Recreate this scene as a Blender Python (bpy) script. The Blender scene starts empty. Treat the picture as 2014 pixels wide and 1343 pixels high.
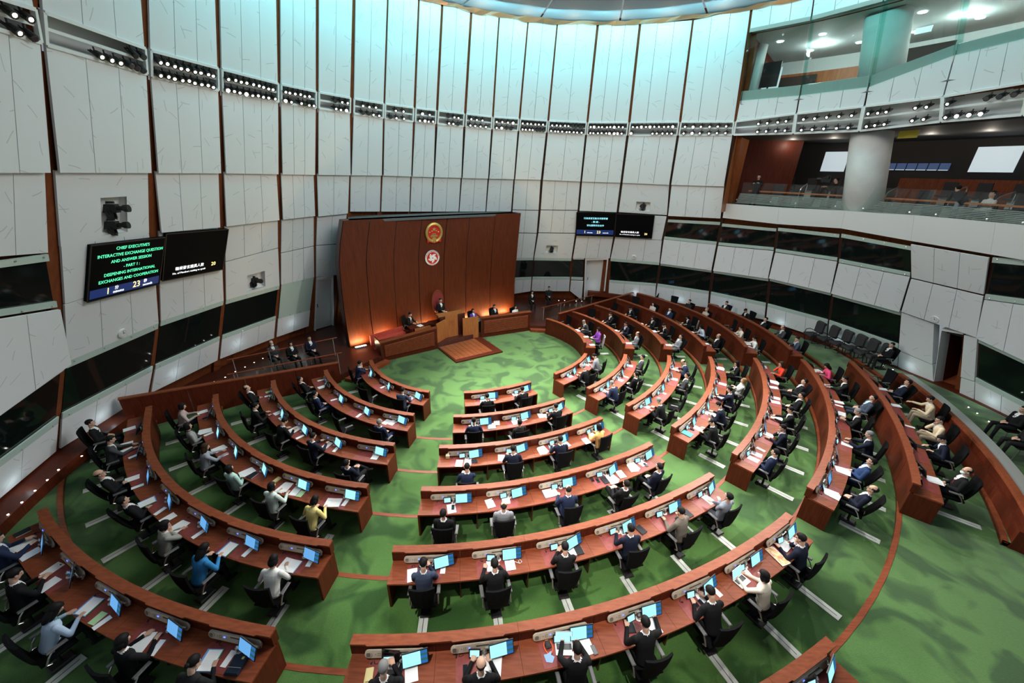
# Council chamber, seen from a gallery. Positions are metres in the room.
CAM=[767.902,0.411595,0.03052,9.2268]
WORLD_S=0.2
SPOT_E=2700
ROWC=[-2.069,19.07,0.165]
ROWE=[-0.1954,-0.4033,0.2732,5.5165]
STEPLIGHTS=[[-12.636,9.088,1.13],[-12.701,8.506,1.13],[-12.585,8.114,1.13],[-12.483,7.729,1.13],[-12.375,7.336,1.13],[-12.269,6.953,1.13],[-12.683,14.468,0.6],[-12.5,14.884,0.6],[-12.403,15.41,0.6],[-12.26,15.868,0.6],[-12.133,16.345,0.6],[-11.992,16.792,0.6],[3.383,27.858,0.5],[3.822,27.902,0.5],[4.236,27.881,0.5],[4.669,27.863,0.5],[5.101,27.844,0.5],[17.792,16.859,1.2],[17.866,16.446,1.2],[18.058,13.279,1.2],[17.935,12.85,1.2],[17.787,12.311,1.2]]
WALL=[[-1,'panel',[[-8.013,7.527,13.658],[-8.286,8.761,14.078],[-8.362,8.799,13.919],[-8.061,7.51,13.528]],3,0.0,0.0],
[-1,'panel',[[-8.061,7.51,13.528],[-8.362,8.799,13.919],[-9.328,9.268,11.811],[-8.757,7.266,11.626]],3,0.0,0.0],[-1,'lightbox',[[-8.757,7.266,11.626],[-9.328,9.268,11.811],[-9.551,9.372,11.31],[-8.9,7.215,11.234]],3,0.0,0.0],
[-1,'panel',[[-8.9,7.215,11.234],[-9.551,9.372,11.31],[-10.48,9.328,8.938],[-9.732,6.922,8.958]],3,0.0,0.1],
[0,'panel',[[-8.369,9.331,14.26],[-8.442,11.58,14.901],[-8.552,11.624,14.623],[-8.448,9.343,14.07]],3,0.0,0.0],
[0,'panel',[[-8.448,9.343,14.07],[-8.552,11.624,14.623],[-9.635,12.049,11.846],[-9.369,9.472,11.825]],3,0.0,0.0],[0,'lightbox',[[-9.369,9.472,11.825],[-9.635,12.049,11.846],[-9.844,12.13,11.305],[-9.581,9.5,11.302]],3,0.0,0.0],
[0,'panel',[[-9.581,9.5,11.302],[-9.844,12.13,11.305],[-10.769,12.289,8.912],[-10.532,9.588,8.937]],3,0.0,0.1],
[1,'panel',[[-8.417,11.941,14.993],[-8.128,13.741,15.403],[-8.264,13.81,15.029],[-8.532,11.968,14.695]],3,0.0,0.0],
[1,'panel',[[-8.532,11.968,14.695],[-8.264,13.81,15.029],[-9.394,14.381,11.897],[-9.635,12.224,11.842]],3,0.0,0.0],[1,'lightbox',[[-9.635,12.224,11.842],[-9.394,14.381,11.897],[-9.6,14.483,11.326],[-9.855,12.275,11.273]],3,0.0,0.0],
[1,'panel',[[-9.855,12.275,11.273],[-9.6,14.483,11.326],[-10.488,14.823,8.9],[-10.762,12.543,8.91]],3,0.0,0.1],
[2,'panel',[[-8.084,13.923,15.44],[-7.511,15.65,15.748],[-7.663,15.764,15.28],[-8.223,13.989,15.056]],3,0.0,0.0],
[2,'panel',[[-8.223,13.989,15.056],[-7.663,15.764,15.28],[-8.758,16.579,11.89],[-9.363,14.531,11.901]],3,0.0,0.0],[2,'lightbox',[[-9.363,14.531,11.901],[-8.758,16.579,11.89],[-8.937,16.712,11.335],[-9.576,14.632,11.308]],3,0.0,0.0],
[2,'panel',[[-9.576,14.632,11.308],[-8.937,16.712,11.335],[-9.78,17.168,8.873],[-10.442,15.04,8.898]],3,0.0,0.1],
[3,'panel',[[-7.435,15.831,15.775],[-6.867,16.968,15.931],[-7.034,17.117,15.371],[-7.592,15.939,15.297]],3,0.0,0.0],
[3,'panel',[[-7.592,15.939,15.297],[-7.034,17.117,15.371],[-8.071,18.034,11.889],[-8.707,16.705,11.891]],3,0.0,0.0],[3,'lightbox',[[-8.707,16.705,11.891],[-8.071,18.034,11.889],[-8.232,18.176,11.346],[-8.888,16.829,11.336]],3,0.0,0.0],
[3,'panel',[[-8.888,16.829,11.336],[-8.232,18.176,11.346],[-9.024,18.731,8.86],[-9.699,17.363,8.871]],3,0.0,0.1],
[4,'panel',[[-6.795,17.092,15.948],[-6.074,18.179,16.072],[-6.271,18.38,15.357],[-6.967,17.243,15.373]],2,0.0,0.0],
[4,'panel',[[-6.967,17.243,15.373],[-6.271,18.38,15.357],[-7.225,19.352,11.889],[-8.003,18.154,11.891]],2,0.0,0.0],[4,'lightbox',[[-8.003,18.154,11.891],[-7.225,19.352,11.889],[-7.371,19.502,11.355],[-8.164,18.295,11.348]],3,0.0,0.0],
[4,'panel',[[-8.164,18.295,11.348],[-7.371,19.502,11.355],[-8.03,20.235,8.856],[-8.932,18.889,8.86]],2,0.0,0.1],
[5,'panel',[[-5.994,18.286,16.082],[-5.161,19.27,16.147],[-5.374,19.54,15.271],[-6.189,18.499,15.351]],2,0.0,0.0],
[5,'panel',[[-6.189,18.499,15.351],[-5.374,19.54,15.271],[-6.194,20.584,11.876],[-7.112,19.503,11.888]],2,0.0,0.0],[5,'lightbox',[[-7.112,19.503,11.888],[-6.194,20.584,11.876],[-6.33,20.756,11.317],[-7.255,19.658,11.353]],3,0.0,0.0],
[5,'panel',[[-7.255,19.658,11.353],[-6.33,20.756,11.317],[-6.926,21.505,8.862],[-7.982,20.298,8.856]],2,0.0,0.1],
[6,'panel',[[-5.103,19.332,16.15],[-4.198,20.188,16.159],[-4.378,20.482,15.281],[-5.314,19.606,15.266]],2,0.0,0.0],
[6,'panel',[[-5.314,19.606,15.266],[-4.378,20.482,15.281],[-5.074,21.617,11.874],[-6.124,20.656,11.876]],2,0.0,0.0],[6,'lightbox',[[-6.124,20.656,11.876],[-5.074,21.617,11.874],[-5.189,21.805,11.308],[-6.258,20.83,11.317]],3,0.0,0.0],
[6,'panel',[[-6.258,20.83,11.317],[-5.189,21.805,11.308],[-5.706,22.615,8.839],[-6.848,21.585,8.86]],2,0.0,0.1],
[7,'panel',[[-4.133,20.244,16.158],[-3.381,20.83,16.129],[-3.531,21.127,15.276],[-4.306,20.542,15.282]],2,0.0,0.0],
[7,'panel',[[-4.306,20.542,15.282],[-3.531,21.127,15.276],[-4.128,22.311,11.878],[-4.974,21.697,11.875]],2,0.0,0.0],[7,'lightbox',[[-4.974,21.697,11.875],[-4.128,22.311,11.878],[-4.227,22.506,11.317],[-5.085,21.888,11.309]],3,0.0,0.0],
[7,'panel',[[-5.085,21.888,11.309],[-4.227,22.506,11.317],[-4.659,23.374,8.828],[-5.638,22.67,8.838]],2,0.0,0.1],
[8,'panel',[[-3.288,20.896,16.124],[-2.248,21.552,16.04],[-2.356,21.834,15.268],[-3.434,21.193,15.276]],2,0.0,0.0],
[8,'panel',[[-3.434,21.193,15.276],[-2.356,21.834,15.268],[-2.828,23.073,11.859],[-4.016,22.385,11.877]],2,0.0,0.0],[8,'lightbox',[[-4.016,22.385,11.877],[-2.828,23.073,11.859],[-2.906,23.278,11.296],[-4.113,22.581,11.316]],3,0.0,0.0],
[8,'panel',[[-4.113,22.581,11.316],[-2.906,23.278,11.296],[-3.222,24.192,8.816],[-4.584,23.423,8.827]],2,0.0,0.1],
[9,'panel',[[-2.146,21.61,16.03],[-1.032,22.13,15.946],[-1.113,22.399,15.222],[-2.248,21.889,15.265]],2,0.0,0.0],
[9,'panel',[[-2.248,21.889,15.265],[-1.113,22.399,15.222],[-1.426,23.687,11.819],[-2.706,23.135,11.856]],2,0.0,0.0],[9,'lightbox',[[-2.706,23.135,11.856],[-1.426,23.687,11.819],[-1.476,23.894,11.271],[-2.781,23.34,11.295]],3,0.0,0.0],
[9,'panel',[[-2.781,23.34,11.295],[-1.476,23.894,11.271],[-1.724,24.817,8.807],[-3.14,24.232,8.815]],2,0.0,0.1],
[10,'panel',[[-0.968,22.156,15.94],[0.282,22.558,15.855],[0.234,22.783,15.262],[-1.04,22.424,15.226]],2,0.0,0.0],
[10,'panel',[[-1.04,22.424,15.226],[0.234,22.783,15.262],[-0.011,24.095,11.815],[-1.323,23.723,11.817]],2,0.0,0.0],[10,'lightbox',[[-1.323,23.723,11.817],[-0.011,24.095,11.815],[-0.047,24.305,11.264],[-1.369,23.931,11.271]],3,0.0,0.0],
[10,'panel',[[-1.369,23.931,11.271],[-0.047,24.305,11.264],[-0.208,25.24,8.816],[-1.637,24.847,8.808]],2,0.0,0.1],
[11,'panel',[[0.351,22.575,15.852],[1.646,22.817,15.76],[1.631,23.037,15.19],[0.309,22.801,15.259]],2,0.0,0.0],
[11,'panel',[[0.309,22.801,15.259],[1.631,23.037,15.19],[1.552,24.353,11.786],[0.098,24.119,11.814]],2,0.0,0.0],[11,'lightbox',[[0.098,24.119,11.814],[1.552,24.353,11.786],[1.529,24.556,11.259],[0.058,24.329,11.264]],3,0.0,0.0],
[11,'panel',[[0.058,24.329,11.264],[1.529,24.556,11.259],[1.419,25.491,8.827],[-0.117,25.26,8.816]],2,0.0,0.1],
[12,'panel',[[1.717,22.826,15.755],[3.525,22.867,15.677],[3.546,23.079,15.126],[1.708,23.045,15.189]],2,0.0,0.0],
[12,'panel',[[1.708,23.045,15.189],[3.546,23.079,15.126],[3.693,24.373,11.762],[1.663,24.363,11.786]],2,0.0,0.0],[12,'lightbox',[[1.663,24.363,11.786],[3.693,24.373,11.762],[3.716,24.591,11.196],[1.648,24.567,11.256]],3,0.0,0.0],
[12,'panel',[[1.648,24.567,11.256],[3.716,24.591,11.196],[3.812,25.516,8.795],[1.572,25.505,8.825]],2,0.0,0.1],
[13,'panel',[[3.641,22.86,15.669],[5.434,22.568,15.621],[5.492,22.77,15.077],[3.663,23.07,15.125]],3,0.0,0.0],
[13,'panel',[[3.663,23.07,15.125],[5.492,22.77,15.077],[5.866,23.991,11.78],[3.803,24.364,11.762]],3,0.0,0.0],[13,'lightbox',[[3.803,24.364,11.762],[5.866,23.991,11.78],[5.921,24.212,11.193],[3.828,24.581,11.197]],3,0.0,0.0],
[13,'panel',[[3.828,24.581,11.197],[5.921,24.212,11.193],[6.139,25.111,8.803],[3.932,25.505,8.795]],3,0.0,0.1],
[14,'panel',[[5.543,22.539,15.621],[7.582,21.768,15.593],[7.679,21.96,15.036],[5.605,22.741,15.075]],3,0.0,0.0],
[14,'panel',[[5.605,22.741,15.075],[7.679,21.96,15.036],[8.252,23.084,11.777],[5.994,23.956,11.781]],3,0.0,0.0],[14,'lightbox',[[5.994,23.956,11.781],[8.252,23.084,11.777],[8.34,23.294,11.19],[6.051,24.176,11.194]],3,0.0,0.0],
[14,'panel',[[6.051,24.176,11.194],[8.34,23.294,11.19],[8.703,24.151,8.789],[6.28,25.073,8.802]],3,0.0,0.1],
[15,'panel',[[7.658,21.73,15.589],[9.457,20.501,15.727],[9.647,20.724,14.97],[7.761,21.92,15.032]],3,0.0,0.0],
[15,'panel',[[7.761,21.92,15.032],[9.647,20.724,14.97],[10.414,21.726,11.708],[8.362,23.029,11.774]],3,0.0,0.0],[15,'lightbox',[[8.362,23.029,11.774],[10.414,21.726,11.708],[10.558,21.879,11.166],[8.453,23.236,11.19]],3,0.0,0.0],
[15,'panel',[[8.453,23.236,11.19],[10.558,21.879,11.166],[11.094,22.612,8.824],[8.825,24.089,8.79]],3,0.0,0.1],
[-1,'panel',[[-9.732,6.922,8.958],[-10.48,9.328,8.938],[-11.195,9.306,7.117],[-10.252,6.689,7.484]],3,0.0,0.0],[-1,'glass',[[-10.307,6.661,7.327],[-11.211,9.311,7.079],[-11.801,9.488,5.663],[-10.66,6.484,6.309]],1,0.0,0.0],
[-1,'panel',[[-10.676,6.476,6.262],[-11.826,9.495,5.604],[-12.492,9.613,3.956],[-11.593,6.014,3.615]],3,0.05,0.15],
[0,'panel',[[-10.532,9.588,8.937],[-10.769,12.289,8.912],[-11.454,12.415,7.133],[-11.227,9.655,7.199]],3,0.0,0.1],[0,'tvrow',[[-11.227,9.655,7.199],[-11.454,12.415,7.133],[-11.998,12.709,5.702],[-11.831,9.696,5.677]],3,0.0,0.0],
[0,'panel',[[-11.843,9.697,5.648],[-12.005,12.712,5.684],[-12.696,12.95,3.871],[-12.51,9.712,3.952]],3,0.0,0.0],
[1,'panel',[[-10.762,12.543,8.91],[-10.488,14.823,8.9],[-11.188,15.046,7.011],[-11.442,12.761,7.132]],3,0,0.1],[1,'tvrow',[[-11.442,12.761,7.132],[-11.188,15.046,7.011],[-11.711,15.443,5.467],[-12.048,12.894,5.549]],3,0.0,0.0],
[1,'panel',[[-12.055,12.895,5.531],[-11.719,15.447,5.446],[-12.287,15.735,3.845],[-12.672,13.047,3.918]],3,0.0,0.0],
[2,'panel',[[-10.442,15.04,8.898],[-9.78,17.168,8.873],[-10.376,17.606,7.015],[-11.122,15.334,7.015]],3,0,0.1],
[2,'panel',[[-11.143,15.344,6.957],[-10.397,17.621,6.948],[-10.795,17.897,5.724],[-11.64,15.581,5.563]],3,0.0,0.0],
[2,'panel',[[-11.656,15.588,5.52],[-10.81,17.908,5.676],[-11.393,18.375,3.811],[-12.26,15.854,3.838]],3,0.0,0.0],
[3,'panel',[[-9.699,17.363,8.871],[-9.024,18.731,8.86],[-9.56,19.203,7.05],[-10.297,17.785,7.019]],3,0,0.1],
[3,'panel',[[-10.319,17.799,6.953],[-9.58,19.224,6.979],[-10.007,19.591,5.547],[-10.819,18.1,5.455]],3,0.0,0.0],
[3,'panel',[[-10.836,18.11,5.405],[-10.023,19.604,5.494],[-10.508,20.059,3.816],[-11.353,18.449,3.826]],3,0.0,0.0],
[4,'panel',[[-8.932,18.889,8.86],[-8.03,20.235,8.856],[-8.579,20.662,7.058],[-9.476,19.373,7.013]],2,0,0.1],
[4,'panel',[[-9.498,19.392,6.94],[-8.594,20.675,7.007],[-9.063,21.049,5.458],[-9.933,19.709,5.554]],2,0.0,0.0],
[4,'panel',[[-9.95,19.72,5.502],[-9.08,21.062,5.402],[-9.612,21.487,3.643],[-10.451,20.161,3.802]],2,0.0,0.0],
[5,'panel',[[-7.982,20.298,8.856],[-6.926,21.505,8.862],[-7.362,22.081,7.014],[-8.448,20.807,7.098]],2,0.0,0.0],
[6,'panel',[[-6.848,21.585,8.86],[-5.706,22.615,8.839],[-6.072,23.261,6.945],[-7.3,22.145,7.01]],2,0.0,0.0],
[7,'panel',[[-5.638,22.67,8.838],[-4.659,23.374,8.828],[-4.962,24.064,6.905],[-6.024,23.299,6.943]],2,0.0,0.0],
[8,'panel',[[-4.584,23.423,8.827],[-3.222,24.192,8.816],[-3.496,24.895,6.872],[-4.91,24.098,6.903]],2,0.0,0.0],
[9,'panel',[[-3.14,24.232,8.815],[-1.724,24.817,8.807],[-1.907,25.551,6.859],[-3.44,24.922,6.871]],2,0.0,0.0],
[10,'panel',[[-1.637,24.847,8.808],[-0.208,25.24,8.816],[-0.318,25.989,6.866],[-1.847,25.571,6.859]],2,0.0,0.0],
[11,'panel',[[-0.117,25.26,8.816],[1.419,25.491,8.827],[1.436,26.206,6.99],[-0.215,25.96,6.994]],2,0.0,0.0],
[11,'panel',[[-0.218,25.984,6.93],[1.436,26.231,6.926],[1.423,26.789,5.486],[-0.291,26.533,5.504]],2,0.0,0.0],
[11,'panel',[[-0.294,26.56,5.434],[1.418,26.816,5.416],[1.313,27.474,3.697],[-0.384,27.237,3.675]],2,0.0,0.0],
[12,'panel',[[1.572,25.505,8.825],[3.812,25.516,8.795],[3.917,26.179,7.064],[1.578,26.204,7.025]],3,0.0,0.0],
[12,'panel',[[1.578,26.229,6.961],[3.921,26.203,7.0],[3.983,26.755,5.567],[1.549,26.785,5.523]],3,0.0,0.0],
[12,'panel',[[1.543,26.812,5.453],[3.983,26.782,5.497],[3.983,27.467,3.734],[1.385,27.481,3.697]],3,0.0,0.0],
[13,'panel',[[3.932,25.505,8.795],[6.139,25.111,8.803],[6.295,25.76,7.079],[4.044,26.166,7.069]],3,0,0.1],[13,'tvrow',[[4.05,26.202,6.973],[6.306,25.807,6.953],[6.441,26.366,5.467],[4.109,26.768,5.503]],3,0.0,0.0],
[13,'panel',[[4.108,26.782,5.468],[6.444,26.379,5.432],[6.533,26.962,3.917],[4.088,27.456,3.737]],3,0.0,0.0],
[14,'panel',[[6.28,25.073,8.802],[8.703,24.151,8.789],[9.089,24.71,7.051],[6.432,25.733,7.055]],3,0,0.1],[14,'tvrow',[[6.44,25.768,6.96],[9.109,24.739,6.96],[9.267,25.296,5.492],[6.569,26.328,5.476]],3,0.0,0.0],
[14,'panel',[[6.572,26.341,5.442],[9.273,25.307,5.459],[9.557,25.807,3.976],[6.598,26.945,3.918]],3,0.0,0.0],
[15,'panel',[[8.825,24.089,8.79],[11.094,22.612,8.824],[11.535,23.091,7.145],[9.177,24.662,7.058]],3,0,0.1],[15,'window',[[9.233,24.752,6.785],[11.606,23.16,6.891],[11.889,23.585,5.576],[9.359,25.216,5.57]],1,0.0,0.0],
[15,'panel',[[9.364,25.227,5.537],[11.895,23.596,5.545],[12.226,24.107,3.979],[9.641,25.764,3.976]],3,0.0,0.12],
[16,'panel',[[9.534,20.433,15.736],[10.981,18.931,15.855],[11.252,19.131,14.987],[9.722,20.659,14.978]],3,0.0,0.0],
[16,'panel',[[10.332,21.38,12.538],[11.985,19.733,12.536],[12.167,19.91,11.88],[10.5,21.652,11.718]],3,0.0,0.0],[16,'lightbox',[[10.5,21.652,11.718],[12.167,19.91,11.88],[12.388,20.093,11.142],[10.615,21.834,11.166]],3,0.0,0.0],[16,'front',[[11.446,22.781,7.913],[13.284,20.97,7.911],[13.56,21.129,7.099],[11.631,23.01,7.153]],1,0.0,0.0],
[17,'panel',[[11.013,18.891,15.857],[12.148,17.074,16.017],[12.479,17.271,15.024],[11.284,19.09,14.989]],3,0.0,0.0],
[17,'panel',[[12.022,19.688,12.537],[13.303,17.765,12.544],[13.5,17.901,11.929],[12.205,19.864,11.882]],3,0.0,0.0],[17,'lightbox',[[12.205,19.864,11.882],[13.5,17.901,11.929],[13.764,18.079,11.11],[12.438,20.032,11.141]],3,0.0,0.0],[17,'front',[[13.314,20.933,7.912],[14.824,18.652,7.997],[15.07,18.824,7.225],[13.59,21.093,7.101]],1,0.0,0.0],
[18,'panel',[[12.168,17.035,16.02],[12.892,15.212,16.087],[13.296,15.309,15.016],[12.5,17.23,15.025]],3,0.0,0.0],
[18,'panel',[[13.328,17.716,12.547],[14.033,15.486,13.06],[14.411,15.71,11.956],[13.532,17.84,11.931]],3,0.0,0.0],[18,'lightbox',[[13.532,17.84,11.931],[14.411,15.71,11.956],[14.703,15.725,11.225],[13.796,18.021,11.108]],3,0.0,0.0],[18,'front',[[14.842,18.617,7.998],[15.786,16.361,8.059],[16.161,16.436,7.078],[15.092,18.783,7.226]],1,0.0,0.0],
[19,'panel',[[12.903,15.178,16.087],[13.289,13.504,16.038],[13.723,13.53,14.917],[13.307,15.274,15.015]],3,0.0,0.0],
[19,'panel',[[14.044,15.448,13.062],[14.424,13.57,13.109],[14.843,13.604,12.023],[14.423,15.669,11.958]],3,0.0,0.0],[19,'lightbox',[[14.423,15.669,11.958],[14.843,13.604,12.023],[15.149,13.686,11.211],[14.715,15.684,11.226]],3,0.0,0.0],[19,'front',[[15.796,16.329,8.06],[16.335,13.978,8.073],[16.746,13.994,7.016],[16.18,16.383,7.075]],1,0.0,0.0],
[20,'panel',[[13.293,13.476,16.037],[13.441,11.511,15.861],[13.886,11.545,14.716],[13.728,13.499,14.915]],3,0.0,0.0],
[20,'panel',[[14.428,13.537,13.108],[14.544,11.595,13.024],[14.931,11.625,12.028],[14.847,13.57,12.024]],3,0.0,0.0],[20,'lightbox',[[14.847,13.57,12.024],[14.931,11.625,12.028],[15.267,11.65,11.162],[15.154,13.65,11.21]],3,0.0,0.0],[20,'front',[[16.338,13.951,8.074],[16.448,11.557,8.103],[16.867,11.512,7.018],[16.752,13.947,7.017]],1,0.0,0.0],[16,'window',[[11.713,23.111,6.816],[13.619,21.214,6.842],[13.971,21.483,5.698],[11.981,23.519,5.561]],1,0.0,0.0],
[16,'panel',[[11.994,23.54,5.498],[13.991,21.493,5.643],[14.422,21.911,4.094],[12.332,24.023,3.979]],3,0.0,0.12],[17,'window',[[13.652,21.136,6.905],[15.145,18.921,6.935],[15.612,19.082,5.678],[14.058,21.419,5.631]],1,0.0,0.0],
[17,'panel',[[14.073,21.435,5.574],[15.631,19.088,5.627],[16.157,19.402,4.045],[14.464,21.845,4.122]],3,0.0,0.12],[18,'window',[[15.172,18.844,6.97],[16.253,16.454,6.837],[16.747,16.457,5.619],[15.673,19.016,5.619]],1,0.0,0.0],
[18,'panel',[[15.69,19.027,5.568],[16.763,16.465,5.574],[17.318,16.746,3.988],[16.195,19.347,4.025]],3,0.0,0.12],
[19,'panel',[[16.221,16.386,6.971],[16.778,14.008,6.927],[17.307,14.089,5.545],[16.785,16.402,5.569]],3,0.1,0.0],
[19,'panel',[[16.808,16.415,5.501],[17.337,14.095,5.466],[17.964,14.119,3.852],[17.336,16.692,3.986]],3,0.0,0.05],[20,'window',[[16.788,13.957,6.92],[16.811,11.519,7.162],[17.351,11.449,5.761],[17.376,14.042,5.386]],1,0.0,0.0],
[20,'panel',[[17.391,14.045,5.346],[17.37,11.447,5.713],[18.224,11.336,3.494],[17.973,14.072,3.847]],3,0.0,0.1],[-1,'window',[[-11.593,6.014,3.615],[-12.492,9.613,3.956],[-13.175,9.338,2.1],[-12.1,5.758,2.152]],1,0.0,0.0],
[-1,'panel',[[-12.1,5.758,2.152],[-13.175,9.338,2.1],[-13.518,9.213,1.171],[-12.427,5.593,1.206]],3,0.0,0.0],[0,'window',[[-12.51,9.712,3.952],[-12.696,12.95,3.871],[-13.439,12.796,1.974],[-13.179,9.467,2.145]],1,0.0,0.0],
[0,'panel',[[-13.179,9.467,2.145],[-13.439,12.796,1.974],[-13.811,12.659,1.028],[-13.551,9.368,1.155]],3,0.0,0.0],[1,'window',[[-12.672,13.047,3.918],[-12.287,15.735,3.845],[-13.032,15.803,1.931],[-13.432,12.925,1.976]],1,0.0,0.0],
[1,'panel',[[-13.432,12.925,1.976],[-13.032,15.803,1.931],[-13.423,15.84,0.926],[-13.807,12.804,1.022]],3,0.0,0.0],[2,'window',[[-12.26,15.854,3.838],[-11.393,18.375,3.811],[-12.107,18.571,1.921],[-13.0,15.929,1.936]],1,0.0,0.0],
[2,'panel',[[-13.0,15.929,1.936],[-12.107,18.571,1.921],[-12.503,18.717,0.832],[-13.389,15.97,0.934]],3,0.0,0.0],[11,'window',[[-0.384,27.237,3.675],[1.313,27.474,3.697],[1.287,28.15,1.952],[-0.476,27.935,1.858]],1,0.0,0.0],
[11,'panel',[[-0.476,27.935,1.858],[1.287,28.15,1.952],[1.273,28.539,0.947],[-0.538,28.406,0.634]],3,0.0,0.0],[12,'window',[[1.385,27.481,3.697],[3.983,27.467,3.734],[4.096,28.113,2.046],[1.362,28.156,1.953]],1,0.0,0.0],
[12,'panel',[[1.362,28.156,1.953],[4.096,28.113,2.046],[4.163,28.49,1.06],[1.35,28.54,0.962]],3,0.0,0.0],[14,'window',[[6.598,26.945,3.918],[9.557,25.807,3.976],[9.841,26.438,2.189],[6.885,27.626,2.026]],1,0.0,0.0],
[14,'panel',[[6.885,27.626,2.026],[9.841,26.438,2.189],[10.058,26.761,1.19],[7.012,27.929,1.184]],3,0.0,0.0],[15,'window',[[9.641,25.764,3.976],[12.226,24.107,3.979],[12.665,24.612,2.251],[9.926,26.394,2.191]],1,0.0,0.0],
[15,'panel',[[9.926,26.394,2.191],[12.665,24.612,2.251],[12.949,24.888,1.238],[10.091,26.744,1.191]],3,0.0,0.0],[16,'window',[[12.332,24.023,3.979],[14.422,21.911,4.094],[15.012,22.31,2.264],[12.762,24.537,2.246]],1,0.0,0.0],
[16,'panel',[[12.762,24.537,2.246],[15.012,22.31,2.264],[15.302,22.51,1.358],[13.046,24.808,1.24]],3,0.0,0.0],[17,'window',[[14.464,21.845,4.122],[16.157,19.402,4.045],[16.788,19.685,2.264],[15.078,22.225,2.272]],1,0.0,0.0],
[17,'panel',[[15.078,22.225,2.272],[16.788,19.685,2.264],[17.165,19.827,1.231],[15.372,22.424,1.36]],3,0.0,0.0],[18,'window',[[16.195,19.347,4.025],[17.318,16.746,3.988],[18.043,16.824,2.14],[16.825,19.624,2.254]],1,0.0,0.0],
[18,'panel',[[16.825,19.624,2.254],[18.043,16.824,2.14],[18.421,16.829,1.202],[17.201,19.764,1.227]],3,0.0,0.0],[20,'window',[[17.973,14.072,3.847],[18.224,11.336,3.494],[18.912,11.247,1.708],[18.723,14.005,1.946]],1,0.0,0.0],
[20,'panel',[[18.723,14.005,1.946],[18.912,11.247,1.708],[19.333,11.193,0.615],[19.104,13.931,0.99]],3,0.0,0.0],[3,'frost',[[-11.353,18.449,3.826],[-10.508,20.059,3.816],[-11.215,20.353,1.857],[-12.044,18.702,1.931]],1,0.0,0.0],
[3,'panel',[[-12.044,18.702,1.931],[-11.215,20.353,1.857],[-11.573,20.529,0.83],[-12.442,18.853,0.833]],2,0.0,0.0],[13,'window',[[4.114,27.409,3.854],[4.84,27.307,3.896],[5.025,27.999,2.059],[4.185,28.106,2.043]],1,0.0,0.0],
[13,'panel',[[4.197,28.138,1.958],[5.074,28.023,1.978],[5.217,28.638,0.351],[4.239,28.471,1.091]],1,0.0,0.0]]
NICHEQ=[[0,[[-10.904,10.673,8.383],[-10.98,11.491,8.34],[-11.426,11.512,7.19],[-11.318,10.661,7.318]]],[2,[[-11.678,16.619,4.742],[-11.469,17.456,4.541],[-11.732,17.604,3.768],[-11.936,16.742,4.011]]],[14,[[7.297,25.194,7.718],[8.004,24.907,7.758],[8.146,25.072,7.224],[7.431,25.369,7.177]]],[12,[[2.241,27.191,4.571],[3.006,27.185,4.595],[3.069,27.4,4.035],[2.292,27.409,4.01]]]]
CAMLAB={2: 'black dome camera in the recess above the left dark windows',14: 'black camera in the recess above the far wall screens',12: 'small black camera in the recess right of the dais wall',1: 'black camera'}
TVQ=[[[-11.334,10.204,7.139],[-11.503,12.655,6.987],[-12.089,12.876,5.446],[-11.944,10.352,5.623]],[[-11.479,12.799,7.03],[-11.167,15.214,6.972],[-11.771,15.49,5.29],[-12.037,12.946,5.571]],[[3.901,26.218,6.968],[6.258,25.783,7.045],[6.486,26.325,5.539],[4.022,26.792,5.464]],[[6.331,25.787,6.986],[8.435,25.016,7.061],[8.718,25.509,5.6],[6.548,26.307,5.544]]]
DOORQ=[[[4.927,27.338,3.787],[6.46,26.97,3.943],[6.74,27.946,1.322],[5.366,28.609,0.365]],[[-10.45,20.198,3.755],[-9.916,21.016,3.734],[-10.836,21.995,0.326],[-11.519,20.972,0.352]],[[17.844,15.28,3.647],[17.932,14.586,3.756],[19.062,14.462,0.921],[18.848,15.422,1.031]]]
SIDEQ=[[[17.349,16.719,3.932],[17.709,15.554,3.832],[18.451,15.511,1.988],[18.082,16.783,2.075]],[[18.103,16.782,2.024],[18.47,15.509,1.94],[18.828,15.425,1.08],[18.433,16.789,1.204]],[[17.941,14.535,3.755],[17.976,14.114,3.825],[18.702,14.025,1.992],[18.666,14.489,1.923]],[[18.684,14.486,1.878],[18.72,14.021,1.948],[19.101,13.966,0.987],[19.052,14.464,0.945]]]
CLOCKS=[[[-12.559,11.437,4.127],'round white wall clock above the left dark window'],[[7.998,26.341,4.186],'small round white wall clock under the far wall screens'],[[17.578,15.455,4.092],'round white wall clock above the right doorway']]
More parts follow.
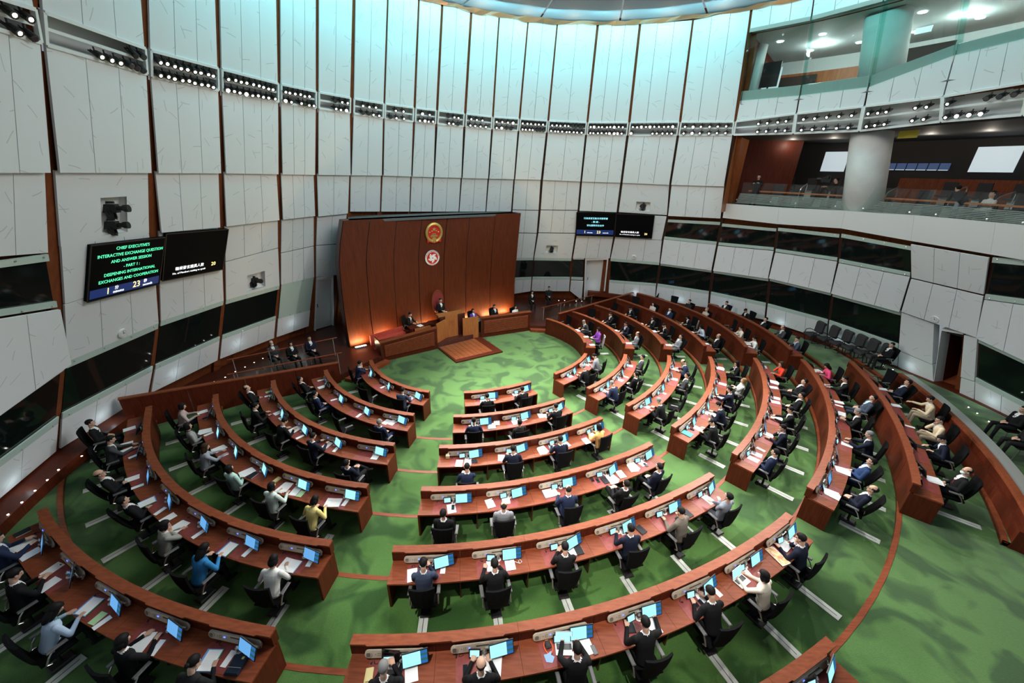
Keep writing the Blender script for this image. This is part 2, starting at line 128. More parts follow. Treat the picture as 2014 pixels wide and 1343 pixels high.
SPOTPOS={-1: ([(0.693,'a'),(0.877,'a')],[(0.708,'a'),(0.882,'d')]),0: ([(0.845,'d'),(0.935,'d')],[(0.45,'a'),(0.55,'a'),(0.65,'a'),(0.762,'d'),(0.845,'d'),(0.928,'d')]),1: ([(0.072,'a'),(0.175,'a'),(0.278,'a'),(0.382,'a'),(0.485,'a'),(0.588,'a'),(0.692,'a'),(0.795,'a'),(0.898,'a')],[(0.072,'a'),(0.175,'a'),(0.278,'a'),(0.382,'a'),(0.485,'a'),(0.588,'a'),(0.692,'a'),(0.795,'a'),(0.898,'a')]),2: ([(0.072,'a'),(0.175,'a'),(0.278,'a'),(0.382,'a'),(0.485,'a'),(0.588,'a'),(0.692,'a'),(0.795,'a'),(0.898,'a')],[(0.072,'w'),(0.175,'a'),(0.278,'a'),(0.382,'w'),(0.485,'a'),(0.588,'a'),(0.692,'a'),(0.795,'a'),(0.898,'a')]),3: ([(0.089,'a'),(0.227,'a'),(0.366,'a'),(0.504,'a'),(0.642,'a'),(0.781,'a')],[(0.09,'w'),(0.23,'a'),(0.515,'a'),(0.645,'d'),(0.775,'a'),(0.905,'a')]),4: ([(0.495,'d'),(0.685,'a'),(0.875,'a')],[(0.495,'a'),(0.685,'a'),(0.875,'w')]),5: ([(0.3,'a'),(0.5,'a'),(0.7,'a')],[(0.253,'d'),(0.458,'d'),(0.662,'a'),(0.867,'a')]),6: ([(0.338,'a'),(0.613,'a')],[(0.167,'d'),(0.4,'a'),(0.633,'a')]),7: ([(0.3,'w'),(0.7,'a')],[(0.209,'a'),(0.426,'w'),(0.644,'a'),(0.861,'a')]),8: ([(0.4,'d'),(0.6,'a'),(0.8,'a')],[(0.4,'a'),(0.6,'a'),(0.8,'d')]),9: ([(0.167,'a'),(0.4,'a'),(0.633,'a')],[(0.156,'a'),(0.369,'a'),(0.581,'a'),(0.794,'a')]),10: ([(0.139,'a'),(0.356,'a'),(0.574,'a'),(0.791,'w')],[(0.133,'a'),(0.338,'w'),(0.542,'d'),(0.747,'d')]),11: ([(0.107,'a'),(0.26,'a'),(0.413,'a'),(0.567,'a'),(0.72,'a'),(0.873,'a')],[(0.095,'a'),(0.225,'a'),(0.355,'a'),(0.485,'a'),(0.662,'d'),(0.785,'d'),(0.908,'d')]),12: ([(0.087,'a'),(0.201,'a'),(0.315,'a'),(0.429,'a'),(0.543,'a'),(0.664,'d'),(0.751,'d'),(0.839,'d'),(0.926,'d')],[(0.072,'a'),(0.175,'a'),(0.278,'a'),(0.382,'a'),(0.485,'a'),(0.588,'a'),(0.692,'a'),(0.795,'a'),(0.898,'a')]),13: ([(0.072,'a'),(0.175,'w'),(0.278,'a'),(0.382,'a'),(0.485,'a'),(0.588,'a'),(0.692,'w'),(0.795,'a'),(0.898,'a')],[(0.072,'a'),(0.175,'a'),(0.278,'a'),(0.382,'a'),(0.485,'a'),(0.588,'w'),(0.692,'w'),(0.795,'w'),(0.898,'a')]),14: ([(0.067,'a'),(0.16,'a'),(0.253,'w'),(0.346,'a'),(0.439,'w'),(0.531,'a'),(0.625,'a'),(0.718,'a'),(0.81,'a'),(0.903,'w')],[(0.05,'w'),(0.5,'a'),(0.6,'a'),(0.7,'a'),(0.8,'a'),(0.9,'a')]),15: ([(0.099,'a'),(0.257,'w'),(0.416,'a'),(0.574,'a'),(0.732,'a'),(0.891,'a')],[(0.099,'a'),(0.257,'w'),(0.416,'a'),(0.574,'a'),(0.732,'a'),(0.891,'a')]),16: ([(0.427,'a'),(0.583,'a'),(0.738,'a'),(0.892,'a')],[(0.427,'a'),(0.583,'a'),(0.738,'a'),(0.892,'a')]),17: ([(0.142,'a'),(0.326,'a'),(0.51,'a'),(0.694,'a'),(0.878,'a')],[(0.122,'a'),(0.306,'a'),(0.49,'a'),(0.674,'a'),(0.858,'a')]),18: ([(0.092,'a'),(0.215,'a'),(0.338,'a'),(0.718,'a'),(0.853,'a')],[(0.092,'a'),(0.215,'a'),(0.338,'a'),(0.69,'a'),(0.83,'a')]),19: ([(0.09,'a'),(0.575,'d'),(0.725,'d'),(0.875,'d')],[(0.07,'a'),(0.225,'w'),(0.375,'w'),(0.525,'w')]),20: ([(0.15,'a')],[(0.15,'a')])}
DIVR=[[2.849,22.844],[8.553,27.074],1.2,1.49]
REARW=[[12.565,6.921],[12.916,7.357],[13.255,7.803],[13.58,8.259],[13.891,8.725],[14.189,9.199],[14.473,9.682],[14.742,10.174],[14.997,10.672],[15.236,11.179],[15.461,11.692],[15.671,12.211],[15.865,12.737],[16.044,13.267],[16.207,13.803],[16.354,14.344],[16.485,14.888]]
UPGLASS=[[[9.722,20.659,14.978],[11.252,19.131,14.987],[11.985,19.733,12.536],[10.332,21.38,12.538]],[[11.284,19.09,14.989],[12.479,17.271,15.024],[13.303,17.765,12.544],[12.022,19.688,12.537]],[[12.5,17.23,15.025],[13.296,15.309,15.016],[14.033,15.486,13.06],[13.328,17.716,12.547]],[[13.307,15.274,15.015],[13.723,13.53,14.917],[14.424,13.57,13.109],[14.044,15.448,13.062]],[[13.728,13.499,14.915],[13.886,11.545,14.716],[14.544,11.595,13.024],[14.428,13.537,13.108]]]
DESKS=[('L1',3,0.0,[[-6.458,16.175],[-6.291,15.859],[-6.106,15.553],[-5.9,15.262],[-5.673,14.985],[-5.427,14.727],[-5.161,14.489],[-4.877,14.272],[-4.576,14.08],[-4.26,13.913],[-3.931,13.773],[-3.593,13.66],[-3.246,13.575]]),('L2',4,0.165,[[-7.905,14.793],[-7.712,14.498],[-7.506,14.213],[-7.286,13.938],[-7.053,13.673],[-6.807,13.422],[-6.548,13.184],[-6.276,12.96],[-5.992,12.751],[-5.697,12.559],[-5.392,12.383],[-5.077,12.225],[-4.754,12.085],[-4.423,11.964],[-4.086,11.861],[-3.744,11.777],[-3.398,11.712]]),('L3',5,0.33,[[-9.374,13.498],[-9.178,13.201],[-8.969,12.913],[-8.748,12.633],[-8.516,12.363],[-8.272,12.104],[-8.017,11.855],[-7.75,11.619],[-7.474,11.394],[-7.187,11.183],[-6.89,10.985],[-6.585,10.802],[-6.272,10.633],[-5.95,10.479],[-5.622,10.341],[-5.288,10.218],[-4.948,10.111],[-4.603,10.021],[-4.255,9.946],[-3.904,9.889],[-3.55,9.847]]),('L4',6,0.495,[[-10.622,12.104],[-10.419,11.82],[-10.207,11.543],[-9.986,11.274],[-9.756,11.012],[-9.517,10.758],[-9.269,10.512],[-9.013,10.276],[-8.748,10.049],[-8.476,9.832],[-8.195,9.624],[-7.907,9.428],[-7.613,9.241],[-7.311,9.066],[-7.003,8.902],[-6.69,8.749],[-6.371,8.608],[-6.047,8.479],[-5.719,8.362],[-5.386,8.258],[-5.05,8.165],[-4.71,8.085],[-4.368,8.018],[-4.024,7.962],[-3.678,7.919]]),('L5',7,0.66,[[-12.02,10.983],[-11.794,10.712],[-11.572,10.436],[-11.359,10.155],[-11.137,9.88],[-10.906,9.612],[-10.667,9.352],[-10.419,9.099],[-10.163,8.855],[-9.9,8.619],[-9.629,8.392],[-9.35,8.174],[-9.065,7.966],[-8.773,7.767],[-8.474,7.577],[-8.169,7.399],[-7.859,7.229],[-7.542,7.071],[-7.221,6.923],[-6.895,6.787],[-6.565,6.66],[-6.231,6.546],[-5.893,6.442],[-5.551,6.35],[-5.207,6.268],[-4.861,6.199],[-4.512,6.14],[-4.162,6.094],[-3.81,6.058]]),('L6',5,0.824,[[-10.587,6.562],[-10.288,6.369],[-9.984,6.184],[-9.675,6.005],[-9.362,5.834],[-9.046,5.671],[-8.726,5.515],[-8.402,5.366],[-8.074,5.226],[-7.744,5.093],[-7.41,4.968],[-7.073,4.851],[-6.734,4.743],[-6.392,4.642],[-6.048,4.549],[-5.702,4.465],[-5.354,4.389],[-5.004,4.321],[-4.653,4.261],[-4.3,4.209],[-3.947,4.165]]),('C1',2,0.0,[[-1.874,13.612],[-1.518,13.675],[-1.167,13.761],[-0.821,13.867],[-0.482,13.992],[-0.15,14.134],[0.176,14.292],[0.494,14.463],[0.805,14.648]]),('C2',3,0.165,[[-2.005,11.704],[-1.645,11.736],[-1.287,11.787],[-0.932,11.854],[-0.58,11.937],[-0.232,12.036],[0.112,12.148],[0.451,12.275],[0.784,12.415],[1.112,12.567],[1.435,12.731],[1.751,12.906],[2.061,13.093]]),('C3',4,0.33,[[-2.157,9.805],[-1.799,9.827],[-1.443,9.863],[-1.088,9.914],[-0.735,9.977],[-0.385,10.053],[-0.038,10.142],[0.306,10.243],[0.646,10.355],[0.983,10.479],[1.315,10.614],[1.642,10.759],[1.965,10.914],[2.283,11.08],[2.596,11.255],[2.903,11.439],[3.205,11.632]]),('C4',5,0.495,[[-2.27,7.883],[-1.913,7.898],[-1.557,7.924],[-1.201,7.961],[-0.847,8.01],[-0.495,8.068],[-0.144,8.138],[0.204,8.217],[0.55,8.306],[0.894,8.405],[1.234,8.513],[1.572,8.631],[1.906,8.758],[2.237,8.893],[2.564,9.037],[2.887,9.189],[3.206,9.349],[3.522,9.518],[3.833,9.694],[4.139,9.878],[4.441,10.07]]),('C5',6,0.66,[[-2.44,5.966],[-2.083,5.981],[-1.726,6.004],[-1.369,6.037],[-1.014,6.079],[-0.66,6.13],[-0.307,6.189],[0.044,6.257],[0.394,6.333],[0.742,6.418],[1.087,6.511],[1.431,6.611],[1.772,6.72],[2.11,6.836],[2.446,6.96],[2.779,7.091],[3.109,7.229],[3.436,7.374],[3.76,7.526],[4.08,7.686],[4.397,7.852],[4.711,8.024],[5.021,8.203],[5.327,8.389],[5.629,8.58]]),('C6',7,0.824,[[-2.581,4.093],[-2.225,4.1],[-1.87,4.114],[-1.515,4.137],[-1.161,4.167],[-0.808,4.206],[-0.455,4.253],[-0.104,4.307],[0.246,4.37],[0.594,4.439],[0.941,4.517],[1.287,4.602],[1.63,4.694],[1.971,4.793],[2.311,4.899],[2.647,5.013],[2.982,5.133],[3.314,5.261],[3.643,5.394],[3.97,5.535],[4.294,5.682],[4.615,5.834],[4.932,5.994],[5.247,6.16],[5.558,6.332],[5.866,6.51],[6.17,6.693],[6.471,6.883],[6.768,7.079]]),('C7',5,0.989,[[-1.641,2.199],[-1.264,2.223],[-0.888,2.257],[-0.512,2.298],[-0.138,2.348],[0.235,2.406],[0.607,2.473],[0.977,2.547],[1.346,2.629],[1.713,2.719],[2.078,2.817],[2.44,2.923],[2.801,3.036],[3.159,3.156],[3.514,3.284],[3.867,3.419],[4.217,3.561],[4.564,3.71],[4.908,3.867],[5.248,4.03],[5.586,4.199]]),('R1',2,0.0,[[1.901,15.414],[2.174,15.641],[2.436,15.882],[2.683,16.138],[2.914,16.409],[3.127,16.694],[3.319,16.993],[3.489,17.306],[3.635,17.63]]),('R2',3,0.165,[[3.113,13.93],[3.377,14.158],[3.633,14.396],[3.878,14.644],[4.113,14.903],[4.336,15.171],[4.547,15.449],[4.744,15.737],[4.928,16.034],[5.096,16.34],[5.248,16.654],[5.383,16.976],[5.5,17.305]]),('R3',4,0.33,[[4.311,12.466],[4.579,12.69],[4.84,12.922],[5.094,13.163],[5.339,13.412],[5.576,13.669],[5.804,13.934],[6.022,14.207],[6.23,14.488],[6.428,14.776],[6.614,15.072],[6.789,15.375],[6.952,15.684],[7.101,16.0],[7.238,16.322],[7.361,16.649],[7.471,16.981]]),('R4',5,0.495,[[5.445,10.969],[5.708,11.193],[5.966,11.424],[6.217,11.661],[6.462,11.905],[6.7,12.156],[6.931,12.413],[7.154,12.677],[7.37,12.947],[7.577,13.224],[7.777,13.506],[7.967,13.795],[8.148,14.089],[8.32,14.389],[8.483,14.694],[8.635,15.005],[8.777,15.32],[8.908,15.64],[9.028,15.964],[9.137,16.292],[9.235,16.623]]),('R5',6,0.66,[[6.679,9.446],[6.934,9.676],[7.185,9.911],[7.431,10.151],[7.672,10.397],[7.907,10.648],[8.137,10.904],[8.361,11.164],[8.579,11.43],[8.792,11.701],[8.998,11.976],[9.197,12.256],[9.39,12.541],[9.576,12.83],[9.755,13.124],[9.926,13.422],[10.09,13.724],[10.246,14.031],[10.395,14.341],[10.535,14.655],[10.667,14.973],[10.791,15.293],[10.906,15.618],[11.012,15.945],[11.109,16.275]]),('R6',7,0.824,[[7.864,7.96],[8.124,8.185],[8.38,8.415],[8.631,8.65],[8.877,8.89],[9.119,9.135],[9.356,9.384],[9.587,9.638],[9.813,9.898],[10.034,10.161],[10.249,10.429],[10.459,10.702],[10.663,10.979],[10.86,11.261],[11.052,11.546],[11.237,11.836],[11.416,12.13],[11.588,12.428],[11.754,12.729],[11.912,13.034],[12.064,13.343],[12.208,13.655],[12.345,13.971],[12.474,14.289],[12.596,14.611],[12.71,14.936],[12.816,15.263],[12.914,15.593],[13.004,15.924]]),('R7',6,0.989,[[10.669,8.048],[10.895,8.327],[11.117,8.61],[11.335,8.895],[11.549,9.183],[11.759,9.475],[11.964,9.77],[12.165,10.067],[12.362,10.368],[12.554,10.672],[12.741,10.978],[12.923,11.288],[13.101,11.6],[13.273,11.915],[13.441,12.233],[13.603,12.553],[13.759,12.877],[13.911,13.202],[14.056,13.531],[14.196,13.862],[14.331,14.195],[14.459,14.53],[14.582,14.868],[14.698,15.208],[14.809,15.549]]),('U1',3,0.0,[[3.805,18.94],[3.8,19.279],[3.766,19.617],[3.702,19.951],[3.611,20.278],[3.491,20.596],[3.346,20.903],[3.177,21.197],[2.985,21.477],[2.772,21.742],[2.542,21.992],[2.295,22.225],[2.034,22.443]]),('U2',4,0.165,[[5.76,18.618],[5.77,18.956],[5.761,19.294],[5.731,19.631],[5.681,19.966],[5.612,20.297],[5.523,20.624],[5.416,20.944],[5.289,21.258],[5.146,21.564],[4.985,21.862],[4.808,22.15],[4.615,22.429],[4.409,22.697],[4.189,22.954],[3.957,23.2],[3.713,23.435]]),('U3',5,0.33,[[7.632,18.328],[7.65,18.664],[7.653,19.001],[7.64,19.338],[7.613,19.674],[7.571,20.008],[7.513,20.34],[7.441,20.669],[7.354,20.995],[7.252,21.316],[7.136,21.632],[7.007,21.943],[6.864,22.248],[6.708,22.547],[6.539,22.839],[6.359,23.123],[6.166,23.4],[5.963,23.669],[5.75,23.929],[5.527,24.182],[5.294,24.425]]),('U4',6,0.495,[[9.582,17.861],[9.598,18.203],[9.604,18.546],[9.598,18.888],[9.581,19.23],[9.552,19.572],[9.512,19.912],[9.46,20.251],[9.397,20.587],[9.323,20.922],[9.237,21.253],[9.141,21.582],[9.033,21.907],[8.915,22.229],[8.787,22.546],[8.648,22.859],[8.498,23.168],[8.34,23.471],[8.172,23.77],[7.994,24.063],[7.808,24.35],[7.613,24.632],[7.41,24.908],[7.2,25.178],[6.982,25.443]]),('U5',7,0.66,[[11.374,17.5],[11.445,17.841],[11.504,18.184],[11.549,18.53],[11.581,18.877],[11.601,19.225],[11.606,19.573],[11.599,19.921],[11.577,20.269],[11.543,20.616],[11.496,20.961],[11.435,21.304],[11.362,21.645],[11.274,21.982],[11.176,22.317],[11.063,22.646],[10.939,22.972],[10.803,23.293],[10.654,23.608],[10.495,23.918],[10.323,24.221],[10.141,24.518],[9.948,24.808],[9.744,25.091],[9.531,25.366],[9.307,25.633],[9.074,25.893],[8.832,26.143],[8.581,26.385]]),('U6',5,0.824,[[13.185,16.963],[13.257,17.312],[13.318,17.663],[13.367,18.016],[13.405,18.37],[13.431,18.725],[13.445,19.081],[13.448,19.438],[13.438,19.794],[13.417,20.149],[13.384,20.504],[13.339,20.857],[13.282,21.209],[13.214,21.559],[13.135,21.906],[13.043,22.251],[12.941,22.592],[12.827,22.929],[12.703,23.263],[12.567,23.593],[12.421,23.917]])]
CHAIRS=[[[-5.798,13.718,0.0],-0.441,'black office chair left empty, second from left, first row, left block'],[[-5.866,11.503,0.165],-0.794,'black office chair left empty, third from left, second row, left block'],[[6.574,13.296,0.33],1.129,'black office chair left empty, second from near end, third row, right block'],[[15.525,14.536,0.989],1.482,'black office chair left empty, sixth from near end, seventh row, right block'],[[4.756,19.761,0.0],-4.868,'black office chair left empty, first from near end, first row, far block','pale'],[[3.254,22.695,0.0],-4.233,'black office chair left empty, third from near end, first row, far block'],[[4.933,23.622,0.165],-3.73,'black office chair left empty, fourth from near end, second row, far block'],[[6.512,24.577,0.33],-4.308,'black office chair left empty, fifth from near end, third row, far block'],[[8.208,25.511,0.495],-3.815,'black office chair left empty, sixth from near end, fourth row, far block'],[[12.484,21.116,0.66],-4.857,'black office chair left empty, third from near end, fifth row, far block'],[[10.77,25.378,0.66],-3.856,'black office chair left empty, sixth from near end, fifth row, far block'],[[9.806,26.575,0.66],-4.263,'black office chair left empty, seventh from near end, fifth row, far block']]
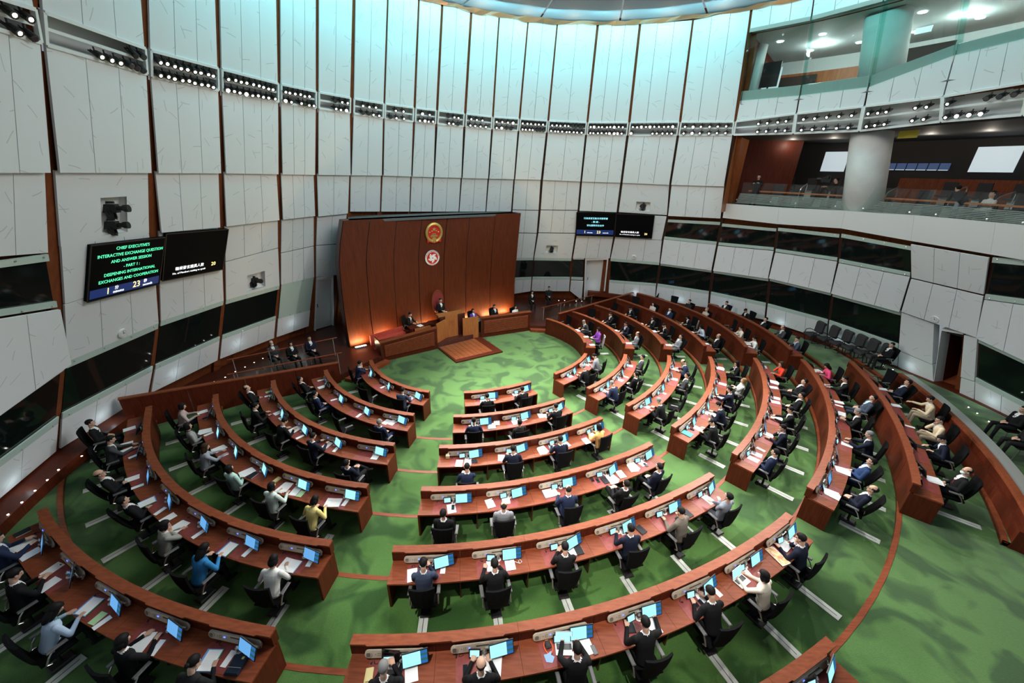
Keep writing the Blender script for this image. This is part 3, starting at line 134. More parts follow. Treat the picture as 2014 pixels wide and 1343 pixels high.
PEOPLE=[[[-6.709,15.379,0.0],-0.991,'chin','navy','short','t','man in dark suit resting chin on hand, first from left, first row, left block','first from left, first row, left block'],[[-4.226,13.203,0.0],-0.363,'desk','navy2','short','','man in slate navy suit seen from behind, third from left, first row, left block','third from left, first row, left block'],[[-8.398,13.544,0.165],-0.92,'lean','black','short','t','man in black suit leaning back, first from left, second row, left block','first from left, second row, left block'],[[-7.283,12.467,0.165],-0.716,'lap','navy','short','','man in dark suit with clasped hands, second from left, second row, left block','second from left, second row, left block'],[[-4.342,10.821,0.165],-0.269,'lap','navy','grey','','grey-haired man in navy suit, fourth from left, second row, left block','fourth from left, second row, left block'],[[-9.784,12.468,0.33],-0.923,'lean','black','balding','ty','balding man in black suit and yellow tie, first from left, third row, left block','first from left, third row, left block'],[[-8.763,11.329,0.33],-0.749,'desk','black','short','','man in black suit hands on papers, second from left, third row, left block','second from left, third row, left block'],[[-7.35,10.566,0.33],-0.564,'write','black','short','','man in black suit bent over papers, third from left, third row, left block','third from left, third row, left block'],[[-6.034,9.767,0.33],-0.376,'hold','navyk','short','','man in dark suit holding a white sheet, fourth from left, third row, left block','fourth from left, third row, left block'],[[-4.542,8.635,0.33],-0.187,'cross','navyk','short','','man in dark suit with crossed legs, fifth from left, third row, left block','fifth from left, third row, left block'],[[-11.007,11.014,0.495],-0.9,'desk','pinkgrey','bob','w','woman in pinkish grey jacket, first from left, fourth row, left block','first from left, fourth row, left block'],[[-9.985,9.94,0.495],-0.763,'lap','pattern','bob','w','woman in black and white patterned top, second from left, fourth row, left block','second from left, fourth row, left block'],[[-8.771,9.024,0.495],-0.617,'type','greyp','long','w','woman with long brown hair in grey, third from left, fourth row, left block','third from left, fourth row, left block'],[[-7.492,8.158,0.495],-0.472,'lap','mint','bob','w','woman in mint green jacket, fourth from left, fourth row, left block','fourth from left, fourth row, left block'],[[-6.026,7.59,0.495],-0.323,'desk','mint2','bob','w','woman in pale mint suit, short black hair, fifth from left, fourth row, left block','fifth from left, fourth row, left block'],[[-4.753,7.224,0.495],-0.177,'write','yellow','bob','w','woman in pale yellow jacket, sixth from left, fourth row, left block','sixth from left, fourth row, left block'],[[-12.625,9.642,0.66],-0.908,'lap','black','short','tg','man in black suit and green tie, first from left, fifth row, left block','first from left, fifth row, left block'],[[-11.349,8.944,0.66],-0.811,'type','grey','short','','man in charcoal grey suit reaching forward, second from left, fifth row, left block','second from left, fifth row, left block'],[[-10.354,7.607,0.66],-0.68,'lean','black','bald','tp','bald man with glasses in black suit, third from left, fifth row, left block','third from left, fifth row, left block'],[[-8.994,6.779,0.66],-0.547,'lean','black','short','tp','man in black suit and pink tie, fourth from left, fifth row, left block','fourth from left, fifth row, left block'],[[-7.556,6.198,0.66],-0.414,'chin','cardigan','bob','w','woman in grey cardigan with black hair, fifth from left, fifth row, left block','fifth from left, fifth row, left block'],[[-6.32,5.682,0.66],-0.281,'write','blue','long','w','woman in bright blue jacket, sixth from left, fifth row, left block','sixth from left, fifth row, left block'],[[-4.737,5.472,0.66],-0.149,'write','white','bob','w','woman in white jacket, seventh from left, fifth row, left block','seventh from left, fifth row, left block'],[[-10.39,5.569,0.824],-0.536,'hold','navy','short','','man in navy suit at the photo edge, first from left, sixth row, left block','first from left, sixth row, left block'],[[-9.145,4.829,0.824],-0.442,'phone','black','short','','man in black suit holding a phone, second from left, sixth row, left block','second from left, sixth row, left block'],[[-7.854,4.299,0.824],-0.346,'write','lightblue','long','w','long-haired woman in light blue blazer, third from left, sixth row, left block','third from left, sixth row, left block'],[[-6.215,3.816,0.824],-0.251,'hold','black','bob','w','woman in black reading a white folder, fourth from left, sixth row, left block','fourth from left, sixth row, left block'],[[-4.88,3.566,0.824],-0.158,'write','black2','bun','w','woman in black with tied-back hair, fifth from left, sixth row, left block','fifth from left, sixth row, left block'],[[-0.896,12.944,0.0],0.269,'desk','black','short','','man in black suit, first from left, first row, centre block','first from left, first row, centre block'],[[0.466,13.56,0.0],0.472,'desk','black','short','','man in black suit, second from left, first row, centre block','second from left, first row, centre block'],[[-1.216,11.09,0.165],0.164,'desk','navy','short','','man in navy suit, first from left, second row, centre block','first from left, second row, centre block'],[[0.338,11.033,0.165],0.337,'lap','black2','short','','slim man in black suit, second from left, second row, centre block','second from left, second row, centre block'],[[1.669,12.125,0.165],0.488,'desk','black','short','','broad man in black suit, third from left, second row, centre block','third from left, second row, centre block'],[[-1.157,8.635,0.33],0.122,'chin','navy','short','','man in navy suit, hand on face, first from left, third row, centre block','first from left, third row, centre block'],[[0.13,9.468,0.33],0.268,'desk','navyk','short','','man in dark navy suit, second from left, third row, centre block','second from left, third row, centre block'],[[1.609,9.999,0.33],0.402,'desk','navyk','short','','man in black suit with blue paper, third from left, third row, centre block','third from left, third row, centre block'],[[2.97,10.772,0.33],0.525,'hold','orange','bob','w','woman in orange jacket, fourth from left, third row, centre block','fourth from left, third row, centre block'],[[-1.502,6.826,0.495],0.088,'lap','black','short','','man in black suit, first from left, fourth row, centre block','first from left, fourth row, centre block'],[[-0.08,7.111,0.495],0.21,'lap','grey2','balding','','balding man in pale grey jacket, second from left, fourth row, centre block','second from left, fourth row, centre block'],[[1.571,7.726,0.495],0.322,'desk','navy','balding','','man in navy suit over open notebook, third from left, fourth row, centre block','third from left, fourth row, centre block'],[[3.132,7.984,0.495],0.427,'cross','black','short','','man in black suit with crossed legs, fourth from left, fourth row, centre block','fourth from left, fourth row, centre block'],[[4.235,8.673,0.495],0.528,'lap','navyk','short','','man in dark navy jacket, fifth from left, fourth row, centre block','fifth from left, fourth row, centre block'],[[-1.657,5.424,0.66],0.078,'phone','navy2','short','','man in slate blue suit holding phone, first from left, fifth row, centre block','first from left, fifth row, centre block'],[[-0.217,5.457,0.66],0.178,'desk','black','short','','man in black suit, second from left, fifth row, centre block','second from left, fifth row, centre block'],[[1.265,5.897,0.66],0.273,'phone','black','short','','man in black suit, hands at face, third from left, fifth row, centre block','third from left, fifth row, centre block'],[[2.81,6.427,0.66],0.364,'desk','navyk','short','','man in navy suit with upright posture, fourth from left, fifth row, centre block','fourth from left, fifth row, centre block'],[[4.15,6.964,0.66],0.451,'chin','brown','short','','man in grey-brown jumper, fifth from left, fifth row, centre block','fifth from left, fifth row, centre block'],[[5.538,7.463,0.66],0.535,'arms','steel','short','','man in steel grey jacket, arms folded, sixth from left, fifth row, centre block','sixth from left, fifth row, centre block'],[[-1.85,3.523,0.824],0.052,'phone','black','grey','','grey-haired man in black holding phone, first from left, sixth row, centre block','first from left, sixth row, centre block'],[[-0.335,3.611,0.824],0.142,'desk','black','bald','','bald man in black suit, second from left, sixth row, centre block','second from left, sixth row, centre block'],[[1.224,3.876,0.824],0.231,'type','black','short','','man in black suit typing on laptop, third from left, sixth row, centre block','third from left, sixth row, centre block'],[[2.479,4.322,0.824],0.315,'wide','black','short','','man in black suit reaching to the right, fourth from left, sixth row, centre block','fourth from left, sixth row, centre block'],[[3.904,4.928,0.824],0.396,'write','black','short','','man in black suit bent over desk, fifth from left, sixth row, centre block','fifth from left, sixth row, centre block'],[[5.146,5.313,0.824],0.476,'type','cream','bob','w','woman in cream top, black hair, sixth from left, sixth row, centre block','sixth from left, sixth row, centre block'],[[6.434,6.166,0.824],0.552,'chin','navyk','short','','man in navy suit, head in hand, seventh from left, sixth row, centre block','seventh from left, sixth row, centre block'],[[3.258,15.73,0.0],0.773,'write','black','grey','','grey-haired man in black suit head down, first from near end, first row, right block','first from near end, first row, right block'],[[3.962,16.955,0.0],1.037,'write','grey2','short','','man in light grey jacket bent over papers, second from near end, first row, right block','second from near end, first row, right block'],[[4.149,14.035,0.165],0.77,'write','navy','grey','','grey-haired man in navy suit, first from near end, second row, right block','first from near end, second row, right block'],[[5.34,14.78,0.165],0.946,'lap','black','short','','man in black suit, hands in lap, second from near end, second row, right block','second from near end, second row, right block'],[[6.136,16.523,0.165],1.147,'lap','grey','short','','man in grey suit sitting upright, third from near end, second row, right block','third from near end, second row, right block'],[[5.544,12.53,0.33],0.743,'write','black','grey','','grey-haired man in black suit writing, first from near end, third row, right block','first from near end, third row, right block'],[[7.39,14.53,0.33],1.028,'lap','grey','short','','man in grey suit leaning slightly, third from near end, third row, right block','third from near end, third row, right block'],[[7.773,15.912,0.33],1.19,'write','navy','bald','','bald man in navy suit writing, fourth from near end, third row, right block','fourth from near end, third row, right block'],[[6.768,11.033,0.495],0.743,'write','black','balding','','balding man in black suit, first from near end, fourth row, right block','first from near end, fourth row, right block'],[[7.538,12.102,0.495],0.854,'write','navyk','short','','man in dark suit bent over white folder, second from near end, fourth row, right block','second from near end, fourth row, right block'],[[8.453,13.169,0.495],0.972,'type','navyk','short','','man in dark suit, hands on paper, third from near end, fourth row, right block','third from near end, fourth row, right block'],[[9.449,14.011,0.495],1.098,'arms','ltgrey','blond','w','fair-haired woman in pale grey jumper, fourth from near end, fourth row, right block','fourth from near end, fourth row, right block'],[[10.011,15.629,0.495],1.233,'chin','black','long','w','woman in black, hands at chin, fifth from near end, fourth row, right block','fifth from near end, fourth row, right block'],[[7.787,9.247,0.66],0.763,'lap','navy','short','','man in navy suit, first from near end, fifth row, right block','first from near end, fifth row, right block'],[[8.803,10.521,0.66],0.849,'chin','navyk','short','','man in navy suit with raised hands, second from near end, fifth row, right block','second from near end, fifth row, right block'],[[9.739,11.6,0.66],0.94,'type','black','short','','man in black suit writing on paper, third from near end, fifth row, right block','third from near end, fifth row, right block'],[[10.792,12.58,0.66],1.037,'lap','black','short','','man in black suit, hands folded, fourth from near end, fifth row, right block','fourth from near end, fifth row, right block'],[[11.653,13.701,0.66],1.137,'lean','blackw','short','','man leaning back in black jacket, white shirt, fifth from near end, fifth row, right block','fifth from near end, fifth row, right block'],[[11.785,15.373,0.66],1.244,'chin','red','long','w','woman in red jacket, sixth from near end, fifth row, right block','sixth from near end, fifth row, right block'],[[9.292,7.712,0.824],0.742,'lean','navyk','balding','tr','balding man with glasses in dark suit, first from near end, sixth row, right block','first from near end, sixth row, right block'],[[10.159,8.784,0.824],0.821,'lean','blue2','short','tb','man in blue suit and blue tie, second from near end, sixth row, right block','second from near end, sixth row, right block'],[[11.15,10.063,0.824],0.905,'type','navyk','grey','','grey-haired man reaching toward a monitor, third from near end, sixth row, right block','third from near end, sixth row, right block'],[[11.814,11.34,0.824],0.99,'phone','black','grey','','grey-haired man in black holding phone, fourth from near end, sixth row, right block','fourth from near end, sixth row, right block'],[[13.156,12.314,0.824],1.08,'lean','slate','short','','man in slate blue suit leaning back, fifth from near end, sixth row, right block','fifth from near end, sixth row, right block'],[[13.21,13.717,0.824],1.174,'type','black','short','','man in black suit, hands on desk, sixth from near end, sixth row, right block','sixth from near end, sixth row, right block'],[[13.504,15.063,0.824],1.27,'write','pink','long','w','woman in bright pink jacket, seventh from near end, sixth row, right block','seventh from near end, sixth row, right block'],[[12.215,8.292,0.989],0.912,'lap','black','balding','tr','man in black suit wearing face mask, first from near end, seventh row, right block','first from near end, seventh row, right block'],[[13.053,9.788,0.989],0.97,'write','navyk','short','','man in navy suit with head bowed, second from near end, seventh row, right block','second from near end, seventh row, right block'],[[13.944,10.751,0.989],1.031,'chin','creamj','short','','man in cream jacket, hand at mouth, third from near end, seventh row, right block','third from near end, seventh row, right block'],[[14.917,12.071,0.989],1.093,'wide','creamj','short','','man in cream suit, arm stretched on desk, fourth from near end, seventh row, right block','fourth from near end, seventh row, right block'],[[15.234,13.278,0.989],1.163,'lean','navyk','short','','man in dark suit leaning back, face up, fifth from near end, seventh row, right block','fifth from near end, seventh row, right block'],[[4.198,21.602,0.0],-4.231,'write','grey','grey','','grey-haired man in grey suit, second from near end, first row, far block','second from near end, first row, far block'],[[6.72,19.431,0.165],-4.655,'lap','grey2','balding','','balding man in light grey suit, first from near end, second row, far block','first from near end, second row, far block'],[[6.464,20.899,0.165],-4.418,'desk','navyk','short','','man in navy suit, second from near end, second row, far block','second from near end, second row, far block'],[[5.935,22.533,0.165],-4.189,'type','black','short','','man in black suit with pale shirt, third from near end, second row, far block','third from near end, second row, far block'],[[8.81,18.868,0.33],-4.698,'lean','grey2','short','','man in light grey suit leaning back, first from near end, third row, far block','first from near end, third row, far block'],[[8.489,20.546,0.33],-4.518,'write','black','short','','man in black suit writing, second from near end, third row, far block','second from near end, third row, far block'],[[8.254,21.746,0.33],-4.34,'desk','black','bob','w','woman in black jacket, third from near end, third row, far block','third from near end, third row, far block'],[[7.365,23.428,0.33],-4.168,'write','black','short','','man in black suit, head down, fourth from near end, third row, far block','fourth from near end, third row, far block'],[[10.6,18.63,0.495],1.571,'lap','black','bald','tp','bald man in black suit, first from near end, fourth row, far block','first from near end, fourth row, far block'],[[10.408,20.24,0.495],-4.578,'write','paleblue','long','w','woman in pale blue jacket, second from near end, fourth row, far block','second from near end, fourth row, far block'],[[10.279,21.748,0.495],-4.443,'write','black','long','w','woman in black jacket, third from near end, fourth row, far block','third from near end, fourth row, far block'],[[9.618,22.812,0.495],-4.312,'lap','navy','short','','man in navy suit, fourth from near end, fourth row, far block','fourth from near end, fourth row, far block'],[[8.971,23.952,0.495],-4.183,'lap','pale','long','w','woman in pale top, fifth from near end, fourth row, far block','fifth from near end, fourth row, far block'],[[12.228,18.277,0.66],1.421,'wide','white','bun','w','woman in white jacket reaching forward, first from near end, fifth row, far block','first from near end, fifth row, far block'],[[12.284,19.695,0.66],-4.71,'chin','cream','bun','w','woman in cream blouse, second from near end, fifth row, far block','second from near end, fifth row, far block'],[[11.673,22.476,0.66],-4.405,'arms','beige','grey','','grey-haired man in beige jacket, fourth from near end, fifth row, far block','fourth from near end, fifth row, far block'],[[11.262,24.036,0.66],-4.255,'lap','black2','short','','man in dark suit, fifth from near end, fifth row, far block','fifth from near end, fifth row, far block'],[[14.029,17.827,0.824],1.416,'chin','slate','short','','man in dark blue jacket, hand at face, first from near end, sixth row, far block','first from near end, sixth row, far block'],[[14.238,19.32,0.824],1.547,'hold','grey','balding','','balding man in grey suit holding paper, second from near end, sixth row, far block','second from near end, sixth row, far block'],[[14.083,20.585,0.824],-4.603,'lean','blackw','short','','person in black jacket over white shirt, third from near end, sixth row, far block','third from near end, sixth row, far block'],[[13.811,22.155,0.824],-4.47,'write','black','short','','man in black suit, head bowed, fourth from near end, sixth row, far block','fourth from near end, sixth row, far block'],[[13.257,23.361,0.824],-4.339,'lap','black','short','tr','man in black suit and red tie, fifth from near end, sixth row, far block','fifth from near end, sixth row, far block']]
ARMCH=[[16.217,19.717,1.155,-4.677],[16.517,19.108,1.155,-4.71],[16.747,18.526,1.155,1.542],[16.965,17.973,1.155,1.513],[17.145,17.446,1.155,1.486],[17.293,16.887,1.155,1.459]]
PEOPLE2=[[[-4.173,21.396,1.06],-2.42,'lap','black','short','tp','man in black suit on the tall red presiding chair','throne'],[[-5.758,20.587,0.46],-1.893,'desk','black','short','','man in black suit at small desk left of podium','office'],[[-2.378,21.985,0.36],-2.42,'lap','purple2','long','w','woman in violet jacket, first clerk right of the podium','office'],[[-1.134,22.698,0.36],-2.42,'lap','black','short','tb','man in black suit, middle clerk right of the podium','office'],[[0.141,23.189,0.26],-2.42,'lap','white','long','w','long-haired woman in white, last clerk right of the podium','office'],[[-11.177,16.458,0.33],-2.246,'lap','grey','bald','','bald man wearing face mask, left of three seated officers','side'],[[-10.369,16.593,0.33],-2.246,'lap','black','bob','w','woman in black suit, middle of three seated officers','side'],[[-9.766,17.17,0.33],-2.246,'lap','navyk','short','','man in dark suit with white badge, right of three seated officers','side'],[[1.309,26.286,0.33],-2.944,'lap','black','bob','w','woman in black on a chair beside the dais wall','side'],[[2.553,27.32,0.33],-3.042,'lap','black2','short','','man in dark suit on a chair right of the dais','side'],[[4.636,19.596,0.0],-4.511,'stand','purple','bob','w','standing woman in purple jacket reading from papers', None],[[17.416,16.553,1.155],1.442,'lap','black','short','','man in black suit on last chair along right wall','office'],[[17.158,11.255,1.155],1.326,'lap','black','short','','man in black suit at the right edge of the photo','side'],[[16.465,10.311,1.155],1.279,'lap','black2','short','','seated man at the far right edge, only legs showing','side'],[[12.812,22.589,7.7],-3.816,'standcam','tshirt','short','','man in black behind the glass panel of the lower gallery', None],[[15.681,20.926,7.641],1.212,'standcam','tshirt','short','','camera operator in black cap and shirt, lower gallery', None],[[17.086,16.435,7.741],-0.291,'bend','tshirt','short','q','man in black shirt bending over in the lower gallery', None],[[17.363,15.413,7.686],1.471,'lap','whitet','short','','person in white shirt seated in the lower gallery','side']]
EMB=[[-4.416,21.955,5.985],[-4.577,21.836,4.645]]
GALCAM=[15.541,21.402,7.845]
DAISPAPER=[[-3.85,21.25,1.665],[-5.15,20.25,1.175],[-2.15,21.85,0.955],[-1.0,22.35,0.955],[0.1,22.85,0.955]]
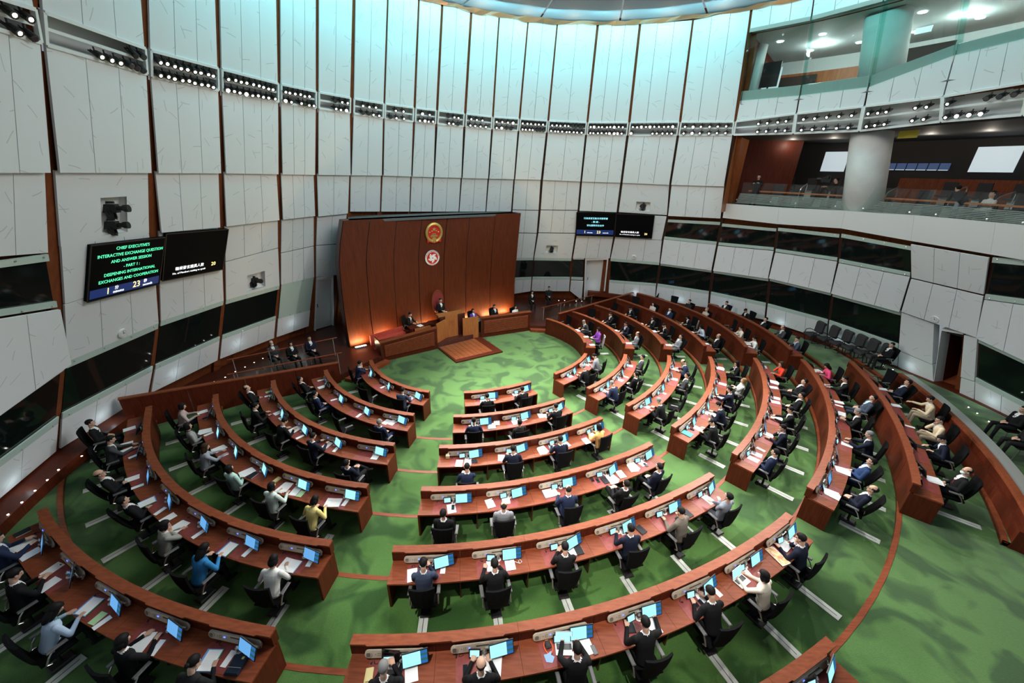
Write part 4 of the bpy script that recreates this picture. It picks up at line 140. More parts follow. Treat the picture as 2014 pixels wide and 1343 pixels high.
ITEMS=[['p',[-6.18,15.233,0.745],-1.035,'first from left, first row, left block'],['c',[-5.365,14.23,0.746],-0.672,'on first row desk, left block'],['p',[-3.996,13.425,0.747],-0.42,'second from left, first row, left block'],['c',[-8.018,14.338,0.914],-0.922,'first from left, second row, left block'],['p',[-7.722,13.805,0.91],-0.817,'first from left, second row, left block'],['ph',[-7.153,13.359,0.911],-1.014,'on second row desk, left block'],['c',[-6.827,12.887,0.912],-0.93,'second from left, second row, left block'],['c',[-5.492,11.892,0.914],-0.346,'third from left, second row, left block'],['p',[-4.386,11.553,0.91],-0.429,'second from left, second row, left block'],['p',[-4.16,11.522,0.911],-0.386,'third from left, second row, left block'],['grn',[-9.416,13.049,1.077],-0.747,'on third row desk, left block'],['c',[-9.259,12.757,1.079],-0.936,'first from left, third row, left block'],['p',[-8.272,11.674,1.075],-0.601,'first from left, third row, left block'],['p',[-7.929,11.396,1.076],-0.714,'second from left, third row, left block'],['s',[-7.187,10.728,1.077],-0.503,'on third row desk, left block'],['c',[-6.822,10.347,1.079],-0.671,'second from left, third row, left block'],['p',[-5.778,9.999,1.075],-0.316,'third from left, third row, left block'],['c',[-5.419,9.805,1.076],-0.167,'third from left, third row, left block'],['p',[-4.085,9.544,1.077],-0.129,'fourth from left, third row, left block'],['p',[-10.694,11.348,1.244],-0.794,'first from left, fourth row, left block'],['ph',[-10.348,11.0,1.24],-0.791,'on fourth row desk, left block'],['s',[-9.82,10.279,1.241],-0.99,'first from left, fourth row, left block'],['c',[-9.614,10.151,1.242],-0.649,'first from left, fourth row, left block'],['s',[-8.785,9.444,1.244],-0.615,'second from left, fourth row, left block'],['c',[-8.471,9.181,1.24],-0.705,'second from left, fourth row, left block'],['s',[-7.346,8.513,1.241],-0.678,'third from left, fourth row, left block'],['n',[-7.119,8.403,1.242],-0.311,'on fourth row desk, left block'],['yel',[-6.36,8.239,1.244],-0.41,'on fourth row desk, left block'],['s',[-6.006,7.99,1.24],-0.226,'fourth from left, fourth row, left block'],['p',[-5.653,7.877,1.241],-0.12,'second from left, fourth row, left block'],['grn',[-5.462,7.795,1.242],-0.192,'on fourth row desk, left block'],['o',[-4.49,7.522,1.244],0.008,'on fourth row desk, left block'],['c',[-4.186,7.561,1.24],-0.189,'third from left, fourth row, left block'],['p',[-12.032,10.083,1.406],-0.775,'first from left, fifth row, left block'],['p',[-11.452,9.353,1.407],-0.868,'second from left, fifth row, left block'],['p',[-11.202,9.073,1.409],-0.62,'third from left, fifth row, left block'],['c',[-10.772,8.85,1.405],-0.612,'first from left, fifth row, left block'],['p',[-10.045,7.984,1.406],-0.857,'fourth from left, fifth row, left block'],['c',[-9.658,7.711,1.407],-0.807,'second from left, fifth row, left block'],['b',[-8.966,7.204,1.409],-0.707,'first from left, fifth row, left block'],['c',[-8.433,6.954,1.405],-0.31,'third from left, fifth row, left block'],['p',[-8.077,6.755,1.406],-0.51,'fifth from left, fifth row, left block'],['s',[-7.64,6.509,1.407],-0.391,'on fifth row desk, left block'],['c',[-7.045,6.34,1.409],-0.469,'fourth from left, fifth row, left block'],['b',[-6.13,5.988,1.405],-0.277,'second from left, fifth row, left block'],['c',[-5.656,5.941,1.406],-0.299,'fifth from left, fifth row, left block'],['o',[-4.582,5.651,1.407],-0.215,'on fifth row desk, left block'],['c',[-4.189,5.758,1.409],-0.079,'sixth from left, fifth row, left block'],['n',[-10.729,6.119,1.569],-0.523,'on sixth row desk, left block'],['s',[-10.385,5.804,1.57],-0.358,'first from left, sixth row, left block'],['p',[-9.977,5.61,1.571],-0.432,'first from left, sixth row, left block'],['p',[-9.169,5.289,1.573],-0.276,'second from left, sixth row, left block'],['p',[-8.904,4.984,1.569],-0.285,'third from left, sixth row, left block'],['b',[-7.727,4.6,1.57],-0.13,'first from left, sixth row, left block'],['grn',[-7.369,4.399,1.571],-0.246,'on sixth row desk, left block'],['c',[-7.22,4.327,1.573],-0.47,'first from left, sixth row, left block'],['s',[-6.254,4.021,1.569],-0.092,'second from left, sixth row, left block'],['c',[-5.923,3.963,1.57],-0.022,'second from left, sixth row, left block'],['b',[-4.909,3.797,1.571],0.02,'second from left, sixth row, left block'],['c',[-4.606,3.83,1.573],-0.127,'third from left, sixth row, left block'],['bag',[-4.394,3.733,1.569],-0.041,'on sixth row desk, left block'],['blu',[-1.097,13.362,0.746],0.142,'on first row desk, centre block'],['p',[-0.733,13.573,0.747],0.471,'first from left, first row, centre block'],['p',[0.172,13.981,0.749],0.505,'second from left, first row, centre block'],['b',[-0.637,11.49,0.91],0.16,'on second row desk, centre block'],['p',[-0.46,11.713,0.911],0.062,'first from left, second row, centre block'],['s',[0.217,11.826,0.912],0.492,'on second row desk, centre block'],['p',[0.488,12.015,0.914],0.594,'second from left, second row, centre block'],['p',[1.156,12.246,0.91],0.271,'third from left, second row, centre block'],['p',[1.382,12.225,0.911],0.584,'fourth from left, second row, centre block'],['box',[-1.869,9.581,1.077],0.042,'on third row desk, centre block'],['p',[-1.488,9.34,1.079],-0.032,'first from left, third row, centre block'],['p',[-1.234,9.408,1.075],0.031,'second from left, third row, centre block'],['ph',[-1.082,9.433,1.076],0.278,'first from left, third row, centre block'],['ph',[-0.99,9.453,1.077],0.324,'second from left, third row, centre block'],['p',[-0.22,9.636,1.079],0.032,'third from left, third row, centre block'],['s',[1.08,10.052,1.075],0.42,'on third row desk, centre block'],['blu',[1.402,10.212,1.076],0.202,'on third row desk, centre block'],['p',[1.869,10.414,1.077],0.529,'fourth from left, third row, centre block'],['p',[2.563,10.605,1.079],0.421,'fifth from left, third row, centre block'],['p',[2.801,10.973,1.075],0.692,'sixth from left, third row, centre block'],['p',[-1.425,7.458,1.241],0.3,'first from left, fourth row, centre block'],['ph',[-1.389,7.492,1.242],0.091,'first from left, fourth row, centre block'],['p',[-0.443,7.663,1.244],0.399,'second from left, fourth row, centre block'],['p',[-0.034,7.818,1.24],0.126,'third from left, fourth row, centre block'],['cab',[0.185,7.965,1.241],0.051,'on fourth row desk, centre block'],['o',[1.168,8.091,1.242],0.338,'on fourth row desk, centre block'],['ph',[2.403,8.647,1.244],0.195,'second from left, fourth row, centre block'],['ph',[2.557,8.614,1.24],0.294,'third from left, fourth row, centre block'],['n',[2.764,8.623,1.241],0.387,'on fourth row desk, centre block'],['s',[2.982,8.692,1.242],0.501,'first from left, fourth row, centre block'],['p',[3.28,8.899,1.244],0.327,'fourth from left, fourth row, centre block'],['s',[3.718,9.205,1.24],0.302,'second from left, fourth row, centre block'],['p',[4.02,9.431,1.241],0.69,'fifth from left, fourth row, centre block'],['ph',[4.131,9.32,1.242],0.446,'fourth from left, fourth row, centre block'],['p',[-1.939,5.519,1.409],0.255,'first from left, fifth row, centre block'],['ph',[-1.524,5.658,1.405],0.253,'on fifth row desk, centre block'],['c',[-1.324,5.699,1.406],0.051,'first from left, fifth row, centre block'],['p',[-0.297,5.807,1.407],0.161,'second from left, fifth row, centre block'],['p',[0.103,5.841,1.409],0.211,'third from left, fifth row, centre block'],['cab',[0.269,5.895,1.405],0.266,'on fifth row desk, centre block'],['p',[1.502,6.229,1.406],0.338,'fourth from left, fifth row, centre block'],['n',[1.652,6.234,1.407],0.322,'first from left, fifth row, centre block'],['c',[2.743,6.786,1.409],0.438,'second from left, fifth row, centre block'],['n',[3.239,6.833,1.405],0.601,'second from left, fifth row, centre block'],['n',[4.578,7.371,1.406],0.495,'third from left, fifth row, centre block'],['p',[5.328,7.862,1.407],0.505,'fifth from left, fifth row, centre block'],['yel',[-2.175,3.644,1.573],0.126,'on sixth row desk, centre block'],['lb',[-1.893,3.761,1.569],-0.063,'on sixth row desk, centre block'],['ph',[-1.687,3.766,1.57],-0.035,'first from left, sixth row, centre block'],['p',[-1.501,3.721,1.571],0.285,'first from left, sixth row, centre block'],['ph',[-0.613,3.77,1.573],0.131,'second from left, sixth row, centre block'],['p',[-0.219,3.843,1.569],0.164,'second from left, sixth row, centre block'],['p',[-0.116,3.846,1.57],-0.05,'third from left, sixth row, centre block'],['cloth',[0.813,3.987,1.571],0.171,'on sixth row desk, centre block'],['hp',[0.803,4.151,1.573],0.244,'on sixth row desk, centre block'],['lw',[1.081,4.134,1.569],0.02,'first from left, sixth row, centre block'],['p',[1.477,4.197,1.57],0.302,'fourth from left, sixth row, centre block'],['ph',[1.607,4.133,1.571],0.33,'third from left, sixth row, centre block'],['n',[2.334,4.543,1.573],0.121,'on sixth row desk, centre block'],['p',[2.78,4.556,1.569],0.392,'fifth from left, sixth row, centre block'],['ph',[3.749,5.0,1.57],0.381,'fourth from left, sixth row, centre block'],['ph',[3.871,5.004,1.571],0.475,'fifth from left, sixth row, centre block'],['p',[3.939,5.092,1.573],0.331,'sixth from left, sixth row, centre block'],['c',[4.272,5.266,1.569],0.508,'first from left, sixth row, centre block'],['lw',[4.908,5.488,1.57],0.56,'second from left, sixth row, centre block'],['c',[5.126,5.726,1.571],0.266,'second from left, sixth row, centre block'],['mag',[6.024,6.098,1.573],0.34,'on sixth row desk, centre block'],['lc',[6.349,6.369,1.569],0.63,'on sixth row desk, centre block'],['p',[6.658,6.541,1.57],0.777,'seventh from left, sixth row, centre block'],['p',[5.036,3.662,1.736],0.328,'on seventh row desk, centre block'],['p',[2.664,15.701,0.749],0.754,'first from near end, first row, right block'],['p',[3.649,16.909,0.745],1.077,'second from near end, first row, right block'],['org',[3.734,17.259,0.746],1.031,'on first row desk, right block'],['p',[3.926,14.192,0.912],0.71,'first from near end, second row, right block'],['p',[4.82,15.181,0.914],0.864,'second from near end, second row, right block'],['c',[5.148,15.481,0.91],0.936,'on second row desk, right block'],['p',[5.623,16.612,0.911],1.189,'third from near end, second row, right block'],['p',[5.239,12.835,1.077],0.688,'first from near end, third row, right block'],['c',[6.242,13.879,1.079],0.861,'on third row desk, right block'],['p',[7.146,15.099,1.075],1.186,'second from near end, third row, right block'],['p',[7.539,16.059,1.076],0.982,'third from near end, third row, right block'],['teal',[6.028,10.941,1.242],0.748,'on fourth row desk, right block'],['ph',[6.287,11.181,1.244],0.847,'on fourth row desk, right block'],['p',[6.53,11.26,1.24],0.686,'first from near end, fourth row, right block'],['s',[7.368,12.174,1.241],0.732,'first from near end, fourth row, right block'],['p',[8.329,13.342,1.242],1.105,'second from near end, fourth row, right block'],['p',[8.927,14.479,1.244],0.983,'third from near end, fourth row, right block'],['s',[9.52,15.948,1.24],1.095,'second from near end, fourth row, right block'],['p',[7.449,9.542,1.406],0.734,'first from near end, fifth row, right block'],['p',[7.671,9.771,1.407],0.872,'second from near end, fifth row, right block'],['c',[7.941,10.01,1.409],0.632,'on fifth row desk, right block'],['p',[8.656,10.801,1.405],0.794,'third from near end, fifth row, right block'],['s',[9.526,11.808,1.406],0.867,'first from near end, fifth row, right block'],['p',[10.15,12.881,1.407],1.184,'fourth from near end, fifth row, right block'],['p',[10.338,13.191,1.409],1.034,'fifth from near end, fifth row, right block'],['p',[10.774,14.029,1.405],1.294,'sixth from near end, fifth row, right block'],['s',[11.037,14.465,1.406],1.019,'second from near end, fifth row, right block'],['lw',[11.454,15.885,1.407],1.199,'on fifth row desk, right block'],['s',[8.647,8.015,1.573],0.808,'first from near end, sixth row, right block'],['s',[9.649,8.945,1.569],0.991,'second from near end, sixth row, right block'],['p',[10.725,10.172,1.57],0.883,'first from near end, sixth row, right block'],['lc',[11.896,11.931,1.571],0.915,'on sixth row desk, right block'],['c',[12.222,12.495,1.573],0.913,'on sixth row desk, right block'],['p',[12.422,12.757,1.569],1.116,'second from near end, sixth row, right block'],['p',[12.933,14.041,1.57],1.061,'third from near end, sixth row, right block'],['s',[13.403,15.328,1.571],1.429,'third from near end, sixth row, right block'],['s',[11.747,8.478,1.738],1.074,'on seventh row desk, right block'],['n',[12.788,9.958,1.734],0.86,'on seventh row desk, right block'],['c',[13.45,11.041,1.735],0.949,'on seventh row desk, right block'],['p',[14.159,12.369,1.736],1.247,'first from near end, seventh row, right block'],['p',[14.706,13.578,1.738],1.241,'second from near end, seventh row, right block'],['p',[4.338,19.315,0.745],-4.52,'first from near end, first row, far block'],['p',[4.178,20.409,0.746],-4.464,'second from near end, first row, far block'],['s',[3.783,21.319,0.747],-4.394,'on first row desk, far block'],['p',[6.284,19.292,0.914],-4.746,'first from near end, second row, far block'],['p',[5.979,21.093,0.91],-4.23,'second from near end, second row, far block'],['p',[8.235,18.827,1.076],1.439,'first from near end, third row, far block'],['b',[8.036,20.677,1.077],-4.542,'on third row desk, far block'],['p',[7.659,21.888,1.079],-4.376,'second from near end, third row, far block'],['p',[10.133,18.77,1.24],-4.714,'first from near end, fourth row, far block'],['p',[10.029,20.367,1.241],-4.583,'second from near end, fourth row, far block'],['p',[9.765,21.522,1.242],-4.258,'third from near end, fourth row, far block'],['p',[12.128,18.491,1.409],1.309,'on fifth row desk, far block'],['s',[12.181,19.892,1.405],-4.889,'on fifth row desk, far block'],['c',[13.95,18.145,1.57],1.676,'on sixth row desk, far block'],['p',[14.03,19.27,1.571],-4.535,'on sixth row desk, far block']]
import bpy, bmesh, math, random
import numpy as np
from mathutils import Vector, Matrix
S = bpy.context.scene
COL = S.collection
rnd = random.Random(7)
PI = math.pi
# ---------------------------------------------------------------- camera, light, exposure
cam = bpy.data.cameras.new('camera'); camo = bpy.data.objects.new('camera', cam); COL.objects.link(camo)
cam.sensor_width = 36.0; cam.lens = CAM[0] / 2014.0 * 36.0; cam.clip_start = .05; cam.clip_end = 200
_p, _r = CAM[1], CAM[2]
_f = Vector((0, math.cos(_p), -math.sin(_p))); _u = Vector((0, math.sin(_p), math.cos(_p))); _x = Vector((1, 0, 0))
_x2 = math.cos(_r) * _x + math.sin(_r) * _u; _u2 = -math.sin(_r) * _x + math.cos(_r) * _u
camo.matrix_world = Matrix(((_x2.x, _u2.x, -_f.x, 0), (_x2.y, _u2.y, -_f.y, 0), (_x2.z, _u2.z, -_f.z, CAM[3]), (0, 0, 0, 1)))
S.camera = camo
S.view_settings.view_transform = 'Standard'; S.view_settings.look = 'None'
S.view_settings.gamma = 1; S.view_settings.use_curve_mapping = False
S.view_settings.exposure = .66
try:
    S.cycles.use_denoising = True; S.cycles.max_bounces = 5; S.cycles.diffuse_bounces = 3; S.cycles.glossy_bounces = 2
    S.cycles.transmission_bounces = 3; S.cycles.transparent_max_bounces = 8; S.cycles.caustics_reflective = False; S.cycles.caustics_refractive = False
    S.cycles.sample_clamp_indirect = 3.0
except Exception: pass
W = bpy.data.worlds.new('World'); S.world = W; W.use_nodes = True
W.node_tree.nodes['Background'].inputs[0].default_value = (.78, .9, 1, 1)
W.node_tree.nodes['Background'].inputs[1].default_value = WORLD_S
WCX, WCY = 2.687, 12.06
def RZ(z, off=0.): return 16.5 - .387 * (z - 1.05) + off
def lamp(kind, name, loc, target, energy, col=(1, 1, 1), size=.2, spot=1.0, blend=.4, sizey=None):
    l = bpy.data.lights.new(name, kind); l.energy = energy; l.color = col
    if kind == 'AREA':
        l.size = size
        if sizey: l.shape = 'RECTANGLE'; l.size_y = sizey
    else: l.shadow_soft_size = size
    if kind == 'SPOT': l.spot_size = spot; l.spot_blend = blend
    o = bpy.data.objects.new(name, l); COL.objects.link(o); o.location = loc
    d = Vector(target) - Vector(loc); o.rotation_euler = d.to_track_quat('-Z', 'Y').to_euler()
    return o
# added broad fill light, hung under the closed ceiling
lamp('AREA', 'ceiling_fill', (WCX + .6, WCY + 1.2, 14.6), (WCX + .6, WCY + 1.2, 0), 1150, (1, .98, .96), 9)
# cyan cove light along the ceiling edge, shining on the top of the wall
for i in range(14):
    a = math.radians(-8 + i * 14.2); z = 15.35; R = RZ(z, -1.9)
    c, s = math.cos(a), math.sin(a)
    lamp('AREA', 'cove_light', (WCX + c * R, WCY + s * R, z), (WCX + c * (R + 2.4), WCY + s * (R + 2.4), z - 1.2), (46 if a > .95 else 24), (.30, .92, 1.0), 2.9, sizey=.3)
# spotlights of the lighting band
for i in range(16):
    a = math.radians(2 + i * 12.2); z = 11.4; R = RZ(z, -.5)
    c, s = math.cos(a), math.sin(a)
    k = rnd.uniform(.15, 1.05)
    tx, ty = 3.2 + rnd.uniform(-5, 6.5), 14 + rnd.uniform(-6, 5)
    lamp('SPOT', 'stage_light', (WCX + c * R, WCY + s * R, z), (tx, ty, .5), SPOT_E, (1, .96, .9), .12, math.radians(52), .55)
# three tighter spotlights added out of view to brighten the centre rows
for sx, sy, tx, ty in ((-3.5, 2.5, -.6, 6.3), (2.6, 1.2, 2.2, 6.8), (8.5, 2.0, 4.6, 9.2)):
    lamp('SPOT', 'stage_light', (sx, sy, 11.3), (tx, ty, 1.2), 2300, (1, .95, .88), .15, math.radians(38), .7)
# ---------------------------------------------------------------- materials
def nn(nt, t, **k):
    n = nt.nodes.new(t)
    for a, b in k.items(): setattr(n, a, b)
    return n
def mat(name, col, rough=.5, metal=0., spec=.5, emit=None, es=1., alpha=None):
    m = bpy.data.materials.new(name); m.use_nodes = True
    b = m.node_tree.nodes['Principled BSDF']
    b.inputs['Base Color'].default_value = (*col, 1); b.inputs['Roughness'].default_value = rough
    b.inputs['Metallic'].default_value = metal; b.inputs['Specular IOR Level'].default_value = spec
    if emit: b.inputs['Emission Color'].default_value = (*emit, 1); b.inputs['Emission Strength'].default_value = es
    m.diffuse_color = (*col, 1)
    return m
def noisy(name, c1, c2, scale=(4, 4, 4), rough=.5, spec=.4, detail=3, lo=.35, hi=.65, bump=0., dist=0., coat=0.):
    m = mat(name, c1, rough, 0, spec); nt = m.node_tree; b = nt.nodes['Principled BSDF']
    tc = nn(nt, 'ShaderNodeTexCoord'); mp = nn(nt, 'ShaderNodeMapping'); mp.inputs['Scale'].default_value = scale
    nz = nn(nt, 'ShaderNodeTexNoise'); nz.inputs['Scale'].default_value = 1; nz.inputs['Detail'].default_value = detail
    nz.inputs['Distortion'].default_value = dist
    cr = nn(nt, 'ShaderNodeValToRGB'); cr.color_ramp.elements[0].position = lo; cr.color_ramp.elements[1].position = hi
    cr.color_ramp.elements[0].color = (*c1, 1); cr.color_ramp.elements[1].color = (*c2, 1)
    nt.links.new(tc.outputs['Object'], mp.inputs[0]); nt.links.new(mp.outputs[0], nz.inputs['Vector'])
    nt.links.new(nz.outputs[0], cr.inputs[0]); nt.links.new(cr.outputs[0], b.inputs['Base Color'])
    if bump:
        bp = nn(nt, 'ShaderNodeBump'); bp.inputs['Strength'].default_value = bump; bp.inputs['Distance'].default_value = .01
        nt.links.new(nz.outputs[0], bp.inputs['Height']); nt.links.new(bp.outputs[0], b.inputs['Normal'])
    if coat: b.inputs['Coat Weight'].default_value = coat; b.inputs['Coat Roughness'].default_value = .25
    return m
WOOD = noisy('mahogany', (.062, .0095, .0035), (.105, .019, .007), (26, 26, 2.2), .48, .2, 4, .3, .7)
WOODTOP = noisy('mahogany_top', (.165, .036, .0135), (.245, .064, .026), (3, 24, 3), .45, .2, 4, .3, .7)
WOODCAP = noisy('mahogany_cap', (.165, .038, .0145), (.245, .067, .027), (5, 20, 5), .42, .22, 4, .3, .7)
WOODDARK = noisy('dark_wood', (.045, .010, .006), (.085, .020, .011), (20, 20, 3), .3, .5, 4, .3, .7)
WOODLIGHT = noisy('cherry_wood', (.32, .105, .028), (.44, .165, .05), (18, 18, 2), .42, .4, 4, .3, .7)
PLANK = noisy('plank_wood', (.20, .052, .017), (.33, .10, .036), (2, 9, 3), .3, .5, 4, .3, .7)
WOODWALL = noisy('wall_veneer', (.075, .0145, .0045), (.125, .025, .007), (24, 24, .9), .5, .18, 5, .3, .7)
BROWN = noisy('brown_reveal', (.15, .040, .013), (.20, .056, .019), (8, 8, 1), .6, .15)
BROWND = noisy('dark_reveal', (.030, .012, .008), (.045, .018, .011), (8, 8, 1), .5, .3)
ORANGEWOOD = noisy('orange_wood', (.36, .10, .025), (.48, .16, .045), (14, 14, 1), .4, .4)
# carpet: tufted pile; dark shadow patches are painted into its colour as noise
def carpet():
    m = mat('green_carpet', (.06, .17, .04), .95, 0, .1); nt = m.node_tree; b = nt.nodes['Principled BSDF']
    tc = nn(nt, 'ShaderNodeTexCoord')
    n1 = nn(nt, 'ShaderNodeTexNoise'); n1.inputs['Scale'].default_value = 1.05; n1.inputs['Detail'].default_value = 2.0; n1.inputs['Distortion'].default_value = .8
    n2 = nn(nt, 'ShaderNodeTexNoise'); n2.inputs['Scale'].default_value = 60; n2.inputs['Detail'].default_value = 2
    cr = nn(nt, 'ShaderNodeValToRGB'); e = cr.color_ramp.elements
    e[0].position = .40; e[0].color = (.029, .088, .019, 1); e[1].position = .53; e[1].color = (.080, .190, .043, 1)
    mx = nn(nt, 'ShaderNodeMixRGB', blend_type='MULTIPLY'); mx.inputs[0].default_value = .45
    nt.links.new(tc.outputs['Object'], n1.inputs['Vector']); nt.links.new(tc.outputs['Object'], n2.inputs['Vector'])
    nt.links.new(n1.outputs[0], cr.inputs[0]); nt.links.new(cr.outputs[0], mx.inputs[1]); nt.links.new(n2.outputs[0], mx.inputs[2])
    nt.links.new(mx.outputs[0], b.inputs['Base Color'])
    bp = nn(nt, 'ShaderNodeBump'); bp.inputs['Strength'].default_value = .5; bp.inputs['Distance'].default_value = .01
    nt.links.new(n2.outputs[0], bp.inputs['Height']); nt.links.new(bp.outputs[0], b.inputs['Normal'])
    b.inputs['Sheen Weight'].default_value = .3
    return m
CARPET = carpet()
# white acoustic panels with scattered slash marks, in metres on the panel's own face (UV)
def panelmat():
    m = mat('white_panel', (.74, .75, .74), .65, 0, .3); nt = m.node_tree; b = nt.nodes['Principled BSDF']
    uv = nn(nt, 'ShaderNodeUVMap')
    prev = None
    for (sc, off, ln, wd) in ((1.15, 0., .17, .013), (1.0, 7.3, .15, .010)):
        mp = nn(nt, 'ShaderNodeMapping'); mp.inputs['Scale'].default_value = (sc, sc, 1); mp.inputs['Location'].default_value = (off, off * .7, 0)
        vo = nn(nt, 'ShaderNodeTexVoronoi', voronoi_dimensions='2D'); vo.inputs['Scale'].default_value = 1; vo.inputs['Randomness'].default_value = .8
        sub = nn(nt, 'ShaderNodeVectorMath', operation='SUBTRACT')
        nt.links.new(uv.outputs[0], mp.inputs[0]); nt.links.new(mp.outputs[0], vo.inputs['Vector'])
        nt.links.new(mp.outputs[0], sub.inputs[0]); nt.links.new(vo.outputs['Position'], sub.inputs[1])
        sep = nn(nt, 'ShaderNodeSeparateColor'); nt.links.new(vo.outputs['Color'], sep.inputs[0])
        an = nn(nt, 'ShaderNodeMath', operation='MULTIPLY'); an.inputs[1].default_value = 6.28; nt.links.new(sep.outputs[0], an.inputs[0])
        ro = nn(nt, 'ShaderNodeVectorRotate', rotation_type='Z_AXIS'); nt.links.new(sub.outputs[0], ro.inputs[0]); nt.links.new(an.outputs[0], ro.inputs['Angle'])
        sx = nn(nt, 'ShaderNodeSeparateXYZ'); nt.links.new(ro.outputs[0], sx.inputs[0])
        ax = nn(nt, 'ShaderNodeMath', operation='ABSOLUTE'); nt.links.new(sx.outputs[0], ax.inputs[0])
        # slight arc: y + x^2
        sq = nn(nt, 'ShaderNodeMath', operation='MULTIPLY'); nt.links.new(sx.outputs[0], sq.inputs[0]); nt.links.new(sx.outputs[0], sq.inputs[1])
        sq2 = nn(nt, 'ShaderNodeMath', operation='MULTIPLY'); sq2.inputs[1].default_value = .35; nt.links.new(sq.outputs[0], sq2.inputs[0]); sq = sq2
        ad = nn(nt, 'ShaderNodeMath', operation='ADD'); nt.links.new(sx.outputs[1], ad.inputs[0]); nt.links.new(sq.outputs[0], ad.inputs[1])
        ay = nn(nt, 'ShaderNodeMath', operation='ABSOLUTE'); nt.links.new(ad.outputs[0], ay.inputs[0])
        l1 = nn(nt, 'ShaderNodeMath', operation='LESS_THAN'); l1.inputs[1].default_value = ln; nt.links.new(ax.outputs[0], l1.inputs[0])
        l2 = nn(nt, 'ShaderNodeMath', operation='LESS_THAN'); l2.inputs[1].default_value = wd; nt.links.new(ay.outputs[0], l2.inputs[0])
        mu = nn(nt, 'ShaderNodeMath', operation='MULTIPLY'); nt.links.new(l1.outputs[0], mu.inputs[0]); nt.links.new(l2.outputs[0], mu.inputs[1])
        if prev is None: prev = mu
        else:
            mxx = nn(nt, 'ShaderNodeMath', operation='MAXIMUM'); nt.links.new(prev.outputs[0], mxx.inputs[0]); nt.links.new(mu.outputs[0], mxx.inputs[1]); prev = mxx
    mx = nn(nt, 'ShaderNodeMixRGB'); mx.inputs[1].default_value = (.73, .75, .76, 1); mx.inputs[2].default_value = (.55, .56, .56, 1)
    nt.links.new(prev.outputs[0], mx.inputs[0]); nt.links.new(mx.outputs[0], b.inputs['Base Color'])
    return m
PANEL = panelmat()
WHITE = mat('white_paint', (.76, .77, .76), .5)
JOINT = mat('joint_grey', (.20, .20, .19), .7)
FROST = mat('frosted_green_glass', (.50, .62, .56), .25, 0, .5)
DARKGLASS = mat('dark_glass', (.006, .010, .009), .06, 0, .5)
BLACK = mat('black_plastic', (.012, .012, .013), .45, 0, .4)
BLACKF = noisy('black_mesh_fabric', (.004, .004, .0045), (.009, .009, .010), (80, 80, 80), .9, .08)
GREYF = noisy('charcoal_fabric', (.03, .028, .03), (.05, .047, .05), (60, 60, 60), .85, .2)
ARMGREY = mat('grey_armpad', (.22, .22, .22), .5)
CHROME = mat('brushed_metal', (.62, .62, .62), .28, .9)
STEEL = mat('steel_plate', (.52, .55, .52), .4, .6)
RAILM = noisy('rail_plate', (.44, .48, .44), (.58, .62, .57), (3, 3, 3), .42, .4)
CONSOLE = noisy('champagne_metal', (.42, .35, .27), (.52, .45, .36), (6, 6, 6), .38, .4)
GRILLE = mat('grille_dark', (.05, .04, .03), .6)
BLUELED = mat('blue_indicator', (.02, .05, .6), .4, emit=(.06, .12, 1), es=3)
DRED = noisy('red_leather_pad', (.20, .034, .028), (.26, .05, .042), (9, 9, 9), .5, .4)
PAPER = mat('white_paper', (.90, .90, .89), .7)
LENS = mat('lit_lens', (1, .95, .85), .3, emit=(1, .95, .88), es=5)
LENSW = mat('lit_lens_warm', (1, .8, .6), .3, emit=(1, .86, .68), es=26)
LENSD = mat('unlit_lens', (.05, .05, .06), .1)
SPOTB = mat('spotlight_black', (.014, .013, .013), .5)
BOXIN = mat('lightbox_grey', (.62, .63, .62), .6)
CEIL = mat('ceiling_grey', (.30, .31, .36), .75)
COPPER = mat('copper_foil', (.75, .42, .26), .28, .8)
SKIN = mat('skin', (.56, .34, .24), .5, 0, .4)
LIPS = mat('lips', (.42, .16, .13), .5)
EYEW = mat('eye_white', (.7, .7, .68), .3); EYED = mat('eye_dark', (.015, .01, .008), .2)
SHOE = mat('black_shoe', (.01, .01, .01), .3)
LED = mat('step_led', (1, 1, 1), .3, emit=(1, .97, .9), es=7)
WARM = mat('warm_uplight', (1, .85, .6), .3, emit=(1, .82, .5), es=16)
GOLD = mat('gilded_metal', (.72, .50, .16), .38, .7)
RED = mat('emblem_red', (.62, .025, .02), .45)
REDSEAT = noisy('red_upholstery', (.42, .055, .035), (.50, .075, .05), (9, 9, 9), .7, .3)
GREYSTRIPE = mat('grey_slat', (.30, .30, .28), .45, .3)
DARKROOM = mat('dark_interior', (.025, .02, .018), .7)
ROOMGREY = mat('room_grey', (.10, .10, .10), .8)
COLUMN = noisy('column_plaster', (.62, .62, .60), (.68, .68, .66), (2, 2, 2), .7, .3)
LITWIN = mat('lit_window', (.5, .6, .65), .4, emit=(.75, .88, .95), es=.36)
DOWNL = mat('downlight', (1, 1, 1), .3, emit=(.9, 1, 1), es=6)
def glass(name, col, k=.12):
    m = bpy.data.materials.new(name); m.use_nodes = True; nt = m.node_tree; nt.nodes.clear()
    o = nn(nt, 'ShaderNodeOutputMaterial'); t = nn(nt, 'ShaderNodeBsdfTransparent'); g = nn(nt, 'ShaderNodeBsdfGlossy'); x = nn(nt, 'ShaderNodeMixShader')
    t.inputs[0].default_value = (*col, 1); g.inputs['Roughness'].default_value = .03; x.inputs[0].default_value = k
    nt.links.new(t.outputs[0], x.inputs[1]); nt.links.new(g.outputs[0], x.inputs[2]); nt.links.new(x.outputs[0], o.inputs[0])
    return m
GLASS = glass('clear_glass', (.90, .96, .94), .07); GREENGLASS = glass('green_tint_glass', (.72, .93, .89), .10); CUPGLASS = glass('cup_glass', (.75, .75, .72), .25)
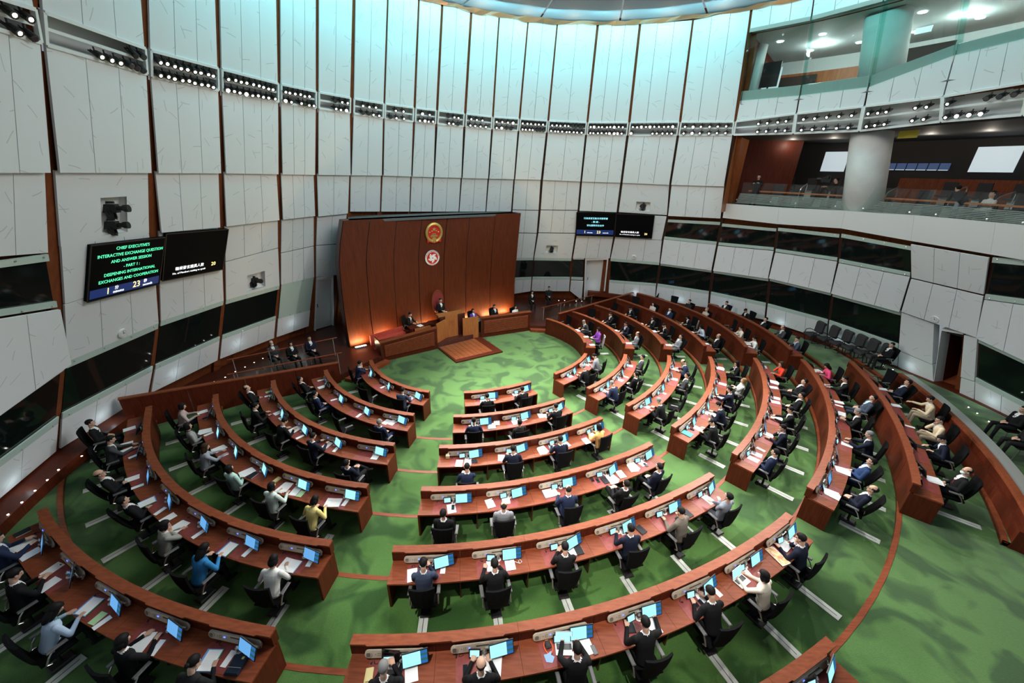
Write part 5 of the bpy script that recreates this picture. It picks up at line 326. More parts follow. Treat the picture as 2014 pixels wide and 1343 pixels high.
def screenmat(name, c1, c2, es, split=.72):
    m = bpy.data.materials.new(name); m.use_nodes = True; nt = m.node_tree; nt.nodes.clear()
    o = nn(nt, 'ShaderNodeOutputMaterial'); e = nn(nt, 'ShaderNodeEmission'); uv = nn(nt, 'ShaderNodeUVMap'); s = nn(nt, 'ShaderNodeSeparateXYZ')
    nt.links.new(uv.outputs[0], s.inputs[0])
    def math_(op, a, v):
        n = nn(nt, 'ShaderNodeMath', operation=op); nt.links.new(a, n.inputs[0])
        if isinstance(v, (int, float)): n.inputs[1].default_value = v
        else: nt.links.new(v, n.inputs[1])
        return n.outputs[0]
    lines = math_('GREATER_THAN', math_('FRACT', math_('MULTIPLY', s.outputs[1], 9.), 0), .72)
    inx = math_('MULTIPLY', math_('GREATER_THAN', s.outputs[0], .06), math_('LESS_THAN', s.outputs[0], split - .08))
    m1 = nn(nt, 'ShaderNodeMixRGB'); m1.inputs[1].default_value = (*c1, 1); m1.inputs[2].default_value = (c1[0] * .7, c1[1] * .82, c1[2] * .9, 1)
    nt.links.new(math_('MULTIPLY', lines, inx), m1.inputs[0])
    right = math_('GREATER_THAN', s.outputs[0], split)
    blk = math_('GREATER_THAN', math_('FRACT', math_('MULTIPLY', s.outputs[1], 2.6), 0), .55)
    m2 = nn(nt, 'ShaderNodeMixRGB'); m2.inputs[1].default_value = (*c2, 1); m2.inputs[2].default_value = (.02, .09, .10, 1); nt.links.new(blk, m2.inputs[0])
    m3 = nn(nt, 'ShaderNodeMixRGB'); nt.links.new(right, m3.inputs[0]); nt.links.new(m1.outputs[0], m3.inputs[1]); nt.links.new(m2.outputs[0], m3.inputs[2])
    nt.links.new(m3.outputs[0], e.inputs[0]); e.inputs[1].default_value = es; nt.links.new(e.outputs[0], o.inputs[0])
    return m
SCREEN = screenmat('monitor_picture', (.34, .80, .92), (.02, .10, .30), .95)
SCREENB = screenmat('monitor_picture_blue', (.14, .38, .72), (.03, .12, .34), .75)
TABSCR = screenmat('tablet_picture', (.45, .82, .95), (.45, .82, .95), .85, 1.2)
TVB = mat('tv_black', (.003, .003, .004), .6, 0, .06)
TXG = mat('green_text', (.02, .4, .15), .5, emit=(.10, .85, .42), es=1.0)
TXY = mat('yellow_text', (.6, .5, .1), .5, emit=(1, .78, .30), es=1.2)
TXW = mat('white_text', (.7, .7, .7), .5, emit=(.9, .92, .95), es=1.0)
TXC = mat('cyan_text', (.1, .5, .6), .5, emit=(.35, .85, 1), es=1.0)
TVBLUE = mat('tv_blue_bar', (.004, .01, .04), .5, emit=(.004, .014, .07), es=1.0)
_cm = {}
def cmat(c, rough=.8):
    k = (tuple(c), rough)
    if k not in _cm: _cm[k] = mat('cloth_%d' % len(_cm), c, rough, 0, .12)
    return _cm[k]
# ---------------------------------------------------------------- mesh helpers
class MB:
    def __init__(s): s.v = []; s.f = []; s.m = []; s.uv = {}
    def add(s, v, f, mi=0, uv=None):
        o = len(s.v); s.v += [tuple(map(float, p)) for p in v]
        for i, q in enumerate(f):
            if uv: s.uv[len(s.f)] = uv[i]
            s.f.append([a + o for a in q]); s.m.append(mi)
        return s
    def hexa(s, c8, mi=0):   # c8: bottom 4 ccw, top 4 ccw
        return s.add(c8, [(3, 2, 1, 0), (4, 5, 6, 7), (0, 1, 5, 4), (1, 2, 6, 5), (2, 3, 7, 6), (3, 0, 4, 7)], mi)
    def box(s, c, d, mi=0, rz=0., rx=0., taper=1.):
        hx, hy, hz = d[0] / 2, d[1] / 2, d[2] / 2
        M = Matrix.Rotation(rz, 3, 'Z') @ Matrix.Rotation(rx, 3, 'X')
        P = [M @ Vector((x * (taper if z > 0 else 1), y, z)) + Vector(c) for z in (-hz, hz) for x, y in ((-hx, -hy), (hx, -hy), (hx, hy), (-hx, hy))]
        return s.hexa(P, mi)
    def tube(s, pts, rad, n=8, mi=0, cap=True):
        pts = [Vector(p) for p in pts]
        if not isinstance(rad, (list, tuple)): rad = [rad] * len(pts)
        v = []; ref = None
        for i, p in enumerate(pts):
            d = (pts[min(i + 1, len(pts) - 1)] - pts[max(i - 1, 0)])
            d = d.normalized() if d.length > 1e-9 else Vector((0, 0, 1))
            if ref is None: ref = Vector((1, 0, 0)) if abs(d.x) < .8 else Vector((0, 1, 0))
            a = (ref - d * ref.dot(d)).normalized(); b = d.cross(a); ref = a
            for k in range(n):
                t = 2 * PI * k / n; v.append(p + (a * math.cos(t) + b * math.sin(t)) * rad[i])
        f = [(i * n + k, i * n + (k + 1) % n, (i + 1) * n + (k + 1) % n, (i + 1) * n + k) for i in range(len(pts) - 1) for k in range(n)]
        if cap: f += [tuple(range(n - 1, -1, -1)), tuple((len(pts) - 1) * n + k for k in range(n))]
        return s.add(v, f, mi)
    def lathe(s, prof, n=12, mi=0, c=(0, 0, 0)):
        v = [(c[0] + r * math.cos(2 * PI * k / n), c[1] + r * math.sin(2 * PI * k / n), c[2] + z) for r, z in prof for k in range(n)]
        f = [(i * n + k, i * n + (k + 1) % n, (i + 1) * n + (k + 1) % n, (i + 1) * n + k) for i in range(len(prof) - 1) for k in range(n)]
        f += [tuple(range(n - 1, -1, -1)), tuple((len(prof) - 1) * n + k for k in range(n))]
        return s.add(v, f, mi)
    def sphere(s, c, r, n=10, m=7, mi=0):
        if not isinstance(r, (tuple, list)): r = (r, r, r)
        v = []; f = []
        for i in range(m + 1):
            t = PI * i / m
            for k in range(n):
                a = 2 * PI * k / n; v.append((c[0] + r[0] * math.sin(t) * math.cos(a), c[1] + r[1] * math.sin(t) * math.sin(a), c[2] + r[2] * math.cos(t)))
        for i in range(m):
            for k in range(n): f.append(((i + 1) * n + k, (i + 1) * n + (k + 1) % n, i * n + (k + 1) % n, i * n + k))
        return s.add(v, f, mi)
    def mesh(s, name, mats, smooth=False):
        me = bpy.data.meshes.new(name); me.from_pydata(s.v, [], s.f)
        for m in (mats if isinstance(mats, (list, tuple)) else [mats]): me.materials.append(m)
        if any(s.m): me.polygons.foreach_set('material_index', s.m)
        if smooth: me.polygons.foreach_set('use_smooth', [True] * len(s.f))
        if s.uv:
            l = me.uv_layers.new(name='UVMap')
            for i, q in s.uv.items():
                for j, li in enumerate(me.polygons[i].loop_indices): l.data[li].uv = q[j]
        me.update()
        return me
def ob(name, me, parent=None, M=None):
    o = bpy.data.objects.new(name, me); COL.objects.link(o)
    if parent is not None: o.parent = parent
    if M is not None: o.matrix_local = M
    return o
def tag(o, label=None, cat=None, group=None, kind=None):
    if label: o['label'] = label
    if cat: o['category'] = cat
    if group: o['group'] = group
    if kind: o['kind'] = kind
    return o
def thing(name, loc, rz, label, cat, group=None, sc=None):
    o = bpy.data.objects.new(name, None); COL.objects.link(o); o.empty_display_size = .1
    o.location = loc; o.rotation_euler = (0, 0, rz)
    if sc: o.scale = sc
    return tag(o, label, cat, group)
def struct(name, me=None):
    o = bpy.data.objects.new(name, me); COL.objects.link(o); o['kind'] = 'structure'; return o
def T(x, y, z, rz=0., rx=0.): return Matrix.Translation((x, y, z)) @ Matrix.Rotation(rz, 4, 'Z') @ Matrix.Rotation(rx, 4, 'X')
ORD = ['zeroth', 'first', 'second', 'third', 'fourth', 'fifth', 'sixth', 'seventh', 'eighth', 'ninth', 'tenth', 'eleventh', 'twelfth', '13th', '14th', '15th', '16th', '17th', '18th', '19th', '20th', '21st', '22nd', '23rd', '24th']
ROWCX, ROWCY, DZ = ROWC
def Rk(k, ph):
    p = ph - ROWE[1]
    return ROWE[3] + (k - 1) * 1.9 + ROWE[0] * math.cos(2 * p) + ROWE[2] * math.cos(3 * p)
def rp(k, ph, off=0., z=0.):
    R = Rk(k, ph) + off; return (ROWCX + R * math.sin(ph), ROWCY - R * math.cos(ph), z)
# ================================================================ FLOOR
PH0, PH1 = math.radians(-57), math.radians(131)
floor = struct('floor')
mb = MB()
# well (level of the first row) : fan from the row centre
N = 96
ring0 = [rp(2, -PI + 2 * PI * i / N, .02, 0) for i in range(N)]
mb.add([(ROWCX, ROWCY, 0)] + ring0, [(0, 1 + i, 1 + (i + 1) % N) for i in range(N)])
floor.data = mb.mesh('carpet_well', CARPET) if False else None
COLfl = []
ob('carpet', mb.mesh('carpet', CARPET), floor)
K = 70
for k in range(2, 9):
    mb = MB(); z = (k - 1) * DZ
    a0 = PH0 if k < 8 else math.radians(50.3); a1 = PH1
    inner = [rp(k, a0 + (a1 - a0) * i / K, 0, z) for i in range(K + 1)]
    if k < 7: outer = [rp(k + 1, a0 + (a1 - a0) * i / K, .02, z) for i in range(K + 1)]
    else:
        outer = []
        for i in range(K + 1):
            p = a0 + (a1 - a0) * i / K; q = rp(8, p); k0 = k
            # stop at the drum
            s = 0
            for t in range(90):
                w = rp(k0, p, t * .15)
                if math.hypot(w[0] - WCX, w[1] - WCY) > RZ(z) - .02: break
                s = t * .15
            outer.append(rp(k0, p, (s + .1) if k == 8 or p < math.radians(50.3) else 1.95, z))
    low = [(x, y, z - DZ) for x, y, _ in inner]
    n = K + 1
    mb.add(inner + outer, [(i, n + i, n + i + 1, i + 1) for i in range(K)])
    mb.add(inner + low, [(n + i, i, i + 1, n + i + 1) for i in range(K)], 1)
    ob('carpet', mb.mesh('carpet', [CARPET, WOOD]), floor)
    # wooden step edge
    mb = MB(); e = []
    for i in range(K + 1):
        p = a0 + (a1 - a0) * i / K
        e.append([rp(k, p, -.015, z - .05), rp(k, p, .09, z - .05), rp(k, p, .09, z + .006), rp(k, p, -.015, z + .006)])
    v = [q for r_ in e for q in r_]
    mb.add(v, [(4 * i + j, 4 * (i + 1) + j, 4 * (i + 1) + (j + 1) % 4, 4 * i + (j + 1) % 4) for i in range(K) for j in range(4)])
    ob('step_edge', mb.mesh('step_edge', WOODTOP), floor)
# wooden border along the foot of the wall, with step lights
def arc_strip(name, a0, a1, r0, r1, z, m, parent, th=.05, n=40):
    mb = MB(); v = []
    for i in range(n + 1):
        a = a0 + (a1 - a0) * i / n; c, s = math.cos(a), math.sin(a)
        v += [(WCX + c * r0, WCY + s * r0, z - th), (WCX + c * r1, WCY + s * r1, z - th), (WCX + c * r1, WCY + s * r1, z), (WCX + c * r0, WCY + s * r0, z)]
    mb.add(v, [(4 * i + j, 4 * i + (j + 1) % 4, 4 * (i + 1) + (j + 1) % 4, 4 * (i + 1) + j) for i in range(n) for j in range(4)])
    return ob(name, mb.mesh(name, m), parent)
def angp(x, y): return math.atan2(y - WCY, x - WCX)
arc_strip('wood_border', math.radians(178), math.radians(238), 15.75, 17.2, 1.12, WOOD, floor, .3)
arc_strip('wood_border', math.radians(-60), math.radians(80), 16.25, 17.2, 1.18, WOOD, floor, .3)
ledm = MB().lathe([(.022, 0), (.022, .010), (.012, .015)], 8).mesh('step_light', LED)
for p in STEPLIGHTS: ob('step_light', ledm, floor, T(*p))
# ================================================================ WALLS
sides = {}
def side_of(b): return 'left' if b <= 4 else ('back' if b <= 12 else 'right')
bayang = {}
for b, kind, q, nb, it, ib in WALL:
    A = [angp(*q[0][:2]), angp(*q[3][:2])]; B = [angp(*q[1][:2]), angp(*q[2][:2])]
    A = [a if a > -1.7 else a + 2 * PI for a in A]; B = [a if a > -1.7 else a + 2 * PI for a in B]
    lo, hi = bayang.get(b, (-9, 9)); bayang[b] = (max(lo, max(A)), min(hi, min(B)))
bk = sorted(bayang)
for sd in ('left', 'back', 'right'):
    mb = MB()
    for b in [x for x in bk if side_of(x) == sd]:
        a0 = bayang[b][0] + .03; a1 = bayang[b][1] - .03
        if b == bk[0]: a0 += .12
        rngs = [(-.05, 11.22), (11.93, 16.0)] if b < 16 else [(-.05, 7.9), (11.93, 12.7), (14.9, 16.2)]
        if b == 19: rngs = [(3.8, 7.9), (11.95, 13.0), (14.9, 16.2)]
        if b in (13,): rngs = [(3.9, 11.22), (11.93, 16.0)]
        if b == bk[-1]: a1 -= .15
        for z0, z1 in rngs:
            n = 4; v = []
            a0_, a1_ = a0, a1
            for z in (z0, z1):
                for i in range(n + 1):
                    a = a0_ + (a1_ - a0_) * i / n; R = RZ(z, .22 if b not in (13,) else .5); v.append((WCX + math.cos(a) * R, WCY + math.sin(a) * R, z))
            mb.add(v, [(i, i + 1, n + 2 + i, n + 1 + i) for i in range(n)])
        if b in (13,):
            v = [];
            for z in (-.05, 3.9):
                for i in range(5): a = a0 + (a1 - a0) * i / 4; R = RZ(z, .6); v.append((WCX + math.cos(a) * R, WCY + math.sin(a) * R, z))
            mb.add(v, [(i, i + 1, 6 + i, 5 + i) for i in range(4)])
    sides[sd] = struct('wall_' + sd, mb.mesh('wall_' + sd, BROWN))
def qframe(q):
    P = [Vector(a) for a in q]; c = sum(P, Vector()) / 4
    n = (P[1] - P[0]).cross(P[3] - P[0]).normalized()
    if n.dot(Vector((WCX, WCY, c.z - 4)) - c) < 0: n = -n
    return P, c, n
def bil(P, u, v): return (P[0] * (1 - u) + P[1] * u) * (1 - v) + (P[3] * (1 - u) + P[2] * u) * v
def slab(name, P, n, u0, u1, v0, v1, it, ib, th, m, parent, uvo=0., uv=True):
    off = lambda v: it + (ib - it) * v
    F = [bil(P, u, v) + n * off(v) for u, v in ((u0, v0), (u1, v0), (u1, v1), (u0, v1))]
    Bk = [p - n * th for p in F]
    mb = MB()
    wd = (F[1] - F[0]).length; ht = (F[3] - F[0]).length
    mb.add(F + Bk, [(0, 3, 2, 1), (0, 1, 5, 4), (1, 2, 6, 5), (2, 3, 7, 6), (3, 0, 4, 7)])
    x0 = uvo; mb.uv[0] = [(x0, ht + uvo * .37), (x0, uvo * .37), (x0 + wd, uvo * .37), (x0 + wd, ht + uvo * .37)]
    return ob(name, mb.mesh(name, m), parent)
nwin = 0; SPOTS = []; FRONTS = []
housing = MB().tube([(0, 0, .0), (0, 0, -.05), (0, 0, -.23)], [.05, .075, .085], 10).tube([(0, 0, -.02), (0, .10, .05)], .02, 5).mesh('housing', SPOTB)
yoke = MB().box((-.115, 0, -.08), (.012, .03, .2)).box((.115, 0, -.08), (.012, .03, .2)).box((0, 0, .03), (.24, .03, .012)).tube([(0, 0, .03), (0, 0, .12)], .012, 5).mesh('yoke', SPOTB)
lensA = MB().lathe([(.046, -.232), (.03, -.24)], 10).mesh('lens', LENS); lensB = MB().lathe([(.062, -.232), (.06, -.24)], 10).mesh('lens', LENSW); lensC = MB().lathe([(.078, -.232), (.06, -.24)], 10).mesh('lens', LENSD)
def spotlight(p, d, kind, label, sc=1.):
    t = bpy.data.objects.new('spotlight', None); COL.objects.link(t); t.empty_display_size = .1
    t.rotation_euler = Vector(d).to_track_quat('-Z', 'Y').to_euler(); t.location = p; t.scale = (sc * .9,) * 3
    tag(t, label, 'spotlight', 'spotlights in the wall light boxes')
    ob('housing', housing, t); ob('yoke', yoke, t); ob('lens', {'a': lensA, 'w': lensB, 'd': lensC}[kind], t)
nbox = 0
for b, kind, q, nb, it, ib in WALL:
    par = sides[side_of(b)]; P, c, n = qframe(q)
    if kind == 'panel':
        nic = [x for x in NICHEQ if x[0] == b and abs(x[1][0][2] - c.z) < 1.3 and (c - Vector(x[1][0])).length < 3]
        if nic:
            # panel boards around the camera recess
            Q = [Vector(a) for a in nic[0][1]]
            ex = (P[1] - P[0]); ey = (P[3] - P[0])
            us = [min(max((a - P[0]).dot(ex) / ex.length_squared, .02), .98) for a in (Q[0], Q[1])]; vs = [min(max((a - P[0]).dot(ey) / ey.length_squared, .04), .93) for a in (Q[0], Q[3])]
            u0, u1, v0, v1 = us[0], us[1], vs[0], vs[1]
            for (a, bb, cc, dd) in ((0, u0, 0, 1), (u1, 1, 0, 1), (u0, u1, 0, v0), (u0, u1, v1, 1)):
                if bb - a > .01 and dd - cc > .01: slab('panel', P, n, a, bb, cc, dd, it, it, .05, PANEL, par, b * 3.1)
            F = [bil(P, u, v) for u, v in ((u0, v0), (u1, v0), (u1, v1), (u0, v1))]; Bk = [p - n * .19 for p in F]
            ob('camera_recess', MB().add(F + Bk, [(4, 7, 6, 5), (0, 4, 5, 1), (1, 5, 6, 2), (2, 6, 7, 3), (3, 7, 4, 0)]).mesh('camera_recess', WHITE), par)
            nic[0].append([(F[0] + F[1]) / 2, (F[2] + F[3]) / 2, (F[1] - F[0]).length, n])
            continue
        w = (P[1] - P[0]).length; g = .008 / max(w, .1); x = 0
        for i in range(nb): slab('panel', P, n, i / nb + (g if i else 0), (i + 1) / nb - (g if i < nb - 1 else 0), 0, 1, it, ib, .05, PANEL, par, b * 3.1 + i * 1.7 + c.z)
    elif kind == 'tvrow':
        for i in range(nb): slab('panel', P, n, i / nb + .004, (i + 1) / nb - .004, 0, 1, 0, 0, .05, PANEL, par, b * 3.1 + i * 1.7)
    elif kind == 'front':
        FRONTS.append((b, P))
    elif kind in ('window', 'glass', 'frost'):
        nwin += 1
        w = struct('window_%d' % nwin)
        if kind == 'frost': pane = slab('glass_pane', P, n, .01, .99, 0, 1, .0, .0, .03, FROST, w)
        else:
            pane = slab('glass_pane', P, n, .01, .99, .02, .98, -.05, -.05, .03, DARKGLASS, w)
            h = (P[3] - P[0]).length; s = min(.12, .22 / h)
            slab('frosted_strip', P, n, 0, 1, 0, s, 0, 0, .04, FROST, w); slab('frosted_strip', P, n, 0, 1, 1 - s, 1, 0, 0, .04, FROST, w)
        bm_ = MB()
        for u in (.06, .35, .65, .94):
            for v in (.035, .965): p = bil(P, u, v) + n * .01; bm_.sphere(p, .025, 6, 4)
        tag(ob('bolt', bm_.mesh('bolt', CHROME), w), kind='stuff')
    elif kind == 'lightbox':
        nbox += 1
        F = P; D = .42; Bk = [p - n * D for p in P]
        mb = MB(); mb.add(F + Bk, [(4, 7, 6, 5), (0, 4, 5, 1), (1, 5, 6, 2), (2, 6, 7, 3), (3, 7, 4, 0)], 0)
        # bright frame bars round the opening
        def bar(a, c2, t=.035):
            u = (c2 - a).normalized(); w_ = n.cross(u).normalized() * t; m_ = n * t
            mb.hexa([a - w_ - m_, a + w_ - m_, a + w_ + m_, a - w_ + m_, c2 - w_ - m_, c2 + w_ - m_, c2 + w_ + m_, c2 - w_ + m_], 1)
        for i in range(4): bar(F[i], F[(i + 1) % 4])
        ob('light_box', mb.mesh('light_box', [BOXIN, WHITE]), par)
        mb = MB(); a = bil(P, 0, .5) - n * .05; c2 = bil(P, 1, .5) - n * .05
        bar(a, c2, .03); a = bil(P, 0, .06) - n * .3; c2 = bil(P, 1, .06) - n * .3; bar(a, c2, .025)
        ob('light_rail', mb.mesh('light_rail', [WHITE, WHITE]), par)
        for row, (lst, v) in enumerate(zip(SPOTPOS.get(b, ((), ())), (.27, .78))):
            for i, (u, kd) in enumerate(lst):
                p = bil(P, u, v) - n * .06
                tgt = Vector((rnd.uniform(-4, 8), rnd.uniform(9, 16), 0))
                d = (Vector((0, 6, 7)) * .55 + tgt * .45) - p
                spotlight(p, d, kd, f"black stage spotlight, {ORD[i + 1]} from left on {'upper' if row == 0 else 'lower'} rail, {ORD[nbox]} light box from left")
FRONTS.sort(key=lambda a: a[0])
cols = []
for i in range(len(FRONTS) + 1):
    l = FRONTS[i - 1][1] if i else None; r_ = FRONTS[i][1] if i < len(FRONTS) else None
    tp = [q for q in ((l[1] if l else None), (r_[0] if r_ else None)) if q is not None]; bt = [q for q in ((l[2] if l else None), (r_[3] if r_ else None)) if q is not None]
    cols.append((sum(tp, Vector()) / len(tp), sum(bt, Vector()) / len(bt)))
for i in range(len(FRONTS)):
    mb = MB(); v = []
    for (a, c2), g in ((cols[i], .003), (cols[i + 1], -.003)):
        for p, o_ in ((a, -.22), (a, .05), (c2, .10), (c2, -.22)):
            d = Vector((WCX - p.x, WCY - p.y, 0)).normalized(); v.append(p + d * o_ + (cols[i + 1][0] - cols[i][0]).normalized() * g)
    mb.add(v, [(j, j + 4, (j + 1) % 4 + 4, (j + 1) % 4) for j in range(4)] + [(3, 2, 1, 0), (4, 5, 6, 7)])
    ob('balcony_front', mb.mesh('balcony_front', WHITE), sides['right'])
# cool little uplights washing the foot of the wall
for i in range(22):
    a = math.radians(-6 + i * 10.6)
    if 83 < math.degrees(a) < 140: continue
    R = RZ(1.2, -.42); lamp('POINT', 'wall_washer', (WCX + math.cos(a) * R, WCY + math.sin(a) * R, 1.38 if a < 1.4 else 1.3), (0, 0, 0), 1.1, (.72, .92, 1), .05)
# brown mullions between the bays
for i in range(0, 21):
    L_ = [(q, z) for b, kind, q, *_ in WALL if b == i - 1 and not (b == 13 and q[0][2] < 4.1) for z in (1, 2)]; R_ = [(q, z) for b, kind, q, *_ in WALL if b == i and not (b == 13 and q[0][2] < 4.1) for z in (0, 3)]
    A = sorted((q[k][2], angp(*q[k][:2])) for q, k in L_); B = sorted((q[k][2], angp(*q[k][:2])) for q, k in R_)
    fx = lambda D_: (np.array([d[0] for d in D_]), np.array([d[1] if d[1] > -1.7 else d[1] + 2 * PI for d in D_]))
    za, aa = fx(A); zb, ab = fx(B)
    segs = [(.1 if i not in (13, 14) else 4.0, 11.18, .10 if i < 7 else .03), (11.18, 11.95, 0), (11.95, 15.6, .07 if i < 7 else .03)] if i < 17 else [(.9, 7.0, .03)]
    for z0, z1, ex in segs:
        mb = MB(); v = []; n = 14 if z1 - z0 > 1 else 2
        for k in range(n + 1):
            z = z0 + (z1 - z0) * k / n; hi = np.interp(z, za, aa) if len(za) else 0; lo = np.interp(z, zb, ab); R = RZ(z, .075); e_ = ex / R
            for a, r_ in ((hi + e_, R), (lo - e_, R), (lo - e_, R + .1), (hi + e_, R + .1)): v.append((WCX + math.cos(a) * r_, WCY + math.sin(a) * r_, z))
        mb.add(v, [(4 * k + j, 4 * k + (j + 1) % 4, 4 * k + 4 + (j + 1) % 4, 4 * k + 4 + j) for k in range(n) for j in range(4)])
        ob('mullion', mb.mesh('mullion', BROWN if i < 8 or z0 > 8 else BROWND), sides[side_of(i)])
# ---- ceiling
mb = MB()
n = 72; v = []
for i in range(n):
    a = 2 * PI * i / n; v.append((WCX + math.cos(a) * 10.7, WCY + math.sin(a) * 10.7, 15.72))
ceil = struct('ceiling')
ob('under_floor', MB().lathe([(17.4, -.25), (17.4, -.03)], 64, 0, (WCX, WCY, 0)).mesh('under_floor', WOODDARK), floor)
for i in range(0, n, 4):
    g = .004; seg = []
    for j in range(5): a = 2 * PI * (i + j) / n + (g if j == 0 else (-g if j == 4 else 0)); seg.append((WCX + math.cos(a) * 10.8, WCY + math.sin(a) * 10.8, 15.72))
    inn = [(WCX + (x - WCX) * .3, WCY + (y - WCY) * .3, 15.72) for x, y, z in seg]
    ob('ceiling_panel', MB().add(seg + inn, [(j, 5 + j, 6 + j, j + 1) for j in range(4)]).mesh('ceiling_panel', CEIL), ceil)
ob('ceiling_centre', MB().lathe([(3.2, 0), (3.2, .1), (.01, .1)], 36, 0, (WCX, WCY, 15.74)).mesh('ceiling_centre', CEIL), ceil)
# crumpled copper cove edge
mb = MB(); v = []; n = 160
for i in range(n):
    a = 2 * PI * i / n; c, s = math.cos(a), math.sin(a)
    for j, (r, z) in enumerate(((10.5, 15.70), (10.66, 15.58), (10.82, 15.66))):
        jr = rnd.uniform(-.05, .05); v.append((WCX + c * (r + jr), WCY + s * (r + jr), z + rnd.uniform(-.05, .05)))
mb.add(v, [(3 * i + j, 3 * ((i + 1) % n) + j, 3 * ((i + 1) % n) + j + 1, 3 * i + j + 1) for i in range(n) for j in range(2)])
ob('copper_trim', mb.mesh('copper_trim', COPPER), ceil)
for i in range(10):
    a = math.radians(20 + i * 12); R = 10.0
    lamp('POINT', 'cove_warm', (WCX + math.cos(a) * R, WCY + math.sin(a) * R, 15.3), (0, 0, 0), 5, (1, .78, .5), .05)
# ---- door near the far corner, door by the dais, doorway on the right
def leafdoor(name, q, depth=.25):
    P, c, n = qframe(q); d = struct(name)
    slab('door_leaf', P, n, .06, .94, .05, 1, -depth, -depth, .05, WHITE, d)
    slab('door_frame', P, n, 0, .06, 0, 1, 0, 0, .45, WHITE, d); slab('door_frame', P, n, .94, 1, 0, 1, 0, 0, .45, WHITE, d)
    slab('door_frame', P, n, .06, .94, 0, .05, 0, 0, .45, WHITE, d)
    a = bil(P, .14, .55) - n * (depth - .06)
    ob('door_handle', MB().tube([a, a + Vector((0, 0, .3))], .02, 6).mesh('door_handle', BLACK), d)
    return d
leafdoor('door_1', DOORQ[0]); leafdoor('door_2', DOORQ[1], .1)
P, c, n = qframe(DOORQ[2])
d3 = struct('door_3')
slab('passage_wall', P, n, -.25, 1.3, -.05, 1.05, -1.9, -1.9, .1, WOOD, d3)
for u in (-.02, 1.0): slab('jamb', P, n, u, u + .02, 0, 1, 0, 0, .45, WHITE if u < .5 else WOOD, d3); slab('passage_wall', P, n, u, u + .02, 0, 1, -.45, -.45, 1.4, WOOD, d3)
slab('lintel', P, n, -.02, 1.02, -.03, 0, 0, 0, 1.8, WHITE, d3)
slab('threshold', P, n, 0, 1, 1, 1.03, 0, 0, 1.8, WOODTOP, d3)
a = bil(P, .45, .09) - n * .5
ob('sign_box', MB().box(a, (.9, .35, .18), 0, math.radians(-68)).mesh('sign_box', BLACK), d3)
for i, q in enumerate(SIDEQ):
    P, c, n = qframe(q); slab('panel', P, n, 0, 1, 0, 1, 0, .02, .3, PANEL, sides['right'], i * 2.3)
# ================================================================ clocks, cameras, screens
def frame_of(n):
    z = n.normalized(); x = Vector((0, 0, 1)).cross(z).normalized(); y = z.cross(x)
    return Matrix(((x.x, y.x, z.x, 0), (x.y, y.y, z.y, 0), (x.z, y.z, z.z, 0), (0, 0, 0, 1)))
def inward(p):
    v_ = Vector((WCX - p[0], WCY - p[1], 0)).normalized(); return (v_ * 1 + Vector((0, 0, -.36))).normalized()
clockm = MB().lathe([(.15, 0), (.15, .05), (.13, .055)], 24).mesh('case', WHITE)
hand = MB().box((0, .035, .06), (.014, .09, .004)).box((.03, .0, .06), (.08, .012, .004)).mesh('hands', BLACK)
tick = MB()
for i in range(12): tick.box((math.cos(i * PI / 6) * .11, math.sin(i * PI / 6) * .11, .058), (.02, .008, .003), 0, i * PI / 6)
tick = tick.mesh('dial_marks', BLACK)
for p, lb in CLOCKS:
    t = bpy.data.objects.new('wall_clock', None); COL.objects.link(t); t.matrix_world = Matrix.Translation(Vector(p) + inward(p) * .03) @ frame_of(inward(p))
    tag(t, lb, 'clock', 'wall clocks'); ob('case', clockm, t); ob('hands', hand, t); ob('dial_marks', tick, t)
def vcam(p, n, label, sc=1.):
    t = bpy.data.objects.new('video_camera', None); COL.objects.link(t)
    d = (Vector((0, 14, 2)) - Vector(p)); d.z *= .6
    t.location = p; t.rotation_euler = (0, 0, math.atan2(d.y, d.x) - PI / 2); t.scale = (sc,) * 3
    tag(t, label, 'camera', 'remote cameras in wall recesses')
    ob('camera_body', MB().box((0, -.05, .0), (.17, .34, .2)).box((.0, -.02, .14), (.06, .2, .05)).box((-.11, 0, .02), (.06, .18, .12)).mesh('camera_body', BLACK), t)
    ob('lens_hood', MB().tube([(0, .1, 0), (0, .24, 0), (0, .25, 0), (0, .36, 0)], [.055, .06, .085, .09], 10).mesh('lens_hood', BLACK), t)
    ob('mount', MB().tube([(0, -.06, -.1), (0, -.06, -.24)], .04, 8).lathe([(.09, -.26), (.09, -.23)], 10, 0, (0, -.06, 0)).box((-.1, -.06, -.14), (.03, .1, .2)).box((.1, -.06, -.14), (.03, .1, .2)).mesh('mount', BLACK), t)
    ob('cable', MB().tube([(.1, -.1, -.05), (.2, .02, -.2), (.12, .1, -.25), (.02, .0, -.2)], .012, 5).mesh('cable', BLACK), t)
for x in NICHEQ:
    if len(x) < 3: continue
    top, bot, w, n = x[2]
    hgt = (top - bot).length
    if hgt > 1.0:
        vcam(bot.lerp(top, .68) - n * .06, n, 'black video camera in the upper half of the tall wall recess', 1.1); vcam(bot.lerp(top, .22) - n * .06, n, 'black video camera in the lower half of the tall wall recess', 1.05)
    else: vcam(bot.lerp(top, .45) - n * .16, n, x[3 - 2 + 0] if False else CAMLAB[x[0]], min(1.5, w * 1.35))
_font = None
